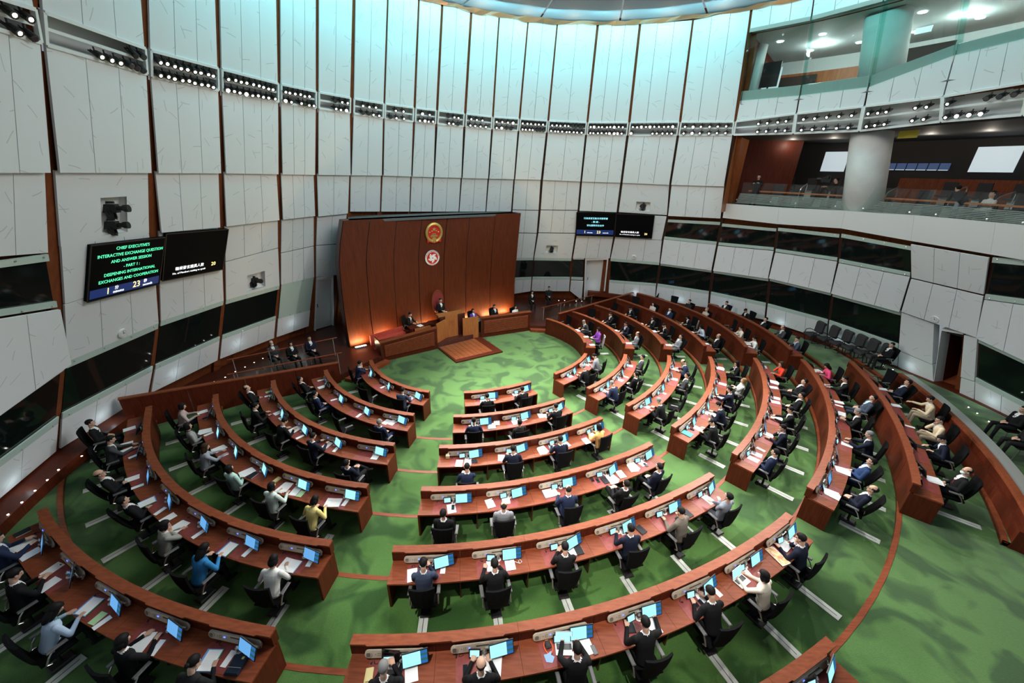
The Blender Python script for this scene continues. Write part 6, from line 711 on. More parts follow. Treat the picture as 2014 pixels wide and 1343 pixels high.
def text(parent, s, size, m, x, y, z=.008, align='CENTER', name='lettering'):
    cu = bpy.data.curves.new('t', 'FONT'); cu.body = s; cu.size = size; cu.align_x = align; cu.align_y = 'CENTER'; cu.extrude = .002; cu.resolution_u = 2
    o = bpy.data.objects.new('t', cu); COL.objects.link(o)
    dg = bpy.context.evaluated_depsgraph_get(); me = bpy.data.meshes.new_from_object(o.evaluated_get(dg)); me.materials.clear(); me.materials.append(m)
    bpy.data.objects.remove(o); me.name = name
    return ob(name, me, parent, Matrix.Translation((x, y, z)))
def tv(q, label, grp):
    P, c, n = qframe(q)
    x = ((P[1] - P[0]) + (P[2] - P[3])).normalized(); y = ((P[0] - P[3]) + (P[1] - P[2])); y = (y - x * y.dot(x)).normalized(); z = x.cross(y)
    w = ((P[1] - P[0]).length + (P[2] - P[3]).length) / 2; h = ((P[0] - P[3]).length + (P[1] - P[2]).length) / 2
    t = bpy.data.objects.new('wall_screen', None); COL.objects.link(t)
    t.matrix_world = Matrix(((x.x, y.x, z.x, c.x), (x.y, y.y, z.y, c.y), (x.z, y.z, z.z, c.z), (0, 0, 0, 1))) @ Matrix.Translation((0, 0, .14))
    tag(t, label, 'screen', grp)
    ob('display_panel', MB().box((0, 0, -.05), (w, h, .1)).mesh('display_panel', TVB), t)
    fr = MB()
    for yy in (-h / 2, h / 2): fr.box((0, yy, 0), (w, .03, .02))
    for xx in (-w / 2, w / 2): fr.box((xx, 0, 0), (.03, h, .02))
    ob('bezel', fr.mesh('bezel', BLACK), t)
    return t, w, h
t, w, h = tv(TVQ[0], 'large black wall screen with green English session title', 'wall screens')
lines = ["CHIEF EXECUTIVE'S", "INTERACTIVE EXCHANGE QUESTION", "AND ANSWER SESSION", "- PART 1 :", "DEEPENING INTERNATIONAL", "EXCHANGES AND COOPERATION"]
for i, s in enumerate(lines): text(t, s, h * .081, TXG, w * .03, h * (.40 - .118 * i))
ob('title_bar', MB().box((0, -h * .385, 0), (w * .96, h * .16, .008)).mesh('title_bar', TVBLUE), t)
text(t, '1', h * .17, TXY, -w * .26, -h * .385); text(t, '分', h * .08, TXW, -w * .15, -h * .345); text(t, 'minutes', h * .07, TXW, -w * .12, -h * .42)
text(t, '23', h * .17, TXY, w * .13, -h * .375); text(t, '秒', h * .08, TXW, w * .26, -h * .345); text(t, 'seconds', h * .07, TXW, w * .30, -h * .42)
t, w, h = tv(TVQ[1], 'large black wall screen showing number of members waiting', 'wall screens')
text(t, '輪候發言議員人數', h * .085, TXW, -w * .1, -h * .28); text(t, 'No. of Members waiting to speak', h * .058, TXW, -w * .1, -h * .38); text(t, '20', h * .12, TXY, w * .3, -h * .3)
t, w, h = tv(TVQ[2], 'black far wall screen with cyan Chinese session title', 'wall screens')
for i, s in enumerate(['行政長官互動交流答問會', '- 第1節 -', '深化國際交往合作']): text(t, s, h * .085, TXC, 0, h * (.26 - .15 * i))
ob('title_bar', MB().box((0, -h * .33, 0), (w * .96, h * .2, .008)).mesh('title_bar', TVBLUE), t)
text(t, '1', h * .16, TXY, -w * .26, -h * .33); text(t, 'minutes', h * .07, TXW, -w * .13, -h * .35); text(t, '23', h * .16, TXY, w * .1, -h * .33); text(t, 'seconds', h * .07, TXW, w * .28, -h * .35)
t, w, h = tv(TVQ[3], 'black far wall screen showing number 20 in the corner', 'wall screens')
text(t, '輪候發言議員人數', h * .09, TXW, -w * .1, -h * .27); text(t, 'No. of Members waiting to speak', h * .06, TXW, -w * .1, -h * .38); text(t, '20', h * .12, TXY, w * .33, -h * .32)
# ================================================================ DAIS
D0 = Vector((-8.61, 18.84, 0)); DU = Vector((.803, .596, 0)); DN = Vector((.596, -.803, 0))
LV = [.33, 1.3, 2.36, 3.6, 4.83, 5.8, 6.83]
LU = [0, -.04, -.05, -.02, .05, .25, .55]; RU = [10.84, 10.80, 10.75, 10.80, 10.90, 11.02, 11.17]
SEAM = [0, 1.32, 2.76, 4.20, 5.75, 7.21, 8.96, 10.85]; DL = 10.85
def dw(t, j):   # point on the curved wall: t along 0..11.6 at the foot, level index j
    h = LV[j]; u = LU[j] + (RU[j] - LU[j]) * t / DL
    bulge = .16 * math.sin(PI * (h - .33) / 6.5) - .05
    return D0 + DU * u + DN * (bulge - .22 * math.sin(PI * t / DL)) + Vector((0, 0, h))
wd = thing('feature_wall', tuple(D0), 0, 'tall curved mahogany wall carrying two emblems behind the dais', 'wall panel')
wd.matrix_world = Matrix.Identity(4)
for i in range(7):
    mb = MB(); t0 = SEAM[i] + .025; t1 = SEAM[i + 1] - .025; v = []
    nj = len(LV)
    for j in range(nj):
        for t in (t0, (t0 + t1) / 2, t1): v.append(dw(t, j))
    for j in range(nj):
        for t in (t0, (t0 + t1) / 2, t1): v.append(dw(t, j) - DN * .06)
    n3 = nj * 3; f = []
    for j in range(nj - 1):
        for k in (0, 1): f += [(j * 3 + k, j * 3 + k + 1, (j + 1) * 3 + k + 1, (j + 1) * 3 + k), (n3 + j * 3 + k + 1, n3 + j * 3 + k, n3 + (j + 1) * 3 + k, n3 + (j + 1) * 3 + k + 1)]
        f += [(j * 3, (j + 1) * 3, n3 + (j + 1) * 3, n3 + j * 3), (j * 3 + 2, n3 + j * 3 + 2, n3 + (j + 1) * 3 + 2, (j + 1) * 3 + 2)]
    f += [(n3 - 3 + k, n3 - 2 + k, 2 * n3 - 2 + k, 2 * n3 - 3 + k) for k in (0, 1)]
    ob('veneer_panel', mb.add(v, f).mesh('veneer_panel', WOODWALL), wd)
mb = MB(); v = []
for j in range(len(LV)):
    for t in (0., 5.4, DL): v.append(dw(t, j) - DN * .07)
    for t in (DL, 5.4, 0.): v.append(dw(t, j) - DN * .75)
n6 = len(LV)
mb.add(v, [(6 * j + k, 6 * j + (k + 1) % 6, 6 * (j + 1) + (k + 1) % 6, 6 * (j + 1) + k) for j in range(n6 - 1) for k in range(6)] + [tuple(6 * (n6 - 1) + k for k in range(6))])
ob('carcass', mb.mesh('carcass', WOODDARK), wd)
a = dw(.3, 6); b_ = dw(10.7, 6)
mb = MB(); mb.add([a - DN * .1, b_ - DN * .1, b_ - DN * 1.9 - Vector((0, 0, .0)), a - DN * 1.9 + DU * .4, a - DN * .1 - Vector((0, 0, .12)), b_ - DN * .1 - Vector((0, 0, .12)), b_ - DN * 1.9 - Vector((0, 0, .12)), a - DN * 1.9 + DU * .4 - Vector((0, 0, .12))], [(0, 1, 2, 3), (7, 6, 5, 4), (0, 4, 5, 1), (1, 5, 6, 2), (2, 6, 7, 3), (3, 7, 4, 0)])
ob('top_cover', mb.mesh('top_cover', mat('roof_grey', (.10, .11, .11), .6)), wd)
# platform
def poly(name, pts, z0, z1, m, parent):
    n = len(pts); mb = MB(); mb.add([(x, y, z1) for x, y in pts] + [(x, y, z0) for x, y in pts], [tuple(range(n))] + [tuple(range(2 * n - 1, n - 1, -1))] + [((i + 1) % n, i, n + i, n + (i + 1) % n) for i in range(n)])
    return ob(name, mb.mesh(name, m), parent)
PL = [(-7.9, 15.95), (-6.85, 17.85), (-6.6, 18.05), (-4.1, 19.85), (-1.9, 21.58), (1.1, 22.98), (2.4, 22.95), (8.9, 27.35), (4, 29.3), (-3, 28.6), (-9, 25.), (-13.2, 19.4), (-14.3, 14.6), (-13.6, 13.2), (-11.1, 13.2)]
poly('platform', PL, -.05, .33, WOODDARK, floor)
poly('platform_step', [(-7.75, 15.9), (-6.5, 18.0), (-6.2, 17.85), (-7.35, 15.75)], 0, .165, WOODTOP, floor)
poly('platform_step', [(1.15, 22.7), (1.1, 22.98), (2.45, 22.95), (2.4, 22.6)], 0, .165, WOODTOP, floor)
mb = MB(); mb.add([(-11.05, 13.05, .30), (-13.4, 10.95, .95), (-14.6, 12.0, .95), (-13.0, 15.2, .34), (-11.6, 14.6, .33)], [(0, 1, 2, 3, 4)])
ob('ramp', mb.mesh('ramp', WOODDARK), floor)
# dividing walls beside the seating
def wallrun(name, a, b, z0, z1a, z1b, th, m, mt, label):
    t = thing(name, (a[0], a[1], z0), 0, label, 'partition'); t.matrix_world = Matrix.Identity(4)
    A = Vector((a[0], a[1], 0)); B = Vector((b[0], b[1], 0)); n = Vector((-(B - A).y, (B - A).x, 0)).normalized() * th / 2
    N = max(2, int((B - A).length / 1.5))
    for i in range(N):
        p = A.lerp(B, i / N + .002); q = A.lerp(B, (i + 1) / N - .002); h0 = z1a + (z1b - z1a) * i / N; h1 = z1a + (z1b - z1a) * (i + 1) / N
        U = Vector((0, 0, 1))
        ob('wall_board', MB().hexa([p - n + U * z0, q - n + U * z0, q + n + U * z0, p + n + U * z0, p - n + U * h0, q - n + U * h1, q + n + U * h1, p + n + U * h0]).mesh('wall_board', m), t)
    n2 = n * 1.25; U = Vector((0, 0, 1))
    ob('coping', MB().hexa([A - n2 + U * z1a, B - n2 + U * z1b, B + n2 + U * z1b, A + n2 + U * z1a, A - n2 + U * (z1a + .04), B - n2 + U * (z1b + .04), B + n2 + U * (z1b + .04), A + n2 + U * (z1a + .04)]).mesh('coping', mt), t)
    return t
wallrun('partition_wall', (-13.25, 11.15), (-7.9, 15.85), -.1, 1.78, .98, .14, WOOD, WOODCAP, 'long mahogany partition wall along the left end of the seating rows')
wallrun('partition_wall', DIVR[0], DIVR[1], -.1, DIVR[2], DIVR[3], .14, WOOD, WOODCAP, 'rising mahogany partition wall beside the far block')
def glassrail(label, a, b, zf_a, zf_b, ht, m=GLASS, n=3):
    t = thing('handrail', (a[0], a[1], zf_a), 0, label, 'handrail'); t.matrix_world = Matrix.Identity(4)
    A = Vector((a[0], a[1], zf_a)); B = Vector((b[0], b[1], zf_b)); U = Vector((0, 0, ht)); d = (B - A).normalized(); s = d.cross(Vector((0, 0, 1))).normalized() * .008
    ob('rail', MB().tube([A + U - d * .2, B + U + d * .2], .028, 8).mesh('rail', WOODCAP), t)
    for i in range(n):
        p = A.lerp(B, i / n + .01); q = A.lerp(B, (i + 1) / n - .01); k = Vector((0, 0, .1)); h = U * .88
        ob('glass_pane', MB().hexa([p - s + k, q - s + k, q + s + k, p + s + k, p - s + h, q - s + h, q + s + h, p + s + h]).mesh('glass_pane', m), t)
    for i in range(n + 1):
        p = A.lerp(B, i / n); ob('post', MB().tube([p, p + U], .015, 6).mesh('post', STEEL), t)
glassrail('glass handrail with wooden rail before the three seated officers', (-11.3, 13.9), (-8.0, 16.1), .36, .33, 1.0)
glassrail('thin glass handrail behind the front rail, left ramp', (-12.2, 15.2), (-9.0, 17.9), .4, .33, .95)
glassrail('glass handrail on the platform right of the dais', (2.0, 24.0), (5.6, 26.9), .33, .33, .9)
# long curved rear wall on the right
t = thing('rear_wall', (0, 0, 0), 0, 'long curved mahogany wall with grey top behind the last right row', 'partition')
pts = REARW; N = len(pts)
def strip(pl, o0, o1, z0, z1, m, name, parent):
    mb = MB(); v = []
    for i, p in enumerate(pl):
        d = Vector(pl[min(i + 1, len(pl) - 1)]) - Vector(pl[max(i - 1, 0)]); nv = Vector((d.y, -d.x)).normalized()
        a = Vector(p) + nv * o0; b = Vector(p) + nv * o1
        v += [(a.x, a.y, z0), (b.x, b.y, z0), (b.x, b.y, z1), (a.x, a.y, z1)]
    mb.add(v, [(4 * i + j, 4 * (i + 1) + j, 4 * (i + 1) + (j + 1) % 4, 4 * i + (j + 1) % 4) for i in range(len(pl) - 1) for j in range(4)] + [(0, 1, 2, 3), tuple(4 * (len(pl) - 1) + j for j in (3, 2, 1, 0))])
    return ob(name, mb.mesh(name, m), parent)
for i in range(0, N - 2, 4): strip(pts[i:i + 5], -.02, .24, .9, 1.74, WOOD, 'wall_board', t)
strip(pts, -.12, -.02, .95, 1.55, WOOD, 'skirt_ledge', t)
strip(pts, -.03, .12, 1.74, 1.84, WOODCAP, 'coping', t); strip(pts, .12, .50, 1.70, 1.80, STEEL, 'top_plate', t)
# benches either side of the podium, with louvred fronts
def bench(a, b, h0, h1, label, dep=.7):
    A = Vector((a[0], a[1], 0)); B = Vector((b[0], b[1], 0)); u = (B - A).normalized(); n = Vector((u.y, -u.x, 0)); L = (B - A).length; U = Vector((0, 0, 1))
    t = thing('dais_bench', (0, 0, 0), 0, label, 'bench')
    def bx(x0, x1, y0, y1, z0, z1a, z1b, m, nm):
        P = [A + u * x + n * -y + U * z for x, y, z in ((x0, y0, z0), (x1, y0, z0), (x1, y1, z0), (x0, y1, z0), (x0, y0, z1a), (x1, y0, z1b), (x1, y1, z1b), (x0, y1, z1a))]
        return ob(nm, MB().hexa(P).mesh(nm, m), t)
    hh = lambda x: h0 + (h1 - h0) * x / L
    bx(0, L, .02, .12, 0, h0 - .06, h1 - .06, WOOD, 'front_panel')
    bx(-.02, L + .02, -.02, .22, h0 - .05, h0, h1, WOODLIGHT, 'top_rail') if False else None
    P = [A + u * x + n * -y + U * z for x, y, z in ((-.02, -.02, h0 - .05), (L + .02, -.02, h1 - .05), (L + .02, .24, h1 - .05), (-.02, .24, h0 - .05), (-.02, -.02, h0), (L + .02, -.02, h1), (L + .02, .24, h1), (-.02, .24, h0))]
    ob('top_rail', MB().hexa(P).mesh('top_rail', WOODCAP), t)
    x0, x1 = L * .06, L * .94
    P = [A + u * x + n * -.015 + U * z for x, z in ((x0, .26), (x1, .26), (x1, hh(x1) - .2), (x0, hh(x0) - .2))]
    ob('louvre_recess', MB().add(P, [(0, 1, 2, 3)]).mesh('louvre_recess', WOODDARK), t)
    ns = 11
    for i in range(ns):
        f = (i + .25) / ns; g = (i + .75) / ns
        za, zb = .26 + (hh(x0) - .46) * f, .26 + (hh(x1) - .46) * f; zc, zd = .26 + (hh(x0) - .46) * g, .26 + (hh(x1) - .46) * g
        P = [A + u * x + n * y + U * z for x, y, z in ((x0, -.03, za), (x1, -.03, zb), (x1, .03, zb - .01), (x0, .03, za - .01), (x0, -.03, zc), (x1, -.03, zd), (x1, .03, zd - .02), (x0, .03, zc - .02))]
        ob('louvre_slat', MB().hexa([P[3], P[2], P[1], P[0], P[7], P[6], P[5], P[4]]).mesh('louvre_slat', WOODCAP), t)
    bx(0, L, .12, dep, .33, .95 if dep < .9 else .80, .95 if dep < .9 else .80, WOODDARK, 'counter')
    bx(0, .06, .0, 1.0, 0, h0 - .02, h0 - .02, WOODDARK, 'end_panel')
    return t
bench((-6.66, 17.97), (-4.12, 19.80), 1.08, 1.28, 'dais bench with louvred front left of the podium')
bench((-1.86, 21.54), (1.12, 22.94), 1.27, 1.27, 'dais bench with louvred front before the three clerks')
# podium platform
t = thing('podium_floor', (0, 0, 0), 0, 'low polished plank platform in front of the podium', 'platform')
fl, fr_, br, bl = [Vector(p) for p in ((-2.86, 18.09, 0), (-.49, 19.59, 0), (-1.86, 21.54, 0), (-4.12, 19.80, 0))]
Z = Vector((0, 0, .07)); mb = MB().hexa([fl, fr_, br, bl, fl + Z, fr_ + Z, br + Z, bl + Z]); ob('border', mb.mesh('border', WOOD), t)
Q = [fl.lerp(bl, .12).lerp(fr_.lerp(br, .12), .04), fl.lerp(bl, .12).lerp(fr_.lerp(br, .12), .83), br.lerp(bl, .17), bl + (br - bl) * .02]
for i in range(8):
    a, b = i / 8 + .004, (i + 1) / 8 - .004
    p = [Q[0].lerp(Q[1], a), Q[0].lerp(Q[1], b), Q[3].lerp(Q[2], b), Q[3].lerp(Q[2], a)]
    ob('plank', MB().hexa([x + Z for x in p] + [x + Z * 1.25 for x in p]).mesh('plank', PLANK), t)
def upright(name, a, b, z0, z1, th, m, parent, z1b=None):
    A = Vector((a[0], a[1], 0)); B = Vector((b[0], b[1], 0)); n = Vector((-(B - A).y, (B - A).x, 0)).normalized() * th; U = Vector((0, 0, 1)); z1b = z1 if z1b is None else z1b
    return ob(name, MB().hexa([A + U * z0, B + U * z0, B + n + U * z0, A + n + U * z0, A + U * z1, B + U * z1b, B + n + U * z1b, A + n + U * z1]).mesh(name, m), parent)
t = thing('podium', (0, 0, 0), 0, 'tall cherry wood presiding podium with side wings', 'podium')
upright('wing_panel', (-4.13, 19.84), (-3.78, 20.62), .08, 1.45, .07, WOODLIGHT, t)
upright('wing_panel', (-2.86, 20.98), (-2.0, 21.42), .08, 1.40, .07, WOODLIGHT, t)
upright('recess_panel', (-4.08, 20.52), (-2.78, 21.40), .08, 1.62, .06, WOODDARK, t)
upright('front_panel', (-3.80, 20.63), (-3.16, 21.05), .08, 1.64, .08, WOODLIGHT, t)
upright('top_slab', (-4.14, 20.43), (-2.85, 21.32), 1.62, 1.71, .42, WOODLIGHT, t)
upright('reading_desk', (-4.30, 20.75), (-3.35, 21.42), 1.60, 1.66, .3, WOOD, t)
dm = Vector((-3.48, 20.82, 1.2)); nn_ = Vector((.55, -.83, 0))
M_ = Matrix.Translation(dm + nn_ * .02) @ frame_of(nn_)
mb = MB()
for i in range(5):
    a = i * 2 * PI / 5 + .3; mb.tube([(math.cos(a + .4 * k) * (.04 + .05 * k), math.sin(a + .4 * k) * (.04 + .05 * k), 0) for k in range(4)], .008, 5)
o_ = ob('carved_motif', mb.mesh('carved_motif', PLANK), t); o_.matrix_world = M_
# risers the seats behind stand on
poly('platform_riser', [(-5.1, 20.95), (-4.05, 20.62), (-3.0, 21.45), (-3.3, 22.4), (-4.9, 21.35)], .3, 1.06, WOODDARK, floor)
poly('platform_riser', [(-7.3, 18.75), (-6.5, 18.25), (-4.3, 20.0), (-5.0, 21.4), (-6.4, 20.4)], .3, .46, REDSEAT, floor)
t = thing('red_bench', (0, 0, 0), 0, 'red upholstered bench along the feature wall', 'bench')
upright('backrest', (-7.45, 18.85), (-6.05, 20.35), .5, 1.02, -.14, REDSEAT, t) if False else None
upright('backrest', (-7.50, 18.95), (-6.15, 20.45), .45, 1.02, .12, REDSEAT, t)
upright('seat', (-7.05, 18.85), (-5.95, 20.15), .45, .80, .35, REDSEAT, t)
t = thing('speaker_desk', (0, 0, 0), 0, 'small wooden desk with papers left of the podium', 'desk')
upright('front_panel', (-5.35, 19.85), (-4.6, 20.45), .46, 1.12, .05, WOODLIGHT, t); upright('desk_top', (-5.55, 19.75), (-4.7, 20.45), 1.12, 1.17, .5, WOOD, t)
upright('side_panel', (-5.45, 19.85), (-5.75, 20.25), .46, 1.12, .04, WOODDARK, t); upright('side_panel', (-4.62, 20.45), (-4.92, 20.85), .46, 1.12, .04, WOODDARK, t)
# warm uplights along the foot of the wall
for i, tt in enumerate((.5, 1.9, 4.5, 7.4, 8.8, 10.0)):
    p = dw(tt, 0) + DN * .28
    t = thing('uplight', (p.x, p.y, .34), math.atan2(DU.y, DU.x), f'warm strip uplight at the wall foot, {ORD[i + 1]} from left', 'light', 'uplights along the feature wall')
    ob('housing', MB().box((0, 0, .03), (.62, .14, .06)).mesh('housing', STEEL), t); ob('diffuser', MB().box((0, 0, .065), (.56, .10, .012)).mesh('diffuser', WARM), t)
    lamp('AREA', 'uplight_glow', (p.x, p.y, .45), (p.x - DN.x * .55, p.y - DN.y * .55, 2.2), 26, (1, .66, .3), .7, sizey=.12)
# emblems
EMBP = [Vector(a) for a in EMB]
def emblem_frame(p, lean=-.12): return Matrix.Translation(p) @ frame_of((DN + Vector((0, 0, lean))).normalized())
def star(mb, cx_, cy_, r, rot=0., mi=0, z=.055):
    v = [];
    for k in range(10):
        a = PI / 2 + rot + k * PI / 5; rr = r if k % 2 == 0 else r * .4; v.append((cx_ + rr * math.cos(a), cy_ + rr * math.sin(a), z))
    mb.add(v + [(cx_, cy_, z + .012)], [(k, (k + 1) % 10, 10) for k in range(10)], mi)
p = D0 + DU * 5.5 + DN * .04; p = EMBP[0]
t = bpy.data.objects.new('national_emblem', None); COL.objects.link(t); t.matrix_world = emblem_frame(p - DN * .12, -.1) @ Matrix.Scale(.88, 4)
tag(t, 'round red and gold state emblem high on the mahogany wall', 'emblem')
mb = MB()
ring = [(math.cos(a) * .50, math.sin(a) * .54 + .02, .04) for a in np.linspace(-PI * .42, PI * 1.42, 40)]
mb.tube(ring, .085, 8)
for k in range(36):
    a = -PI * .42 + k * PI * 1.84 / 35; mb.sphere((math.cos(a) * .54, math.sin(a) * .58 + .02, .07), (.05, .035, .03), 6, 4)
ob('wheat_wreath', mb.mesh('wheat_wreath', GOLD), t)
ob('red_field', MB().lathe([(.48, -.02), (.48, .03)], 32).mesh('red_field', RED), t)
mb = MB(); star(mb, 0, .22, .15)
for a in (-.95, -.42, .42, .95): star(mb, math.sin(a) * .36, -.06 + math.cos(a) * .20 + (.0 if abs(a) > .4 else -.06), .062, -a)
ob('stars', mb.mesh('stars', GOLD), t)
mb = MB().box((0, -.20, .04), (.52, .05, .03)).box((0, -.15, .04), (.40, .05, .03)).box((0, -.09, .04), (.30, .025, .04), 0).box((0, -.045, .04), (.24, .03, .03))
for k in range(5): mb.box((-.18 + .09 * k, -.25, .04), (.04, .06, .03))
ob('gate_relief', mb.mesh('gate_relief', GOLD), t)
ob('gear_wheel', MB().lathe([(.17, 0), (.17, .05), (.09, .06)], 18, 0, (0, -.44, .02)).mesh('gear_wheel', GOLD), t)
mb = MB()
for s_ in (-1, 1): mb.box((s_ * .20, -.50, .05), (.40, .16, .05), 0, s_ * .25).box((s_ * .42, -.46, .04), (.10, .24, .05), 0, s_ * -.1)
ob('red_drapery', mb.mesh('red_drapery', RED), t)
t = bpy.data.objects.new('regional_emblem', None); COL.objects.link(t); t.matrix_world = emblem_frame(EMBP[1] - DN * .06, -.1)
tag(t, 'round white and red flower emblem below the state emblem', 'emblem')
ob('white_rim', MB().lathe([(.43, -.02), (.43, .03), (.34, .035)], 36).mesh('white_rim', WHITE), t)
ob('red_disc', MB().lathe([(.335, .03), (.335, .045)], 36).mesh('red_disc', RED), t)
mb = MB(); ms = MB()
for i in range(5):
    a = PI / 2 + i * 2 * PI / 5
    P = []
    for k in range(9):
        s_ = k / 8; r = .03 + .25 * s_; w_ = .085 * math.sin(PI * min(1, s_ * .9 + .06)); tw = .75 * s_
        P.append(((r * math.cos(a - tw), r * math.sin(a - tw)), w_, a - tw))
    L_ = [(x - w_ * math.sin(b), y + w_ * math.cos(b), .055) for (x, y), w_, b in P]; R_ = [(x + w_ * math.sin(b), y - w_ * math.cos(b), .055) for (x, y), w_, b in P]
    mb.add(L_ + R_, [(9 + k, 9 + k + 1, k + 1, k) for k in range(8)])
    (x, y), _, _ = P[5]; star(ms, x, y, .028, a, 0, .06)
ob('flower', mb.mesh('flower', PAPER), t); ob('red_stars', ms.mesh('red_stars', RED), t)
for i, ch in enumerate('中華人民共和國香港特別行政區'):
    a = PI * .93 - i * PI * .86 / 13
    o_ = text(t, ch, .07, RED, 0, 0, name='rim_character'); o_.matrix_local = Matrix.Translation((math.cos(a) * .385, math.sin(a) * .385, .036)) @ Matrix.Rotation(a - PI / 2, 4, 'Z')
a = text(t, 'HONG KONG', .07, RED, 0, -.385, .036)
# ================================================================ GALLERIES ON THE RIGHT
GA0, GA1 = math.radians(-14), bayang[16][0] - .012
def gp(a, R, z): return Vector((WCX + math.cos(a) * R, WCY + math.sin(a) * R, z))
def arcwall(name, a0, a1, R, z0, z1, m, parent, n=24):
    mb = MB(); v = []
    for i in range(n + 1):
        a = a0 + (a1 - a0) * i / n; v += [gp(a, R, z0), gp(a, R, z1)]
    mb.add(v, [(2 * i, 2 * i + 2, 2 * i + 3, 2 * i + 1) for i in range(n)])
    return ob(name, mb.mesh(name, m), parent)
WR = sides['right']
arc_strip('gallery_floor', GA0, GA1, 14.3, 15.3, 7.6, ROOMGREY, WR, .3); arc_strip('gallery_floor', GA0, GA1, 15.3, 17, 7.95, ROOMGREY, WR, .6); arc_strip('gallery_floor', GA0, GA1, 17, 22, 8.3, ROOMGREY, WR, .6)
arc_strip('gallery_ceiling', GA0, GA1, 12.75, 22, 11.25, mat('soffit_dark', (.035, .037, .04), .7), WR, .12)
arcwall('gallery_wall', GA0, GA1, 19.5, 8.2, 11.2, DARKROOM, WR)
arcwall('gallery_wall', GA0, math.radians(29.5), 18.9, 8.2, 9.45, WOODTOP, WR)
mb = MB().add([gp(GA1, 13.0, 7.5), gp(GA1, 20, 7.5), gp(GA1, 20, 11.2), gp(GA1, 12.6, 11.2)], [(0, 1, 2, 3)]); ob('gallery_wall', mb.mesh('gallery_wall', ORANGEWOOD), WR)
ob('gallery_wall', MB().add([gp(GA1 - .14, 17.0, 7.6), gp(GA1, 15.6, 7.6), gp(GA1, 15.6, 11.2), gp(GA1 - .14, 17.0, 11.2)], [(0, 1, 2, 3)]).mesh('gallery_wall', WOOD), WR)
for i in range(9):
    z = 8.02 + i * .055; arc_strip('slat', GA0, GA1 - .03, 14.05 + i * .035, 14.10 + i * .035, z, GREYSTRIPE, WR, .035)
arc_strip('gallery_desk', GA0, GA1 - .05, 14.75, 15.1, 8.62, ORANGEWOOD, WR, .06)
t = thing('glass_balustrade', (0, 0, 0), 0, 'clear glass balustrade along the lower public gallery', 'balustrade')
for b in range(16, 21):
    a0, a1 = bayang[b][1], bayang[b][0]
    lo, hi = min(a0, a1) + .004, max(a0, a1) - .004
    mb = MB(); v = []
    for i in range(5):
        a = lo + (hi - lo) * i / 4; v += [gp(a, 13.93, 7.9), gp(a, 13.93, 9.02)]
    ob('glass_pane', mb.add(v, [(2 * i, 2 * i + 2, 2 * i + 3, 2 * i + 1) for i in range(4)]).mesh('glass_pane', GLASS), t)
    for f in (.2, .8): p = gp(lo + (hi - lo) * f, 13.9, 8.15); ob('clamp', MB().sphere(p, .04, 6, 4).mesh('clamp', CHROME), t)
seatm = MB().box((0, 0, .44), (.46, .46, .08)).mesh('seat', GREYF); sbm = MB().box((0, -.24, .74), (.46, .07, .56), 0, 0, -.15).mesh('backrest', GREYF); slm = MB().box((0, -.05, .2), (.3, .06, .4)).mesh('pedestal', STEEL)
ns = 0
for row, (R, z) in enumerate(((15.9, 7.95), (17.6, 8.3))):
    for i in range(14):
        a = GA1 - .12 - i * .062
        if abs(a - math.radians(27.5)) < .07: continue
        p = gp(a, R, z); t = thing('gallery_seat', tuple(p), a + PI / 2, f"grey gallery seat, {ORD[i + 1]} from left in {'front' if row == 0 else 'back'} row of the lower gallery", 'seat', 'seats in the lower gallery')
        ob('seat', seatm, t); ob('backrest', sbm, t); ob('pedestal', slm, t)
colm = thing('column', (15.85, 18.92, 7.6), 0, 'round white column through both gallery levels', 'column')
ob('shaft', MB().tube([(0, 0, 0), (-1.22, -.43, 3.65)], [.73, .70], 28, 0).mesh('shaft', COLUMN, True), colm); ob('upper_shaft', MB().tube([(-1.62, -.57, 4.9), (-2.45, -.86, 7.4)], [.70, .68], 28).mesh('upper_shaft', COLUMN, True), colm)
for i in range(7):
    a = GA1 - .20 - i * .115; p = gp(a, 15.25 + (i % 2) * .9, 7.9 + (i % 2) * .1)
    d = Vector((math.cos(a), math.sin(a), 0))
    t = thing('grab_rail', tuple(p), 0, f'bent metal grab rail on the lower gallery steps, {ORD[i + 1]} from left', 'handrail', 'grab rails in the lower gallery'); t.matrix_world = Matrix.Identity(4)
    ob('tube', MB().tube([p, p + Vector((0, 0, .85)), p + Vector((0, 0, .95)) + d * .1, p + Vector((0, 0, 1.15)) + d * .75, p + Vector((0, 0, 1.05)) + d * .85, p + Vector((0, 0, .35)) + d * .85], .022, 6).mesh('tube', CHROME), t)
def litq(name, a, R, z, w, h, m, par, d=-.03):
    c = gp(a, R, z); tx = Vector((-math.sin(a), math.cos(a), 0)); U = Vector((0, 0, 1)); nr = Vector((math.cos(a), math.sin(a), 0)) * .04
    P = [c + tx * (w / 2) - U * h / 2, c - tx * (w / 2) - U * h / 2, c - tx * (w / 2) + U * h / 2, c + tx * (w / 2) + U * h / 2]
    return ob(name, MB().hexa([P[0], P[1], P[1] + nr, P[0] + nr, P[3], P[2], P[2] + nr, P[3] + nr]).mesh(name, m), par)
litq('lit_opening', math.radians(38.9), 19.2, 10.2, 1.1, 1.0, LITWIN, WR); litq('lit_opening', math.radians(20.3), 18.8, 10.25, 1.4, 1.0, LITWIN, WR)
for i in range(6): litq('wall_monitor', math.radians(31.6 - i * 1.2), 19.35, 9.98, .36, .30, mat('dim_monitor_%d' % i, (.01, .015, .03), .2, emit=(.02, .035, .08), es=1), WR); litq('monitor_light', math.radians(31.6 - i * 1.2), 19.30, 9.83, .34, .03, LITWIN, WR)
sg = litq('exit_sign', math.radians(45), 18.0, 10.5, .42, .16, LITWIN, WR)
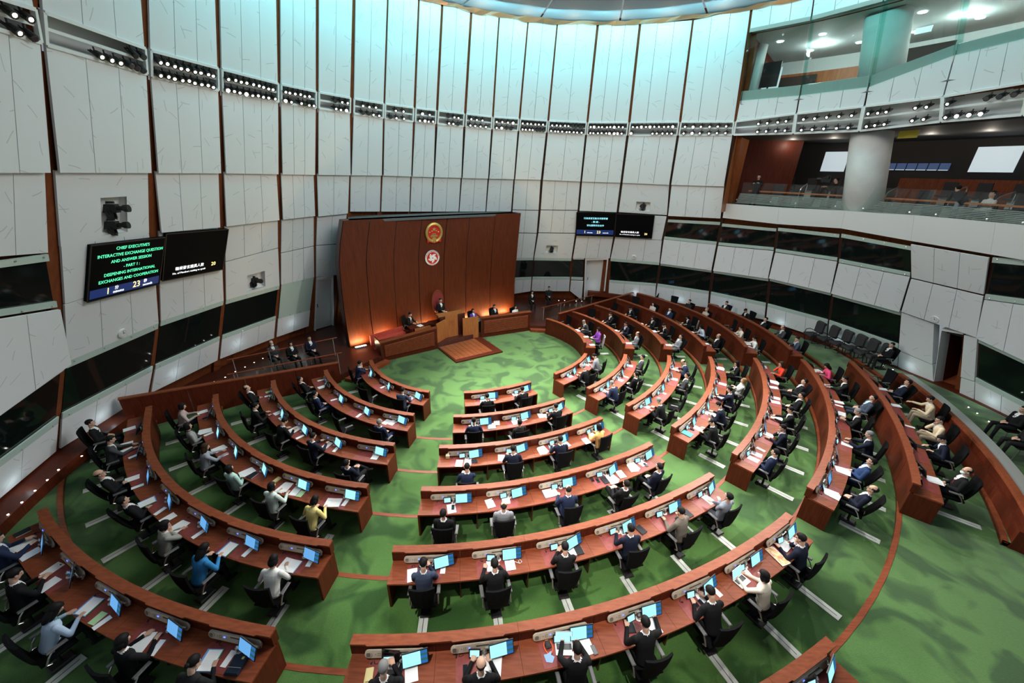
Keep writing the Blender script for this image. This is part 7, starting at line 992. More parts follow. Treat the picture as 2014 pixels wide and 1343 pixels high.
ys = thing('yellow_sign', tuple(gp(math.radians(22.6), 13.4, 10.95)), math.radians(22.6) + PI / 2, 'small yellow notice hanging under the right light boxes', 'sign')
ob('plate', MB().box((0, 0, 0), (.62, .03, .26)).mesh('plate', mat('sign_yellow', (.55, .42, .02), .5)), ys); ob('printed_lines', MB().box((0, -.017, .05), (.4, .004, .06)).box((0, -.017, -.05), (.45, .004, .04)).mesh('printed_lines', mat('sign_ink', (.25, .19, .02), .6)), ys)
for i in range(8):
    a = GA1 - .12 - i * .11; lamp('POINT', 'gallery_light', tuple(gp(a, 16.2, 10.9)), (0, 0, 0), 14, (1, .9, .75), .1)
# upper gallery
arc_strip('upper_floor', GA0, GA1, 12.1, 20, 12.5, ROOMGREY, WR, .12); arc_strip('upper_ceiling', GA0, GA1, 11.25, 20, 15.05, mat('upper_ceiling_white', (.55, .58, .57), .7), WR, .12)
arcwall('upper_wall', GA0, GA1, 17.4, 12.5, 14.35, ORANGEWOOD, WR); arcwall('upper_wall', GA0, GA1, 17.45, 14.35, 15.05, WHITE, WR)
ob('upper_wall', MB().add([gp(GA1, 12.0, 12.4), gp(GA1, 20, 12.4), gp(GA1, 20, 15.1), gp(GA1, 11.1, 15.1)], [(0, 1, 2, 3)]).mesh('upper_wall', WOOD), WR)
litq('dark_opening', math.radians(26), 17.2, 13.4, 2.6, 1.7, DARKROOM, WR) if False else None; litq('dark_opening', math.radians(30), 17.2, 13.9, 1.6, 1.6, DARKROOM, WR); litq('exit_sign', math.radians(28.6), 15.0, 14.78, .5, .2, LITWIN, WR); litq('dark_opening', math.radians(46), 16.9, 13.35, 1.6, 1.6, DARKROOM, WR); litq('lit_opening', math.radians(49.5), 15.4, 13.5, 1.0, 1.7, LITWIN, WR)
SPANDREL = mat('spandrel_grey', (.50, .47, .46), .4)
for q in UPGLASS:
    P, c, n = qframe(q)
    slab('glass_pane', P, n, .008, .992, 0, 1, .02, .02, .02, GREENGLASS, WR)
    slab('glass_fin', P, n, 0, .012, 0, 1, .10, .10, .3, GREENGLASS, WR)
    slab('window_head', P, n, 0, 1, -.03, .02, .03, .03, .12, STEEL, WR)
    slab('spandrel', P, n, 0, 1, .86, 1, -.03, -.03, .05, SPANDREL, WR)
for i in range(14):
    a = GA1 - .06 - (i % 7) * .12 - (.05 if i > 6 else 0); R = 13.2 if i < 7 else 15.6
    ob('downlight', MB().lathe([(.13, 0), (.13, .02)], 12, 0, tuple(gp(a, R, 14.90))).mesh('downlight', DOWNL), WR)
for i in range(6):
    a = GA1 - .15 - i * .16; lamp('POINT', 'upper_gallery_light', tuple(gp(a, 14.8, 14.6)), (0, 0, 0), 55, (.95, 1, .97), .15)
p = gp(math.radians(47.5), 13.4, 12.5)
t = thing('floor_display', tuple(p), math.radians(47.5) + PI / 2 - .5, 'black display screen on a floor stand in the upper gallery', 'screen')
ob('panel', MB().box((0, 0, 1.2), (.75, .06, 1.0), 0, .4).mesh('panel', BLACK), t); ob('stand', MB().tube([(0, 0, 0), (0, 0, .8)], .04, 8).lathe([(.25, 0), (.25, .03)], 12).mesh('stand', BLACK), t)
p = gp(math.radians(50.6), 13.3, 12.5)
t = thing('curved_pillar', tuple(p), 0, 'white curved pillar with a lit top in the upper gallery', 'pillar')
ob('shaft', MB().tube([(0, 0, 0), (0, 0, 2.4)], .35, 20).mesh('shaft', WHITE, True), t)
# ================================================================ DESKS
BL = {'L': 'left block', 'C': 'centre block', 'R': 'right block', 'U': 'far block'}
LRW = {'L': 'from left', 'C': 'from left', 'R': 'from near end', 'U': 'from near end'}
def loc(key, i): return f"{ORD[i + 1]} {LRW[key[0]]}, {ORD[int(key[1])]} row, {BL[key[0]]}"
def capsule_plate():
    mb = MB(); o = []
    for k in range(9): a = PI / 2 + PI * k / 8; o.append((-.40 + .066 * math.cos(a), .115 + .066 * math.sin(a)))
    for k in range(9): a = -PI / 2 + PI * k / 8; o.append((.50 + .066 * math.cos(a), .115 + .066 * math.sin(a)))
    n = len(o); sl = lambda z: -.022 - (.19 - z) * .34
    mb.add([(x, sl(z) - .014, z) for x, z in o] + [(x, sl(z) + .01, z) for x, z in o], [tuple(range(n)), tuple(range(2 * n - 1, n - 1, -1))] + [((i + 1) % n, i, n + i, n + (i + 1) % n) for i in range(n)])
    mb.box((.12, sl(.14) - .016, .14), (.30, .006, .018), 1, 0, -.33).box((.22, sl(.10) - .03, .105), (.18, .03, .022), 2)
    mb.box((.05, sl(.1) + .018, .115), (.90, .012, .13), 1, 0, -.33)
    for x, z in ((-.24, .13), (-.21, .13), (-.24, .10), (-.21, .10), (-.28, .115)): mb.box((x, sl(z) - .016, z), (.012, .004, .012), 1)
    return mb.mesh('console', [CONSOLE, GRILLE, STEEL])
consm = capsule_plate()
g_ = MB().lathe([(.056, 0), (.056, .01), (.044, .012)], 16)
for k in range(4): g_.box((0, -.028 + .019 * k, .014), (.075 - abs(k - 1.5) * .012, .008, .004), 1)
grm = g_.mesh('speaker_grille', [CONSOLE, GRILLE])
ledm_ = MB().box((0, 0, 0), (.032, .006, .02)).mesh('indicator_light', BLUELED)
hoodm = MB().hexa([(-.42, -.030, .262), (.44, -.030, .262), (.50, .01, .262), (-.48, .01, .262), (-.42, -.030, .291), (.44, -.030, .291), (.50, .01, .29), (-.48, .01, .29)]).mesh('console_hood', WOODCAP)
padm = MB().box((0, 0, .0015), (.72, .40, .003)).mesh('writing_pad', DRED)
mshell = MB().box((0, .012, 0), (.43, .018, .255)).box((0, .03, -.02), (.16, .03, .12)).mesh('shell', BLACK)
def scrm(w, h, m, nm='screen'):
    mb = MB(); mb.add([(-w / 2, 0, -h / 2), (w / 2, 0, -h / 2), (w / 2, 0, h / 2), (-w / 2, 0, h / 2)], [(0, 1, 2, 3)], 0, [[(0, 0), (1, 0), (1, 1), (0, 1)]]); return mb.mesh(nm, m)
scrA = scrm(.405, .225, SCREEN); scrB = scrm(.405, .225, SCREENB); tabS = scrm(.16, .115, TABSCR)
armm = MB().tube([(.10, .16, .0), (.12, .10, .03), (.02, .05, .04), (0, .03, -.02)], .018, 6).box((.10, .165, .0), (.06, .03, .09)).mesh('arm', CHROME)
tcase = MB().box((0, .009, 0), (.20, .014, .15)).mesh('case', BLACK); tstand = MB().box((0, .05, -.07), (.12, .09, .012)).box((0, .03, -.04), (.05, .02, .07)).mesh('stand', BLACK)
cupm = MB().lathe([(.026, 0), (.034, .02), (.036, .085), (.03, .10)], 12).mesh('cup', CUPGLASS, True)
lidm = MB().lathe([(.036, .098), (.034, .11), (.012, .122), (.012, .135)], 12).mesh('lid', CHROME, True); saum = MB().lathe([(.03, 0), (.062, .008), (.058, .01), (.03, .004)], 14).mesh('saucer', WHITE, True)
erm = MB().tube([(math.cos(a) * .022, math.sin(a) * .022, .006) for a in np.linspace(0, 4.6, 9)], .006, 5).tube([(.02, 0, .006), (.06, .02, .006), (.08, .06, .006)], .004, 4).mesh('ear_hook', BLACK); rcm = MB().sphere((-.01, -.03, .012), (.016, .02, .012), 8, 5).mesh('receiver', BLACK)
railm = MB().box((0, 0, .006), (.19, .84, .012), 0).box((0, 0, .0125), (.012, .72, .002), 1).mesh('chair_rail', [RAILM, BLACK])
DESK = {}
for key, n, z, pts in DESKS:
    P = [Vector((p[0], p[1], 0)) for p in pts]; C0 = Vector((ROWCX, ROWCY, 0)); m = len(P)
    NRM = []
    for i in range(m):
        d = (P[min(i + 1, m - 1)] - P[max(i - 1, 0)]).normalized(); o_ = Vector((d.y, -d.x, 0))
        if o_.dot(P[i] - C0) < 0: o_ = -o_
        NRM.append(o_)
    rown = int(key[1])
    t = thing('curved_desk', (P[m // 2].x, P[m // 2].y, z), 0, f"curved mahogany bench desk for {n} members, {ORD[rown]} row, {BL[key[0]]}", 'desk', 'curved member desks'); t.matrix_world = Matrix.Identity(4)
    def swp(name, i0, i1, profs, mm, par=t, g=.003, step=1):
        mb = MB(); idx = list(range(i0, i1 + 1, step))
        for (o0, o1, z0, z1, mi) in profs:
            v = []
            for q, i in enumerate(idx):
                p = P[i]
                if q == 0: p = p + (P[i + 1] - P[i]).normalized() * g
                if q == len(idx) - 1: p = p - (P[i] - P[i - 1]).normalized() * g
                a = p + NRM[i] * o0; b = p + NRM[i] * o1
                v += [(a.x, a.y, z + z0), (b.x, b.y, z + z0), (b.x, b.y, z + z1), (a.x, a.y, z + z1)]
            k = len(idx)
            mb.add(v, [(4 * i + j, 4 * (i + 1) + j, 4 * (i + 1) + (j + 1) % 4, 4 * i + (j + 1) % 4) for i in range(k - 1) for j in range(4)] + [(0, 1, 2, 3), tuple(4 * (k - 1) + j for j in (3, 2, 1, 0))], mi)
        return ob(name, mb.mesh(name, mm), par)
    DESK[key] = (P, NRM, z)
    for i in range(n):
        a, b = 4 * i, 4 * i + 4
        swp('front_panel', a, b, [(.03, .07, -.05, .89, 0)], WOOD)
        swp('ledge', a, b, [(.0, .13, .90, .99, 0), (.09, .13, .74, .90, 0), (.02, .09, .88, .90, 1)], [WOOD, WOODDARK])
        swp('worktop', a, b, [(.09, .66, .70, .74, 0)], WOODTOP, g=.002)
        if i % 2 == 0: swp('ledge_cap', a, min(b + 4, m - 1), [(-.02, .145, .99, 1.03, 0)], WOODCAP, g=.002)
        mid = P[4 * i + 2]; nv = NRM[4 * i + 2]; yaw = math.atan2(-nv.y, -nv.x) - PI / 2
        o3 = mid + nv * .131
        M = Matrix.Translation((o3.x, o3.y, z + .74)) @ Matrix.Rotation(yaw, 4, 'Z')
        if i:
            p = P[a]; pn = NRM[a]; d = (P[a + 1] - P[a]).normalized() * .015; U = Vector((0, 0, 1)); A = p + pn * .07 + U * z; B = p + pn * .52 + U * z
            ob('divider_panel', MB().hexa([A - d, B - d, B + d, A + d, A - d + U * .7, B - d + U * .7, B + d + U * .7, A + d + U * .7]).mesh('divider_panel', WOODDARK), t)
        if key != 'C7' or i > 1:
            cs = ob('console', consm, t, M)
            ob('speaker_grille', grm, cs, T(-.40, -.0615, .115, 0, PI / 2 - .33)); ob('indicator_light', ledm_, cs, T(-.145, -.064, .12))
            ob('console_hood', hoodm, t, M)
            ob('writing_pad', padm, t, M @ T(-.02, -.30, 0))
            lc = loc(key, i)
            # monitor on its arm
            blue = (key[0] in 'RU' and int(key[1]) > 4) or key[0] == 'L' and int(key[1]) > 4
            tw = rnd.uniform(-.22, .22) + (.15 if key[0] in 'CU' else 0) + (-.25 if key[0] == 'L' else 0) + (.2 if key[0] == 'R' else 0)
            if key[0] != 'U' or (i + rown) % 2 == 0:
                MM = M @ T(.40, -.17, .165, tw, -.38)
                q = bpy.data.objects.new('monitor', None); COL.objects.link(q); q.matrix_world = MM
                tag(q, f"black-framed monitor on a metal arm, {lc}", 'monitor', 'desk monitors')
                ob('shell', mshell, q); ob('screen', scrB if blue else scrA, q); ob('arm', armm, q)
            if key[0] in 'CR':
                q = bpy.data.objects.new('tablet', None); COL.objects.link(q); q.matrix_world = M @ T(-.04 + rnd.uniform(-.03, .03), -.14, .085, rnd.uniform(-.2, .2), -.42)
                tag(q, f"small tablet on a stand, {lc}", 'tablet', 'desk tablets')
                ob('case', tcase, q); ob('screen', tabS, q); ob('stand', tstand, q)
            if key[0] != 'U':
                q = thing('lidded_cup', tuple((M @ T(.15 + rnd.uniform(-.05, .04), -.14 + rnd.uniform(-.03, .03), 0)).translation), yaw, f"lidded glass cup on a white saucer, {lc}", 'cup', 'lidded cups on the desks')
                ob('cup', cupm, q, T(0, 0, .006)); ob('lid', lidm, q, T(0, 0, .006)); ob('saucer', saum, q)
                q = thing('earphone', tuple((M @ T(-.30 + rnd.uniform(-.05, .05), -.10 + rnd.uniform(-.04, .02), 0)).translation), yaw + rnd.uniform(-1, 1), f"black ear-hook earphone, {lc}", 'earphone', 'earphones on the desks')
                ob('ear_hook', erm, q); ob('receiver', rcm, q)
            R_ = mid + nv * 1.26
            ob('chair_rail', railm, floor, Matrix.Translation((R_.x, R_.y, z)) @ Matrix.Rotation(yaw, 4, 'Z'))
    for e, d in ((0, 1), (m - 1, -1)):
        p = P[e]; pn = NRM[e]; dd = (P[e + d] - P[e]).normalized() * .045; U = Vector((0, 0, 1))
        mb = MB()
        for o0, o1, z0, z1 in ((.03, .645, -.05, .70), (.0, .13, .74, .992)):
            A = p + pn * o0 + U * (z + z0); B = p + pn * o1 + U * (z + z0); h = U * (z1 - z0); e_ = dd * (1 if z1 < .8 else .3) - dd * .1
            mb.hexa([A - dd * .15, B - dd * .15, B + e_, A + e_, A - dd * .15 + h, B - dd * .15 + h, B + e_ + h, A + e_ + h])
        ob('end_panel', mb.mesh('end_panel', WOOD), t)
# ================================================================ CHAIRS
def rbox(mb, c, d, r=.02, mi=0):   # softened cushion
    x, y, z = d[0] / 2, d[1] / 2, d[2] / 2; L = []
    for zz, k in ((-z, r), (-z + r, 0), (z - r, 0), (z, r)):
        L += [(c[0] + sx * (x - k), c[1] + sy * (y - k), c[2] + zz) for sx, sy in ((-1, -1), (1, -1), (1, 1), (-1, 1))]
    f = [(3, 2, 1, 0), (12, 13, 14, 15)] + [(4 * i + j, 4 * i + (j + 1) % 4, 4 * (i + 1) + (j + 1) % 4, 4 * (i + 1) + j) for i in range(3) for j in range(4)]
    return mb.add(L, f, mi)
cseat = rbox(MB(), (0, .02, .435), (.50, .48, .08), .025).mesh('seat', BLACKF)
mb = MB(); v = []
for j in range(6):
    s_ = j / 5; zz = .48 + .62 * s_; w = .185 + .07 * s_ ** .7; yb = -.235 - .07 * s_ - .02 * math.sin(PI * s_)
    for k in range(5): u = k / 2 - 1; v.append((u * w, yb + .05 * u * u, zz))
for j in range(6):
    s_ = j / 5; zz = .48 + .62 * s_; w = .185 + .07 * s_ ** .7; yb = -.275 - .07 * s_ - .02 * math.sin(PI * s_)
    for k in range(5): u = k / 2 - 1; v.append((u * w, yb + .05 * u * u, zz))
f = []
for j in range(5):
    for k in range(4):
        a = j * 5 + k; f += [(a, a + 5, a + 6, a + 1), (30 + a, 31 + a, 36 + a, 35 + a)]
for j in range(5): f += [(j * 5, 30 + j * 5, 35 + j * 5, j * 5 + 5), (j * 5 + 4, j * 5 + 9, 39 + j * 5, 34 + j * 5)]
for k in range(4): f += [(25 + k, 55 + k, 56 + k, 26 + k), (k, k + 1, 31 + k, 30 + k)]
cback = mb.add(v, f).mesh('backrest', BLACKF); cbackW = cback.copy(); cbackW.materials[0] = cmat((.55, .55, .56))
cpad = rbox(MB(), (0, .03, .665), (.075, .27, .035), .012).mesh('armrest', mat('armpad_grey', (.10, .10, .10), .5)); csup = MB().tube([(0, -.02, .65), (0, -.10, .56), (0, -.16, .44), (-.0, -.10, .41)], .016, 6).mesh('arm_support', CHROME)
ccol = MB().tube([(0, 0, .39), (0, 0, .06)], .03, 8).box((0, 0, .385), (.26, .26, .03)).mesh('column', BLACK); cbase = rbox(MB(), (0, 0, .045), (.22, .34, .065), .02).mesh('rail_shoe', BLACK)
def chair(p, yaw, label, pale=False, rec=0.):
    t = thing('office_chair', p, yaw, label, 'chair', 'office chairs on floor rails')
    ob('seat', cseat, t); B = ob('backrest', cbackW if pale else cback, t, Matrix.Translation((0, -.24, .48)) @ Matrix.Rotation(rec, 4, 'X') @ Matrix.Translation((0, .24, -.48)))
    for s_ in (-1, 1): ob('armrest', cpad, t, T(s_ * .29, 0, 0)); ob('arm_support', csup, t, T(s_ * .285, 0, 0))
    ob('column', ccol, t); ob('rail_shoe', cbase, t)
    return t
def sidechair(p, yaw, label, grp='side chairs'):
    t = thing('side_chair', p, yaw, label, 'chair', grp)
    ob('seat', rbox(MB(), (0, 0, .44), (.44, .44, .05), .015).mesh('seat', BLACKF), t); ob('backrest', MB().box((0, -.23, .68), (.42, .03, .38), 0, 0, -.12).mesh('backrest', BLACKF), t)
    for sx in (-1, 1):
        for sy in (-1, 1): ob('leg', MB().tube([(sx * .19, sy * .18, .42), (sx * .21, sy * .22, 0)], .013, 6).mesh('leg', CHROME), t)
    return t
for c in CHAIRS: chair(tuple(c[0]), c[1], c[2] if len(c) < 4 else c[2].replace('black', 'pale-backed black'), len(c) > 3)
# six cushioned armchairs along the right wall
akm = rbox(rbox(MB(), (0, -.30, .80), (.52, .10, .58), .03), (0, -.34, 1.05), (.50, .14, .16), .03).mesh('backrest', GREYF); aks = rbox(MB(), (0, .02, .43), (.54, .56, .14), .03).mesh('seat', GREYF)
aka = MB().tube([(0, -.26, .58), (0, -.05, .66), (0, .16, .64), (0, .2, .50), (0, .1, .02)], .022, 6).mesh('arm_frame', BLACK); akb = MB().tube([(-.27, .1, .02), (-.27, -.25, .02), (-.24, -.28, .4)], .02, 6).tube([(.27, .1, .02), (.27, -.25, .02), (.24, -.28, .4)], .02, 6).mesh('base_frame', BLACK)
for i, (x, y, z, yaw) in enumerate(ARMCH):
    t = thing('cushioned_armchair', (x, y, z), yaw, f"charcoal cushioned armchair against the right wall, {ORD[i + 1]} from left", 'armchair', 'armchairs along the right wall')
    ob('backrest', akm, t, T(0, .0, .02, 0, -.0)); ob('seat', aks, t)
    for s_ in (-1, 1): ob('arm_frame', aka, t, T(s_ * .29, 0, 0))
    ob('base_frame', akb, t)
# ================================================================ PEOPLE
V = Vector
def rotx(v, a): c, s = math.cos(a), math.sin(a); return V((v[0], v[1] * c - v[2] * s, v[1] * s + v[2] * c))
def ik(a, b, l1, l2, pole):
    d = b - a; L = min(d.length, (l1 + l2) * .995); dn = d.normalized(); x = (l1 * l1 - l2 * l2 + L * L) / (2 * L); h = math.sqrt(max(l1 * l1 - x * x, 0))
    pp = (pole - dn * pole.dot(dn)).normalized(); return a + dn * x + pp * h
def cap(mb, p0, r0, p1, r1, n=10):   # closed rounded limb
    p0 = V(p0); p1 = V(p1); d = (p1 - p0).normalized()
    pts = [p0 - d * r0 * .9, p0 - d * r0 * .6, p0, p1, p1 + d * r1 * .6, p1 + d * r1 * .9]
    return mb.tube(pts, [r0 * .35, r0 * .78, r0, r1, r1 * .78, r1 * .35], n)
POSES = {}
def arms_desk(y=.40, z=.795, w=.15): return (V((-w, y, z)), V((w, y - .03, z)))
# lean (+ = forward), head pitch (+ = down), wrists L/R , legs
PD = dict(
 lap=dict(a=-.10, hp=.05, L=V((-.06, .20, .70)), R=V((.06, .19, .71))),
 desk=dict(a=.20, hp=.18, L=V((-.15, .42, .795)), R=V((.16, .40, .795))),
 write=dict(a=.40, hp=.62, L=V((-.20, .36, .795)), R=V((.11, .43, .80))),
 lean=dict(a=-.30, hp=-.10, L=V((-.05, .14, .73)), R=V((.05, .13, .745))),
 cross=dict(a=-.20, hp=.02, L=V((-.10, .26, .78)), R=V((.04, .24, .80)), cross=1),
 chin=dict(a=.22, hp=.28, L=V((-.15, .40, .795)), R='chin'),
 type=dict(a=.22, hp=.22, L=V((-.13, .52, .80)), R=V((.14, .50, .80))),
 phone=dict(a=.18, hp=.42, L=V((-.07, .36, .84)), R=V((.08, .37, .86))),
 arms=dict(a=-.12, hp=.02, L=V((.12, .19, .86)), R=V((-.12, .22, .90)), out=1),
 hold=dict(a=.12, hp=.35, L=V((-.14, .40, .83)), R=V((.14, .40, .83))),
 wide=dict(a=.28, hp=.30, L=V((-.16, .42, .795)), R=V((.44, .46, .80))),
 stand=dict(a=.05, hp=.35, L=V((-.10, .34, 1.12)), R=V((.10, .34, 1.12)), st=1),
 standcam=dict(a=.05, hp=.05, L=V((-.12, .40, 1.30)), R=V((.12, .42, 1.28)), st=1),
 bend=dict(a=1.0, hp=-.3, L=V((-.14, .62, .62)), R=V((.16, .62, .66)), st=1),
)
def build_pose(nm):
    d = PD[nm]; st = d.get('st'); ph = .93 if st else .575; a = d['a']
    pel = V((0, 0, ph)); sp = V((0, math.sin(a), math.cos(a))); fw = V((0, math.cos(a), -math.sin(a)))
    neck = pel + sp * .50
    tg = []   # (p0,r0,p1,r1,region)
    mb = MB()
    # trunk : stacked ellipses
    prof = [(-.115, .05, .05), (-.10, .135, .10), (-.04, .175, .13), (.08, .165, .118), (.20, .168, .115), (.32, .192, .125), (.41, .197, .115), (.47, .165, .088), (.505, .095, .065), (.525, .05, .045)]
    v = []; n = 16
    for s, w, dp in prof:
        for k in range(n):
            t = 2 * PI * k / n; v.append(pel + sp * s + V((1, 0, 0)) * (w * math.cos(t)) + fw * (dp * math.sin(t)))
    f = [(i * n + k, i * n + (k + 1) % n, (i + 1) * n + (k + 1) % n, (i + 1) * n + k) for i in range(len(prof) - 1) for k in range(n)] + [tuple(range(n - 1, -1, -1)), tuple((len(prof) - 1) * n + k for k in range(n))]
    mb.add(v, f)
    # head
    hd = neck + rotx(V((0, .02, .185)), -a * .55 - d['hp'] * .25); hr = -(a * .35 + d['hp'])
    H = lambda x, y, z: hd + rotx(V((x, y, z)), hr)
    def ell(c, r, n_=14, m_=10):
        q = MB().sphere((0, 0, 0), r, n_, m_); mb.add([hd + rotx(V(c) + V(p), hr) for p in q.v], q.f)
    ell((0, -.012, .035), (.077, .097, .088)); ell((0, .025, -.035), (.060, .068, .082)); ell((0, .062, -.095), (.028, .026, .024), 8, 6)
    cap(mb, H(0, .088, .005), .011, H(0, .103, -.032), .016, 8); ell((.034, .078, .026), (.030, .016, .012), 8, 6); ell((-.034, .078, .026), (.030, .016, .012), 8, 6)
    ell((.077, -.006, -.012), (.012, .021, .033), 8, 6); ell((-.077, -.006, -.012), (.012, .021, .033), 8, 6)
    cap(mb, neck - sp * .03, .056, H(0, -.02, -.07), .052); tg.append((neck + sp * .01, H(0, -.02, -.07), .056, 3)); tg.append((H(0, .02, -.05), H(0, -.01, .05), .095, 3))
    # arms
    for s, key in ((-1, 'L'), (1, 'R')):
        sh = pel + sp * .435 + V((s * .185, 0, 0)) - fw * .01
        wr = d[key]
        if isinstance(wr, str): wr = H(.05, .115, -.19)
        L1, L2 = .29, .255
        if (wr - sh).length > .535: wr = sh + (wr - sh).normalized() * .535
        pole = V((s * (.9 if d.get('out') else .55), -.35, -.75)) if not isinstance(d[key], str) else V((s * .25, .6, -1))
        el = ik(sh, wr, L1, L2, pole)
        cap(mb, sh, .066, el, .050); cap(mb, el, .049, wr, .036)
        tg += [(sh, el, .06, 0), (el, wr, .045, 0)]
        # hand : palm, four fingers, thumb
        fd = (wr - el).normalized()
        if isinstance(d[key], str): fd = (H(0, .10, -.09) - wr).normalized()
        elif not st or nm != 'bend': fd = (fd * .6 + V((-s * .15, .75, -.12 if wr.z < .9 else .1))).normalized()
        up = V((0, 0, 1)) if abs(fd.z) < .9 else V((0, -1, 0)); up = (up - fd * up.dot(fd)).normalized(); sd = fd.cross(up) * s   # toward the little-finger side
        ctr = wr + fd * .045
        for k in range(4):
            o_ = (k - 1.5) * .021; b0 = wr + fd * .015 + sd * o_ * .7; kn = wr + fd * .088 + sd * o_ + up * .004
            cap(mb, b0, .0155, kn, .0125, 6)
            ln = (.040, .046, .043, .034)[k]; d1 = (fd * .93 - up * .35).normalized(); d2 = (fd * .6 - up * .8).normalized()
            m1 = kn + d1 * ln; m2 = m1 + d2 * ln * .85; cap(mb, kn, .0115, m1, .0105, 6); cap(mb, m1, .0105, m2, .009, 6)
        th = wr + fd * .03 - sd * .026; t1 = th + (fd * .7 - sd * .6 - up * .2).normalized() * .04; t2 = t1 + (fd * .95 - up * .25).normalized() * .032
        cap(mb, th, .015, t1, .012, 6); cap(mb, t1, .012, t2, .0095, 6)
        tg.append((wr + fd * .022, wr + fd * .16, .05, 3)); tg.append((wr - fd * .012, wr + fd * .008, .037, 1))
    # legs
    for s in (-1, 1):
        hp = pel + V((s * .09, .0, -.04))
        if st: kn = V((s * .10, .03, .50)); an = V((s * .11, -.01, .09))
        elif d.get('cross') and s == -1: kn = V((-.14, .42, .70)); an = V((.16, .50, .60))
        else: kn = V((s * .12, .43, .565)); an = V((s * .13, .46, .10))
        cap(mb, hp, .092, kn, .066); cap(mb, kn, .062, an, .044); toe = an + V((s * .02, .15, -.045)) if an.z < .3 else an + V((.13, .05, -.03))
        cap(mb, an - V((0, .03, .03)), .045, toe, .036); tg += [(hp + (kn - hp) * .25, kn, .07, 4), (kn, an, .05, 4), (an - V((0, .02, .05)), toe, .045, 5)]
    me = mb.mesh('tmp', SKIN); o = bpy.data.objects.new('tmp', me); COL.objects.link(o)
    md = o.modifiers.new('r', 'REMESH'); md.mode = 'VOXEL'; md.voxel_size = .0088
    sm = o.modifiers.new('s', 'SMOOTH'); sm.iterations = 3; sm.factor = .5
    dc = o.modifiers.new('d', 'DECIMATE'); dc.ratio = .13
    dg = bpy.context.evaluated_depsgraph_get(); res = bpy.data.meshes.new_from_object(o.evaluated_get(dg)); bpy.data.objects.remove(o); bpy.data.meshes.remove(me)
    res.name = 'person_body'
    nf = len(res.polygons); C = np.empty(nf * 3); res.polygons.foreach_get('center', C); C = C.reshape(-1, 3)
    best = np.full(nf, 9.); reg = np.zeros(nf, int)
    def seg(p0, p1, r):
        p0 = np.array(p0); e = np.array(p1) - p0; t = np.clip(((C - p0) @ e) / max(e @ e, 1e-9), 0, 1); return np.linalg.norm(C - p0 - t[:, None] * e, axis=1) - r
    dt = seg(pel - sp * .05, pel + sp * .40, .13); best = dt; reg[:] = 0
    for p0, p1, r, g in tg:
        q = seg(p0, p1, r); k = q < best; best = np.where(k, q, best); reg[k] = g
    # shirt, tie and collar on the chest
    rel = C - np.array(pel); w = rel @ np.array(sp); fy = rel @ np.array(fw); x = np.abs(C[:, 0])
    V_ = (reg == 0) & (fy > .03) & (w > .24) & (w < .53) & (x < .008 + .050 * np.clip((w - .24) / .26, 0, 1)); reg[V_] = 1
    reg[V_ & (x < .017)] = 2
    nr = np.linalg.norm(rel - np.outer(w, np.array(sp)), axis=1); reg[(reg == 3) & (w < .525) & (w > .40) & (nr < .13) & (fy < .06)] = 0; reg[(w > .500) & (w < .532) & (nr < .074) & (reg != 6)] = 1
    hl = C - np.array(hd); c_, s_ = math.cos(-hr), math.sin(-hr); hy = hl[:, 1] * c_ - hl[:, 2] * s_; hz = hl[:, 1] * s_ + hl[:, 2] * c_
    reg[(reg == 3) & (np.abs(hl[:, 0]) < .026) & (hy > .062) & (hz > -.082) & (hz < -.062)] = 6
    res.materials.clear()
    for _ in range(7): res.materials.append(SKIN)
    res.polygons.foreach_set('material_index', reg.astype(np.int32)); res.polygons.foreach_set('use_smooth', [True] * nf); res.update()
    HM = Matrix.Translation(hd) @ Matrix.Rotation(hr, 4, 'X')
    POSES[nm] = (res, HM)
for k in sorted({p[2] for p in PEOPLE} | {p[2] for p in PEOPLE2}): build_pose(k)
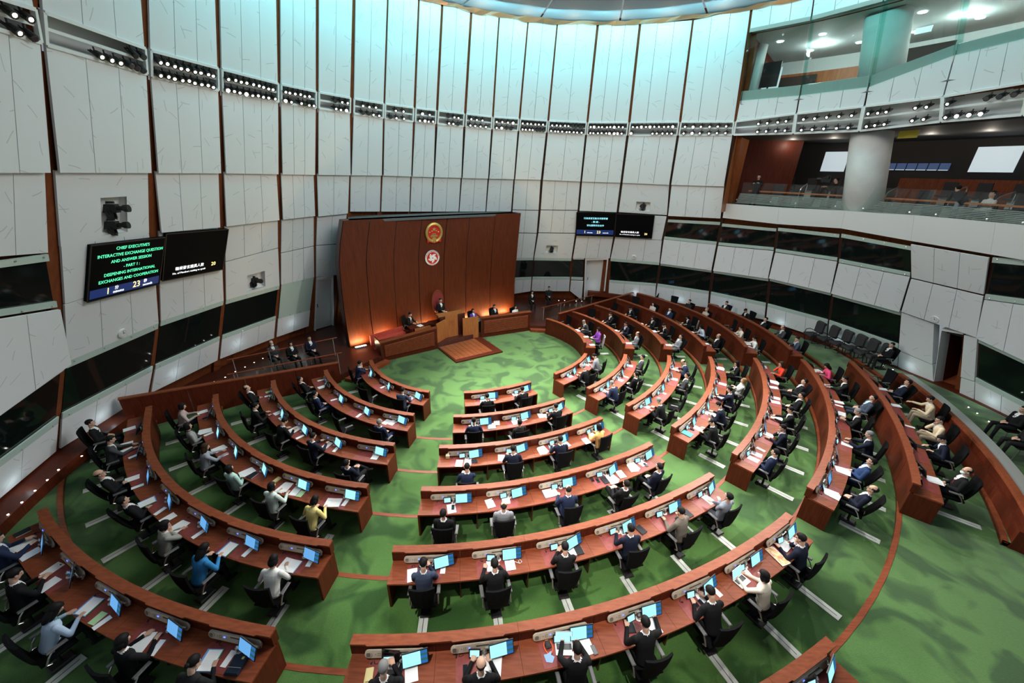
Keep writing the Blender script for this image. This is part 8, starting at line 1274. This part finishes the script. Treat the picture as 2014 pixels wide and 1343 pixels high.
# hair, eyes, glasses, mask in the head's own frame
def hairmesh(style):
    mb = MB(); n, m_ = 20, 14; v = []
    for i in range(m_ + 1):
        t = PI * i / m_
        for k in range(n):
            a = 2 * PI * k / n; d = np.array([math.sin(t) * math.cos(a), math.sin(t) * math.sin(a), math.cos(t)])
            x, y, z = d[0] * .077, -.012 + d[1] * .097, .035 + d[2] * .088
            top = 1 / (1 + math.exp(-(z - .064) / .006)); back = 1 / (1 + math.exp((y - .024) / .006)) / (1 + math.exp(-(z + .018) / .006)); nape = 1 / (1 + math.exp((y + .025) / .006)) / (1 + math.exp(-(z + .050) / .006))
            h = max(top, back, nape)
            if style == 'bald': h = max(back if z < .045 else 0, nape if z < .045 else 0) * .8
            if style == 'balding': h = max(back if (z < .075) else 0, nape) if not (y > -.05 and z > .07) else .0
            if style in ('long', 'bob', 'bun'): h = max(h, 1 / (1 + math.exp((y - .035) / .006)) / (1 + math.exp(-(z + .03) / .006)), 1 / (1 + math.exp(-(z - .072) / .005)))
            r = .93 + (.20 if style not in ('bald', 'balding', 'short') else .135) * h
            if style in ('bald',): r = .93 + .13 * h
            v.append((x * r, -.012 + (y + .012) * r, .035 + (z - .035) * r))
    f = [((i + 1) * n + k, (i + 1) * n + (k + 1) % n, i * n + (k + 1) % n, i * n + k) for i in range(m_) for k in range(n)]
    mb.add(v, f)
    if style == 'long': mb.sphere((0, -.052, -.09), (.088, .058, .17), 14, 10); mb.sphere((.07, -.0, -.06), (.022, .04, .12), 8, 8); mb.sphere((-.07, -.0, -.06), (.022, .04, .12), 8, 8)
    if style == 'bob': mb.sphere((0, -.042, -.03), (.092, .07, .105), 14, 10); mb.sphere((.07, .005, -.03), (.022, .045, .085), 8, 8); mb.sphere((-.07, .005, -.03), (.022, .045, .085), 8, 8)
    if style == 'bun': mb.sphere((0, -.125, .0), (.042, .036, .04), 10, 8)
    return mb.mesh('hair', SKIN, True)
HAIR = {k: hairmesh(k) for k in ('short', 'bald', 'balding', 'long', 'bob', 'bun')}
HCOL = {'black': cmat((.010, .009, .009), .55), 'grey': cmat((.20, .20, .20), .6), 'brown': cmat((.05, .025, .015), .55), 'blond': cmat((.22, .13, .06), .55), 'dark': cmat((.025, .02, .018), .55)}
mb = MB()
for s in (-1, 1): mb.sphere((s * .032, .080, .004), (.014, .012, .0085), 8, 6, 0).sphere((s * .032, .0865, .004), (.0068, .007, .0072), 6, 5, 1).box((s * .033, .094, .031), (.036, .008, .007), 1)
EYES = mb.mesh('eyes', [EYEW, EYED])
mb = MB()
for s in (-1, 1):
    mb.tube([(s * .034 + .024 * math.cos(a), .104, .002 + .018 * math.sin(a)) for a in np.linspace(0, 2 * PI, 13)], .0025, 4); mb.tube([(s * .058, .102, .006), (s * .083, .0, .006)], .0025, 4)
mb.tube([(-.01, .106, .006), (.01, .106, .006)], .0025, 4)
GLS = mb.mesh('glasses', BLACK)
mb = MB().sphere((0, .055, -.062), (.062, .062, .052), 12, 8)
MASK = mb.mesh('face_mask', cmat((.62, .75, .80)))
COAT = {'black': ((.010, .010, .011), (.75, .75, .75), (.03, .03, .06)), 'black2': ((.018, .018, .019),) * 2 + ((.018, .018, .019),), 'blackw': ((.012, .012, .013), (.72, .72, .72), (.72, .72, .72)), 'navy': ((.018, .026, .060), (.70, .72, .75), (.05, .06, .15)), 'navyk': ((.011, .014, .028), (.72, .72, .74), (.08, .03, .04)), 'navy2': ((.045, .058, .10), (.7, .7, .72), (.1, .1, .2)),
 'blue2': ((.025, .05, .13), (.7, .72, .75), (.10, .16, .45)), 'slate': ((.05, .065, .095), (.5, .6, .65), (.5, .6, .65)), 'grey': ((.055, .055, .058), (.7, .7, .7), (.05, .05, .06)), 'grey2': ((.22, .23, .25), (.6, .62, .66), (.25, .27, .3)), 'ltgrey': ((.42, .42, .42),) * 3, 'steel': ((.20, .22, .26),) * 3, 'brown': ((.13, .115, .095),) * 3, 'pinkgrey': ((.42, .33, .31), (.55, .35, .33), (.55, .35, .33)),
 'pattern': ((.30, .30, .29), (.03, .03, .03), (.03, .03, .03)), 'greyp': ((.30, .32, .36),) * 3, 'mint': ((.46, .68, .60),) * 3, 'mint2': ((.56, .68, .62),) * 3, 'yellow': ((.80, .68, .26),) * 3, 'cardigan': ((.25, .25, .22), (.6, .6, .6), (.6, .6, .6)), 'blue': ((.035, .20, .44), (.03, .06, .10), (.03, .06, .10)), 'white': ((.78, .78, .74),) * 3, 'lightblue': ((.42, .53, .68), (.05, .18, .2), (.05, .18, .2)),
 'orange': ((.82, .46, .16),) * 3, 'cream': ((.72, .66, .54),) * 3, 'red': ((.68, .06, .03),) * 3, 'pink': ((.68, .07, .17),) * 3, 'creamj': ((.68, .56, .38), (.62, .66, .62), (.4, .2, .12)), 'paleblue': ((.50, .58, .68),) * 3, 'pale': ((.55, .46, .42),) * 3, 'beige': ((.42, .37, .30),) * 3, 'purple': ((.28, .08, .50),) * 3, 'purple2': ((.11, .06, .34), (.75, .75, .75), (.75, .75, .75)), 'tshirt': ((.014, .014, .015),) * 3, 'whitet': ((.6, .6, .58),) * 3}
TIE = {'y': (.70, .48, .12), 'g': (.12, .28, .10), 'p': (.62, .25, .28), 'r': (.45, .03, .03), 'b': (.05, .12, .45)}
LM = {}
def person(p, yaw, pose, coat, hair, extra, label, headp=None):
    me, HM = POSES[pose]; wom = 'w' in extra
    sc = (.93, .95, .95) if wom else (1, 1, 1)
    hx = HM.translation
    if headp is not None:   # put the head where it belongs
        o_ = Matrix.Rotation(yaw, 3, 'Z') @ Vector((hx.x * sc[0], hx.y * sc[1], 0)); p = (headp[0] - o_.x, headp[1] - o_.y, p[2])
    b = bpy.data.objects.new('person', me); COL.objects.link(b); b.location = p; b.rotation_euler = (0, 0, yaw); b.scale = sc
    tag(b, label, 'person')
    c, s, ti = COAT[coat]
    for q in extra:
        if q in TIE: ti = TIE[q]
    tr = (.012, .012, .014) if coat in ('black', 'navyk', 'white', 'yellow', 'red', 'pink', 'cream', 'orange', 'purple', 'purple2', 'mint', 'mint2', 'whitet', 'tshirt', 'brown', 'pinkgrey', 'pattern') or wom else c
    if 'q' in extra: tr = (.3, .3, .31)
    if coat == 'creamj': tr = (.42, .34, .24)
    L = [cmat(c), cmat(s), cmat(ti, .6), SKIN, cmat(tr), SHOE, LIPS]
    for i, m_ in enumerate(L): b.material_slots[i].link = 'OBJECT'; b.material_slots[i].material = m_
    st = 'short' if hair == 'grey' else ('bob' if hair == 'blond' else hair)
    h = ob('hair', HAIR[st], b, HM); h.material_slots[0].link = 'OBJECT'
    h.material_slots[0].material = HCOL['grey'] if hair == 'grey' else HCOL['blond'] if hair == 'blond' else HCOL['dark'] if hair in ('bald', 'balding') else HCOL['brown'] if coat in ('greyp', 'red') else HCOL['black']
    ob('eyes', EYES, b, HM)
    if hair in ('bald',) or 'glasses' in label: ob('glasses', GLS, b, HM)
    if 'mask' in label: ob('face_mask', MASK, b, HM)
    return b
for hp, yaw, pose, coat, hair, ex, label, lc in PEOPLE:
    tw = rnd.uniform(-.16, .16)
    b = person(hp, yaw + tw, pose, coat, hair, ex, label, hp)
    L_ = b.location
    chair((L_.x, L_.y, hp[2]), yaw + tw * .6, f"black office chair, occupied, {lc}", False, {'lean': .22, 'lap': .06, 'cross': .14}.get(pose, 0))
for hp, yaw, pose, coat, hair, ex, label, seat in PEOPLE2:
    b = person(hp, yaw, pose, coat, hair, ex, label, hp); L_ = b.location
    if seat == 'side': sidechair((L_.x, L_.y, hp[2]), yaw, 'black side chair under the ' + label.split(',')[0][:60])
    elif seat == 'office': chair((L_.x, L_.y, hp[2]), yaw, 'black office chair under the ' + label.split(',')[0][:60])
    elif seat == 'throne':
        t = thing('presiding_chair', (L_.x, L_.y, hp[2]), yaw, 'tall red leather oval-backed presiding chair behind the podium', 'chair')
        mb = MB(); o_ = [(math.cos(a) * .34, math.sin(a) * .62) for a in np.linspace(0, 2 * PI, 24, endpoint=False)]
        mb.add([(x, -.30, 1.12 + z) for x, z in o_] + [(x, -.38, 1.12 + z) for x, z in o_], [tuple(range(23, -1, -1)), tuple(range(24, 48))] + [(i, (i + 1) % 24, 24 + (i + 1) % 24, 24 + i) for i in range(24)])
        ob('back_pad', mb.mesh('back_pad', mat('oxblood_leather', (.22, .03, .03), .35)), t)
        ob('back_frame', MB().tube([(math.cos(a) * .36, -.34, 1.12 + math.sin(a) * .66) for a in np.linspace(0, 2 * PI, 25)], .035, 6).mesh('back_frame', WOODTOP), t)
        ob('seat', rbox(MB(), (0, 0, .44), (.6, .55, .1), .03).mesh('seat', mat('oxblood_seat', (.2, .03, .03), .4)), t)
        for s in (-1, 1): ob('armrest', MB().tube([(s * .33, -.3, .70), (s * .34, .15, .70), (s * .34, .2, .45)], .035, 6).mesh('armrest', WOODTOP), t)
        ob('pedestal', MB().box((0, 0, .2), (.4, .4, .4)).mesh('pedestal', WOODDARK), t)
# ================================================================ PAPERS AND OTHER THINGS ON THE DESKS
def lines_mat(name, c, ink, ns=14):
    m = mat(name, c, .7); nt = m.node_tree; b = nt.nodes['Principled BSDF']; uv = nn(nt, 'ShaderNodeUVMap'); s = nn(nt, 'ShaderNodeSeparateXYZ'); nt.links.new(uv.outputs[0], s.inputs[0])
    def mt(op, a, v):
        q = nn(nt, 'ShaderNodeMath', operation=op); nt.links.new(a, q.inputs[0])
        if isinstance(v, (int, float)): q.inputs[1].default_value = v
        else: nt.links.new(v, q.inputs[1])
        return q.outputs[0]
    l = mt('MULTIPLY', mt('GREATER_THAN', mt('FRACT', mt('MULTIPLY', s.outputs[1], ns), 0), .62), mt('MULTIPLY', mt('GREATER_THAN', s.outputs[0], .14), mt('LESS_THAN', s.outputs[0], .84)))
    x = nn(nt, 'ShaderNodeMixRGB'); x.inputs[1].default_value = (*c, 1); x.inputs[2].default_value = (*ink, 1); nt.links.new(l, x.inputs[0]); nt.links.new(x.outputs[0], b.inputs['Base Color']); return m
PRINT = lines_mat('printed_paper', (.90, .90, .89), (.80, .80, .80)); KEYS = lines_mat('laptop_keys', (.05, .05, .05), (.2, .2, .2), 5)
PHOTO = noisy('magazine_picture', (.80, .62, .30), (.45, .16, .06), (9, 9, 9), .4, .4, 5, .35, .6)
def sheet(name, w, l, h, m, uv=True):
    mb = MB(); x, y = w / 2, l / 2
    mb.add([(-x, -y, 0), (x, -y, 0), (x, y, 0), (-x, y, 0), (-x, -y, h), (x, -y, h), (x, y, h), (-x, y, h)], [(4, 5, 6, 7), (0, 1, 5, 4), (1, 2, 6, 5), (2, 3, 7, 6), (3, 0, 4, 7), (3, 2, 1, 0)]); mb.uv[0] = [(0, 0), (1, 0), (1, 1), (0, 1)]
    return mb.mesh(name, m)
SM = {}
def item(kind, p, yaw, lc):
    def one(nm, me, label, cat): o = ob(nm, me); o.location = p; o.rotation_euler = (0, 0, yaw); tag(o, label, cat, None); return o
    def get(k, *a):
        if k not in SM: SM[k] = sheet(*a)
        return SM[k]
    E_ = lambda nm, label, cat: thing(nm, p, yaw, label, cat)
    if kind == 'p': one('paper_sheet', get('p', 'paper_sheet', .21, .297, .002, PRINT), f"printed white sheet, {lc}", 'paper')
    elif kind == 'c': one('paper_card', get('c', 'paper_card', .105, .25, .0025, PAPER), f"narrow white card, {lc}", 'paper')
    elif kind == 's':
        t = E_('document_stack', f"stack of white documents, {lc}", 'papers'); me = get('s', 'sheet', .24, .32, .006, PRINT)
        for i in range(3): ob('sheet', me, t, T((i - 1) * .03, (i - 1) * .02, .006 * i, (i - 1) * .09))
    elif kind == 'b':
        t = E_('blue_folder', f"blue folder with white papers, {lc}", 'folder'); ob('cover', get('bc', 'cover', .27, .34, .008, cmat((.16, .38, .72))), t); ob('papers', get('bp', 'papers', .225, .31, .014, PRINT), t, T(.02, -.005, .008)); ob('tab_strip', get('bt', 'tab_strip', .012, .31, .012, cmat((.05, .35, .18))), t, T(.138, 0, .008))
    elif kind == 'o':
        t = E_('open_book', f"open white booklet, {lc}", 'booklet')
        for s in (-1, 1): ob('page_block', get('ob', 'page_block', .19, .28, .012, PRINT), t, T(s * .097, 0, .004, 0) @ Matrix.Rotation(s * -.05, 4, 'Y'))
        ob('cover', get('oc', 'cover', .40, .29, .003, cmat((.25, .45, .70))), t)
    elif kind == 'n':
        t = E_('dark_notebook', f"closed dark notebook, {lc}", 'notebook'); ob('cover', get('nc', 'cover', .17, .24, .016, cmat((.02, .022, .026), .5)), t); ob('page_edge', get('ne', 'page_edge', .16, .235, .009, PAPER), t, T(.008, 0, .003))
    elif kind == 'ph':
        t = E_('mobile_phone', f"black mobile phone, {lc}", 'phone'); ob('body', get('pb', 'body', .078, .16, .009, BLACK), t); ob('screen', get('ps', 'screen', .068, .145, .001, mat('phone_glass', (.01, .012, .02), .08)), t, T(0, 0, .009))
    elif kind in ('lw', 'lb'):
        m1 = mat('laptop_silver', (.62, .62, .62), .35, .3) if kind == 'lw' else BLACK
        t = E_('laptop', ('open silver laptop' if kind == 'lw' else 'open black laptop') + f", {lc}", 'laptop')
        ob('base', sheet('base', .31, .21, .014, m1), t); ob('keyboard', sheet('keyboard', .27, .10, .001, KEYS), t, T(0, .03, .014))
        lid = ob('lid', sheet('lid', .31, .21, .008, m1), t, Matrix.Translation((0, .105, .012)) @ Matrix.Rotation(math.radians(72), 4, 'X') @ Matrix.Translation((0, .105, 0)))
        ob('screen', sheet('screen', .29, .19, .001, TABSCR if kind == 'lw' else mat('screen_off', (.005, .005, .006), .1)), lid, T(0, 0, .008))
    elif kind == 'lc':
        t = E_('closed_laptop', f"closed white laptop, {lc}", 'laptop'); ob('lid', sheet('lid', .31, .22, .008, WHITE), t, T(0, 0, .008)); ob('base', sheet('base', .31, .22, .008, STEEL), t)
    elif kind == 'teal':
        t = E_('teal_case', f"flat teal document case, {lc}", 'case'); ob('cover', sheet('cover', .24, .33, .018, cmat((.10, .52, .50))), t); ob('elastic_band', sheet('elastic_band', .012, .332, .002, cmat((.05, .3, .3))), t, T(.09, 0, .018))
    elif kind == 'grn': one('green_note', get('g', 'green_note', .15, .22, .004, cmat((.48, .70, .38))), f"pale green note sheet, {lc}", 'paper')
    elif kind == 'blu': one('blue_sheet', get('bl', 'blue_sheet', .20, .28, .003, cmat((.45, .68, .85))), f"pale blue sheet, {lc}", 'paper')
    elif kind == 'mag':
        t = E_('picture_board', f"wide colour picture print in a white frame, {lc}", 'print'); ob('frame', sheet('frame', .24, .44, .012, WHITE), t); ob('picture', sheet('picture', .215, .41, .001, PHOTO), t, T(0, 0, .012))
    elif kind == 'yel':
        t = E_('yellow_cloth', f"folded pale yellow cloth, {lc}", 'cloth')
        for i in range(2): ob('fold', sheet('fold', .13 - .02 * i, .22 - .03 * i, .02, cmat((.72, .62, .30))), t, T(.01 * i, .01 * i, .02 * i, .08 * i))
    elif kind == 'box':
        t = E_('tissue_box', f"pale yellow tissue box, {lc}", 'box'); ob('carton', MB().box((0, 0, .05), (.11, .11, .10)).mesh('carton', cmat((.78, .70, .42))), t); ob('tissue', MB().tube([(0, 0, .10), (.01, 0, .13), (.03, .01, .15)], [.03, .02, .004], 6).mesh('tissue', PAPER), t)
    elif kind == 'bag':
        t = E_('zip_pouch', f"dark blue zip pouch, {lc}", 'pouch'); ob('pouch_body', rbox(MB(), (0, 0, .03), (.24, .30, .06), .02).mesh('pouch_body', cmat((.012, .018, .03))), t); ob('badge', sheet('badge', .04, .04, .002, cmat((.5, .4, .1))), t, T(.05, .09, .06)); ob('zip', MB().tube([(-.11, -.05, .061), (.11, -.05, .061)], .004, 5).mesh('zip', CHROME), t)
    elif kind == 'hp':
        t = E_('headphones', f"orange headphones beside a grey case, {lc}", 'headphones'); ob('headband', MB().tube([(math.cos(a) * .075, math.sin(a) * .11, .012) for a in np.linspace(0, 2 * PI, 19)], .009, 6).mesh('headband', cmat((.80, .16, .05))), t); ob('case', rbox(MB(), (0, .03, .03), (.09, .12, .06), .02).mesh('case', cmat((.05, .05, .05))), t)
    elif kind == 'cloth':
        t = E_('blue_cloth', f"crumpled light blue cloth, {lc}", 'cloth'); ob('fold', MB().add([(-.07, -.05, .0), (.03, -.08, .004), (.09, .0, .012), (.03, .03, .03), (.06, .10, .01), (-.02, .06, .022), (-.09, .06, .004)], [(0, 1, 3), (1, 2, 3), (3, 4, 5), (0, 3, 5), (0, 5, 6)]).mesh('fold', cmat((.28, .45, .75))), t)
    elif kind == 'org':
        t = E_('orange_tray', f"orange open document tray, {lc}", 'tray'); ob('tray_base', sheet('tray_base', .24, .32, .01, cmat((.70, .16, .04))), t)
        for s in (-1, 1): ob('tray_side', sheet('tray_side', .01, .32, .05, cmat((.70, .16, .04))), t, T(s * .125, 0, 0))
    elif kind == 'cab':
        t = E_('white_cable', f"looped white charging cable, {lc}", 'cable'); ob('cord', MB().tube([(-.12, .06, .005), (-.03, .0, .005), (.04, -.05, .006), (.09, -.02, .006), (.07, .04, .006), (.02, .02, .006), (.03, -.04, .007)], .005, 5).mesh('cord', PAPER), t); ob('plug', MB().box((-.14, .07, .008), (.05, .02, .016)).mesh('plug', PAPER), t)
for kind, p, yaw, lc in ITEMS: item(kind, tuple(p), yaw, lc)
# tripod video camera in the lower gallery
x, y, z = GALCAM
t = thing('broadcast_camera', (x, y, z), 0.6, 'black broadcast video camera on a tripod, lower gallery', 'camera')
ob('camera_body', MB().box((0, 0, 1.42), (.16, .42, .24)).box((0, -.05, 1.58), (.07, .24, .06)).mesh('camera_body', BLACK), t); ob('lens', MB().tube([(0, .2, 1.42), (0, .42, 1.42)], [.06, .08], 10).mesh('lens', BLACK), t); ob('viewfinder', MB().box((-.14, -.05, 1.52), (.1, .16, .1)).mesh('viewfinder', BLACK), t)
for k in range(3):
    a = k * 2 * PI / 3; ob('tripod_leg', MB().tube([(0, 0, 1.28), (math.cos(a) * .4, math.sin(a) * .4, 0)], .02, 6).mesh('tripod_leg', BLACK), t)
# small microphones and papers on the dais
for i, (x, y, z) in enumerate(DAISPAPER): item('s' if i else 'p', (x, y, z), -2.3, ['on the reading desk of the podium', 'on the small desk left of the podium', 'before the first clerk at the dais', 'before the middle clerk at the dais', 'before the last clerk at the dais'][i])
# move every empty that holds world-space parts to the base of its thing
bpy.context.view_layer.update()
for o in list(COL.objects):
    if o.type == 'EMPTY' and o.parent is None and o.location.length < 1e-6 and o.children:
        mn = Vector((1e9,) * 3); mx = Vector((-1e9,) * 3)
        for c in o.children:
            for q in c.bound_box:
                w_ = c.matrix_world @ Vector(q); mn = Vector(map(min, mn, w_)); mx = Vector(map(max, mx, w_))
        base = Vector(((mn.x + mx.x) / 2, (mn.y + mx.y) / 2, mn.z))
        ML = [(c, c.matrix_local.copy()) for c in o.children]
        o.location = base
        for c, m_ in ML: c.matrix_local = Matrix.Translation(-base) @ m_
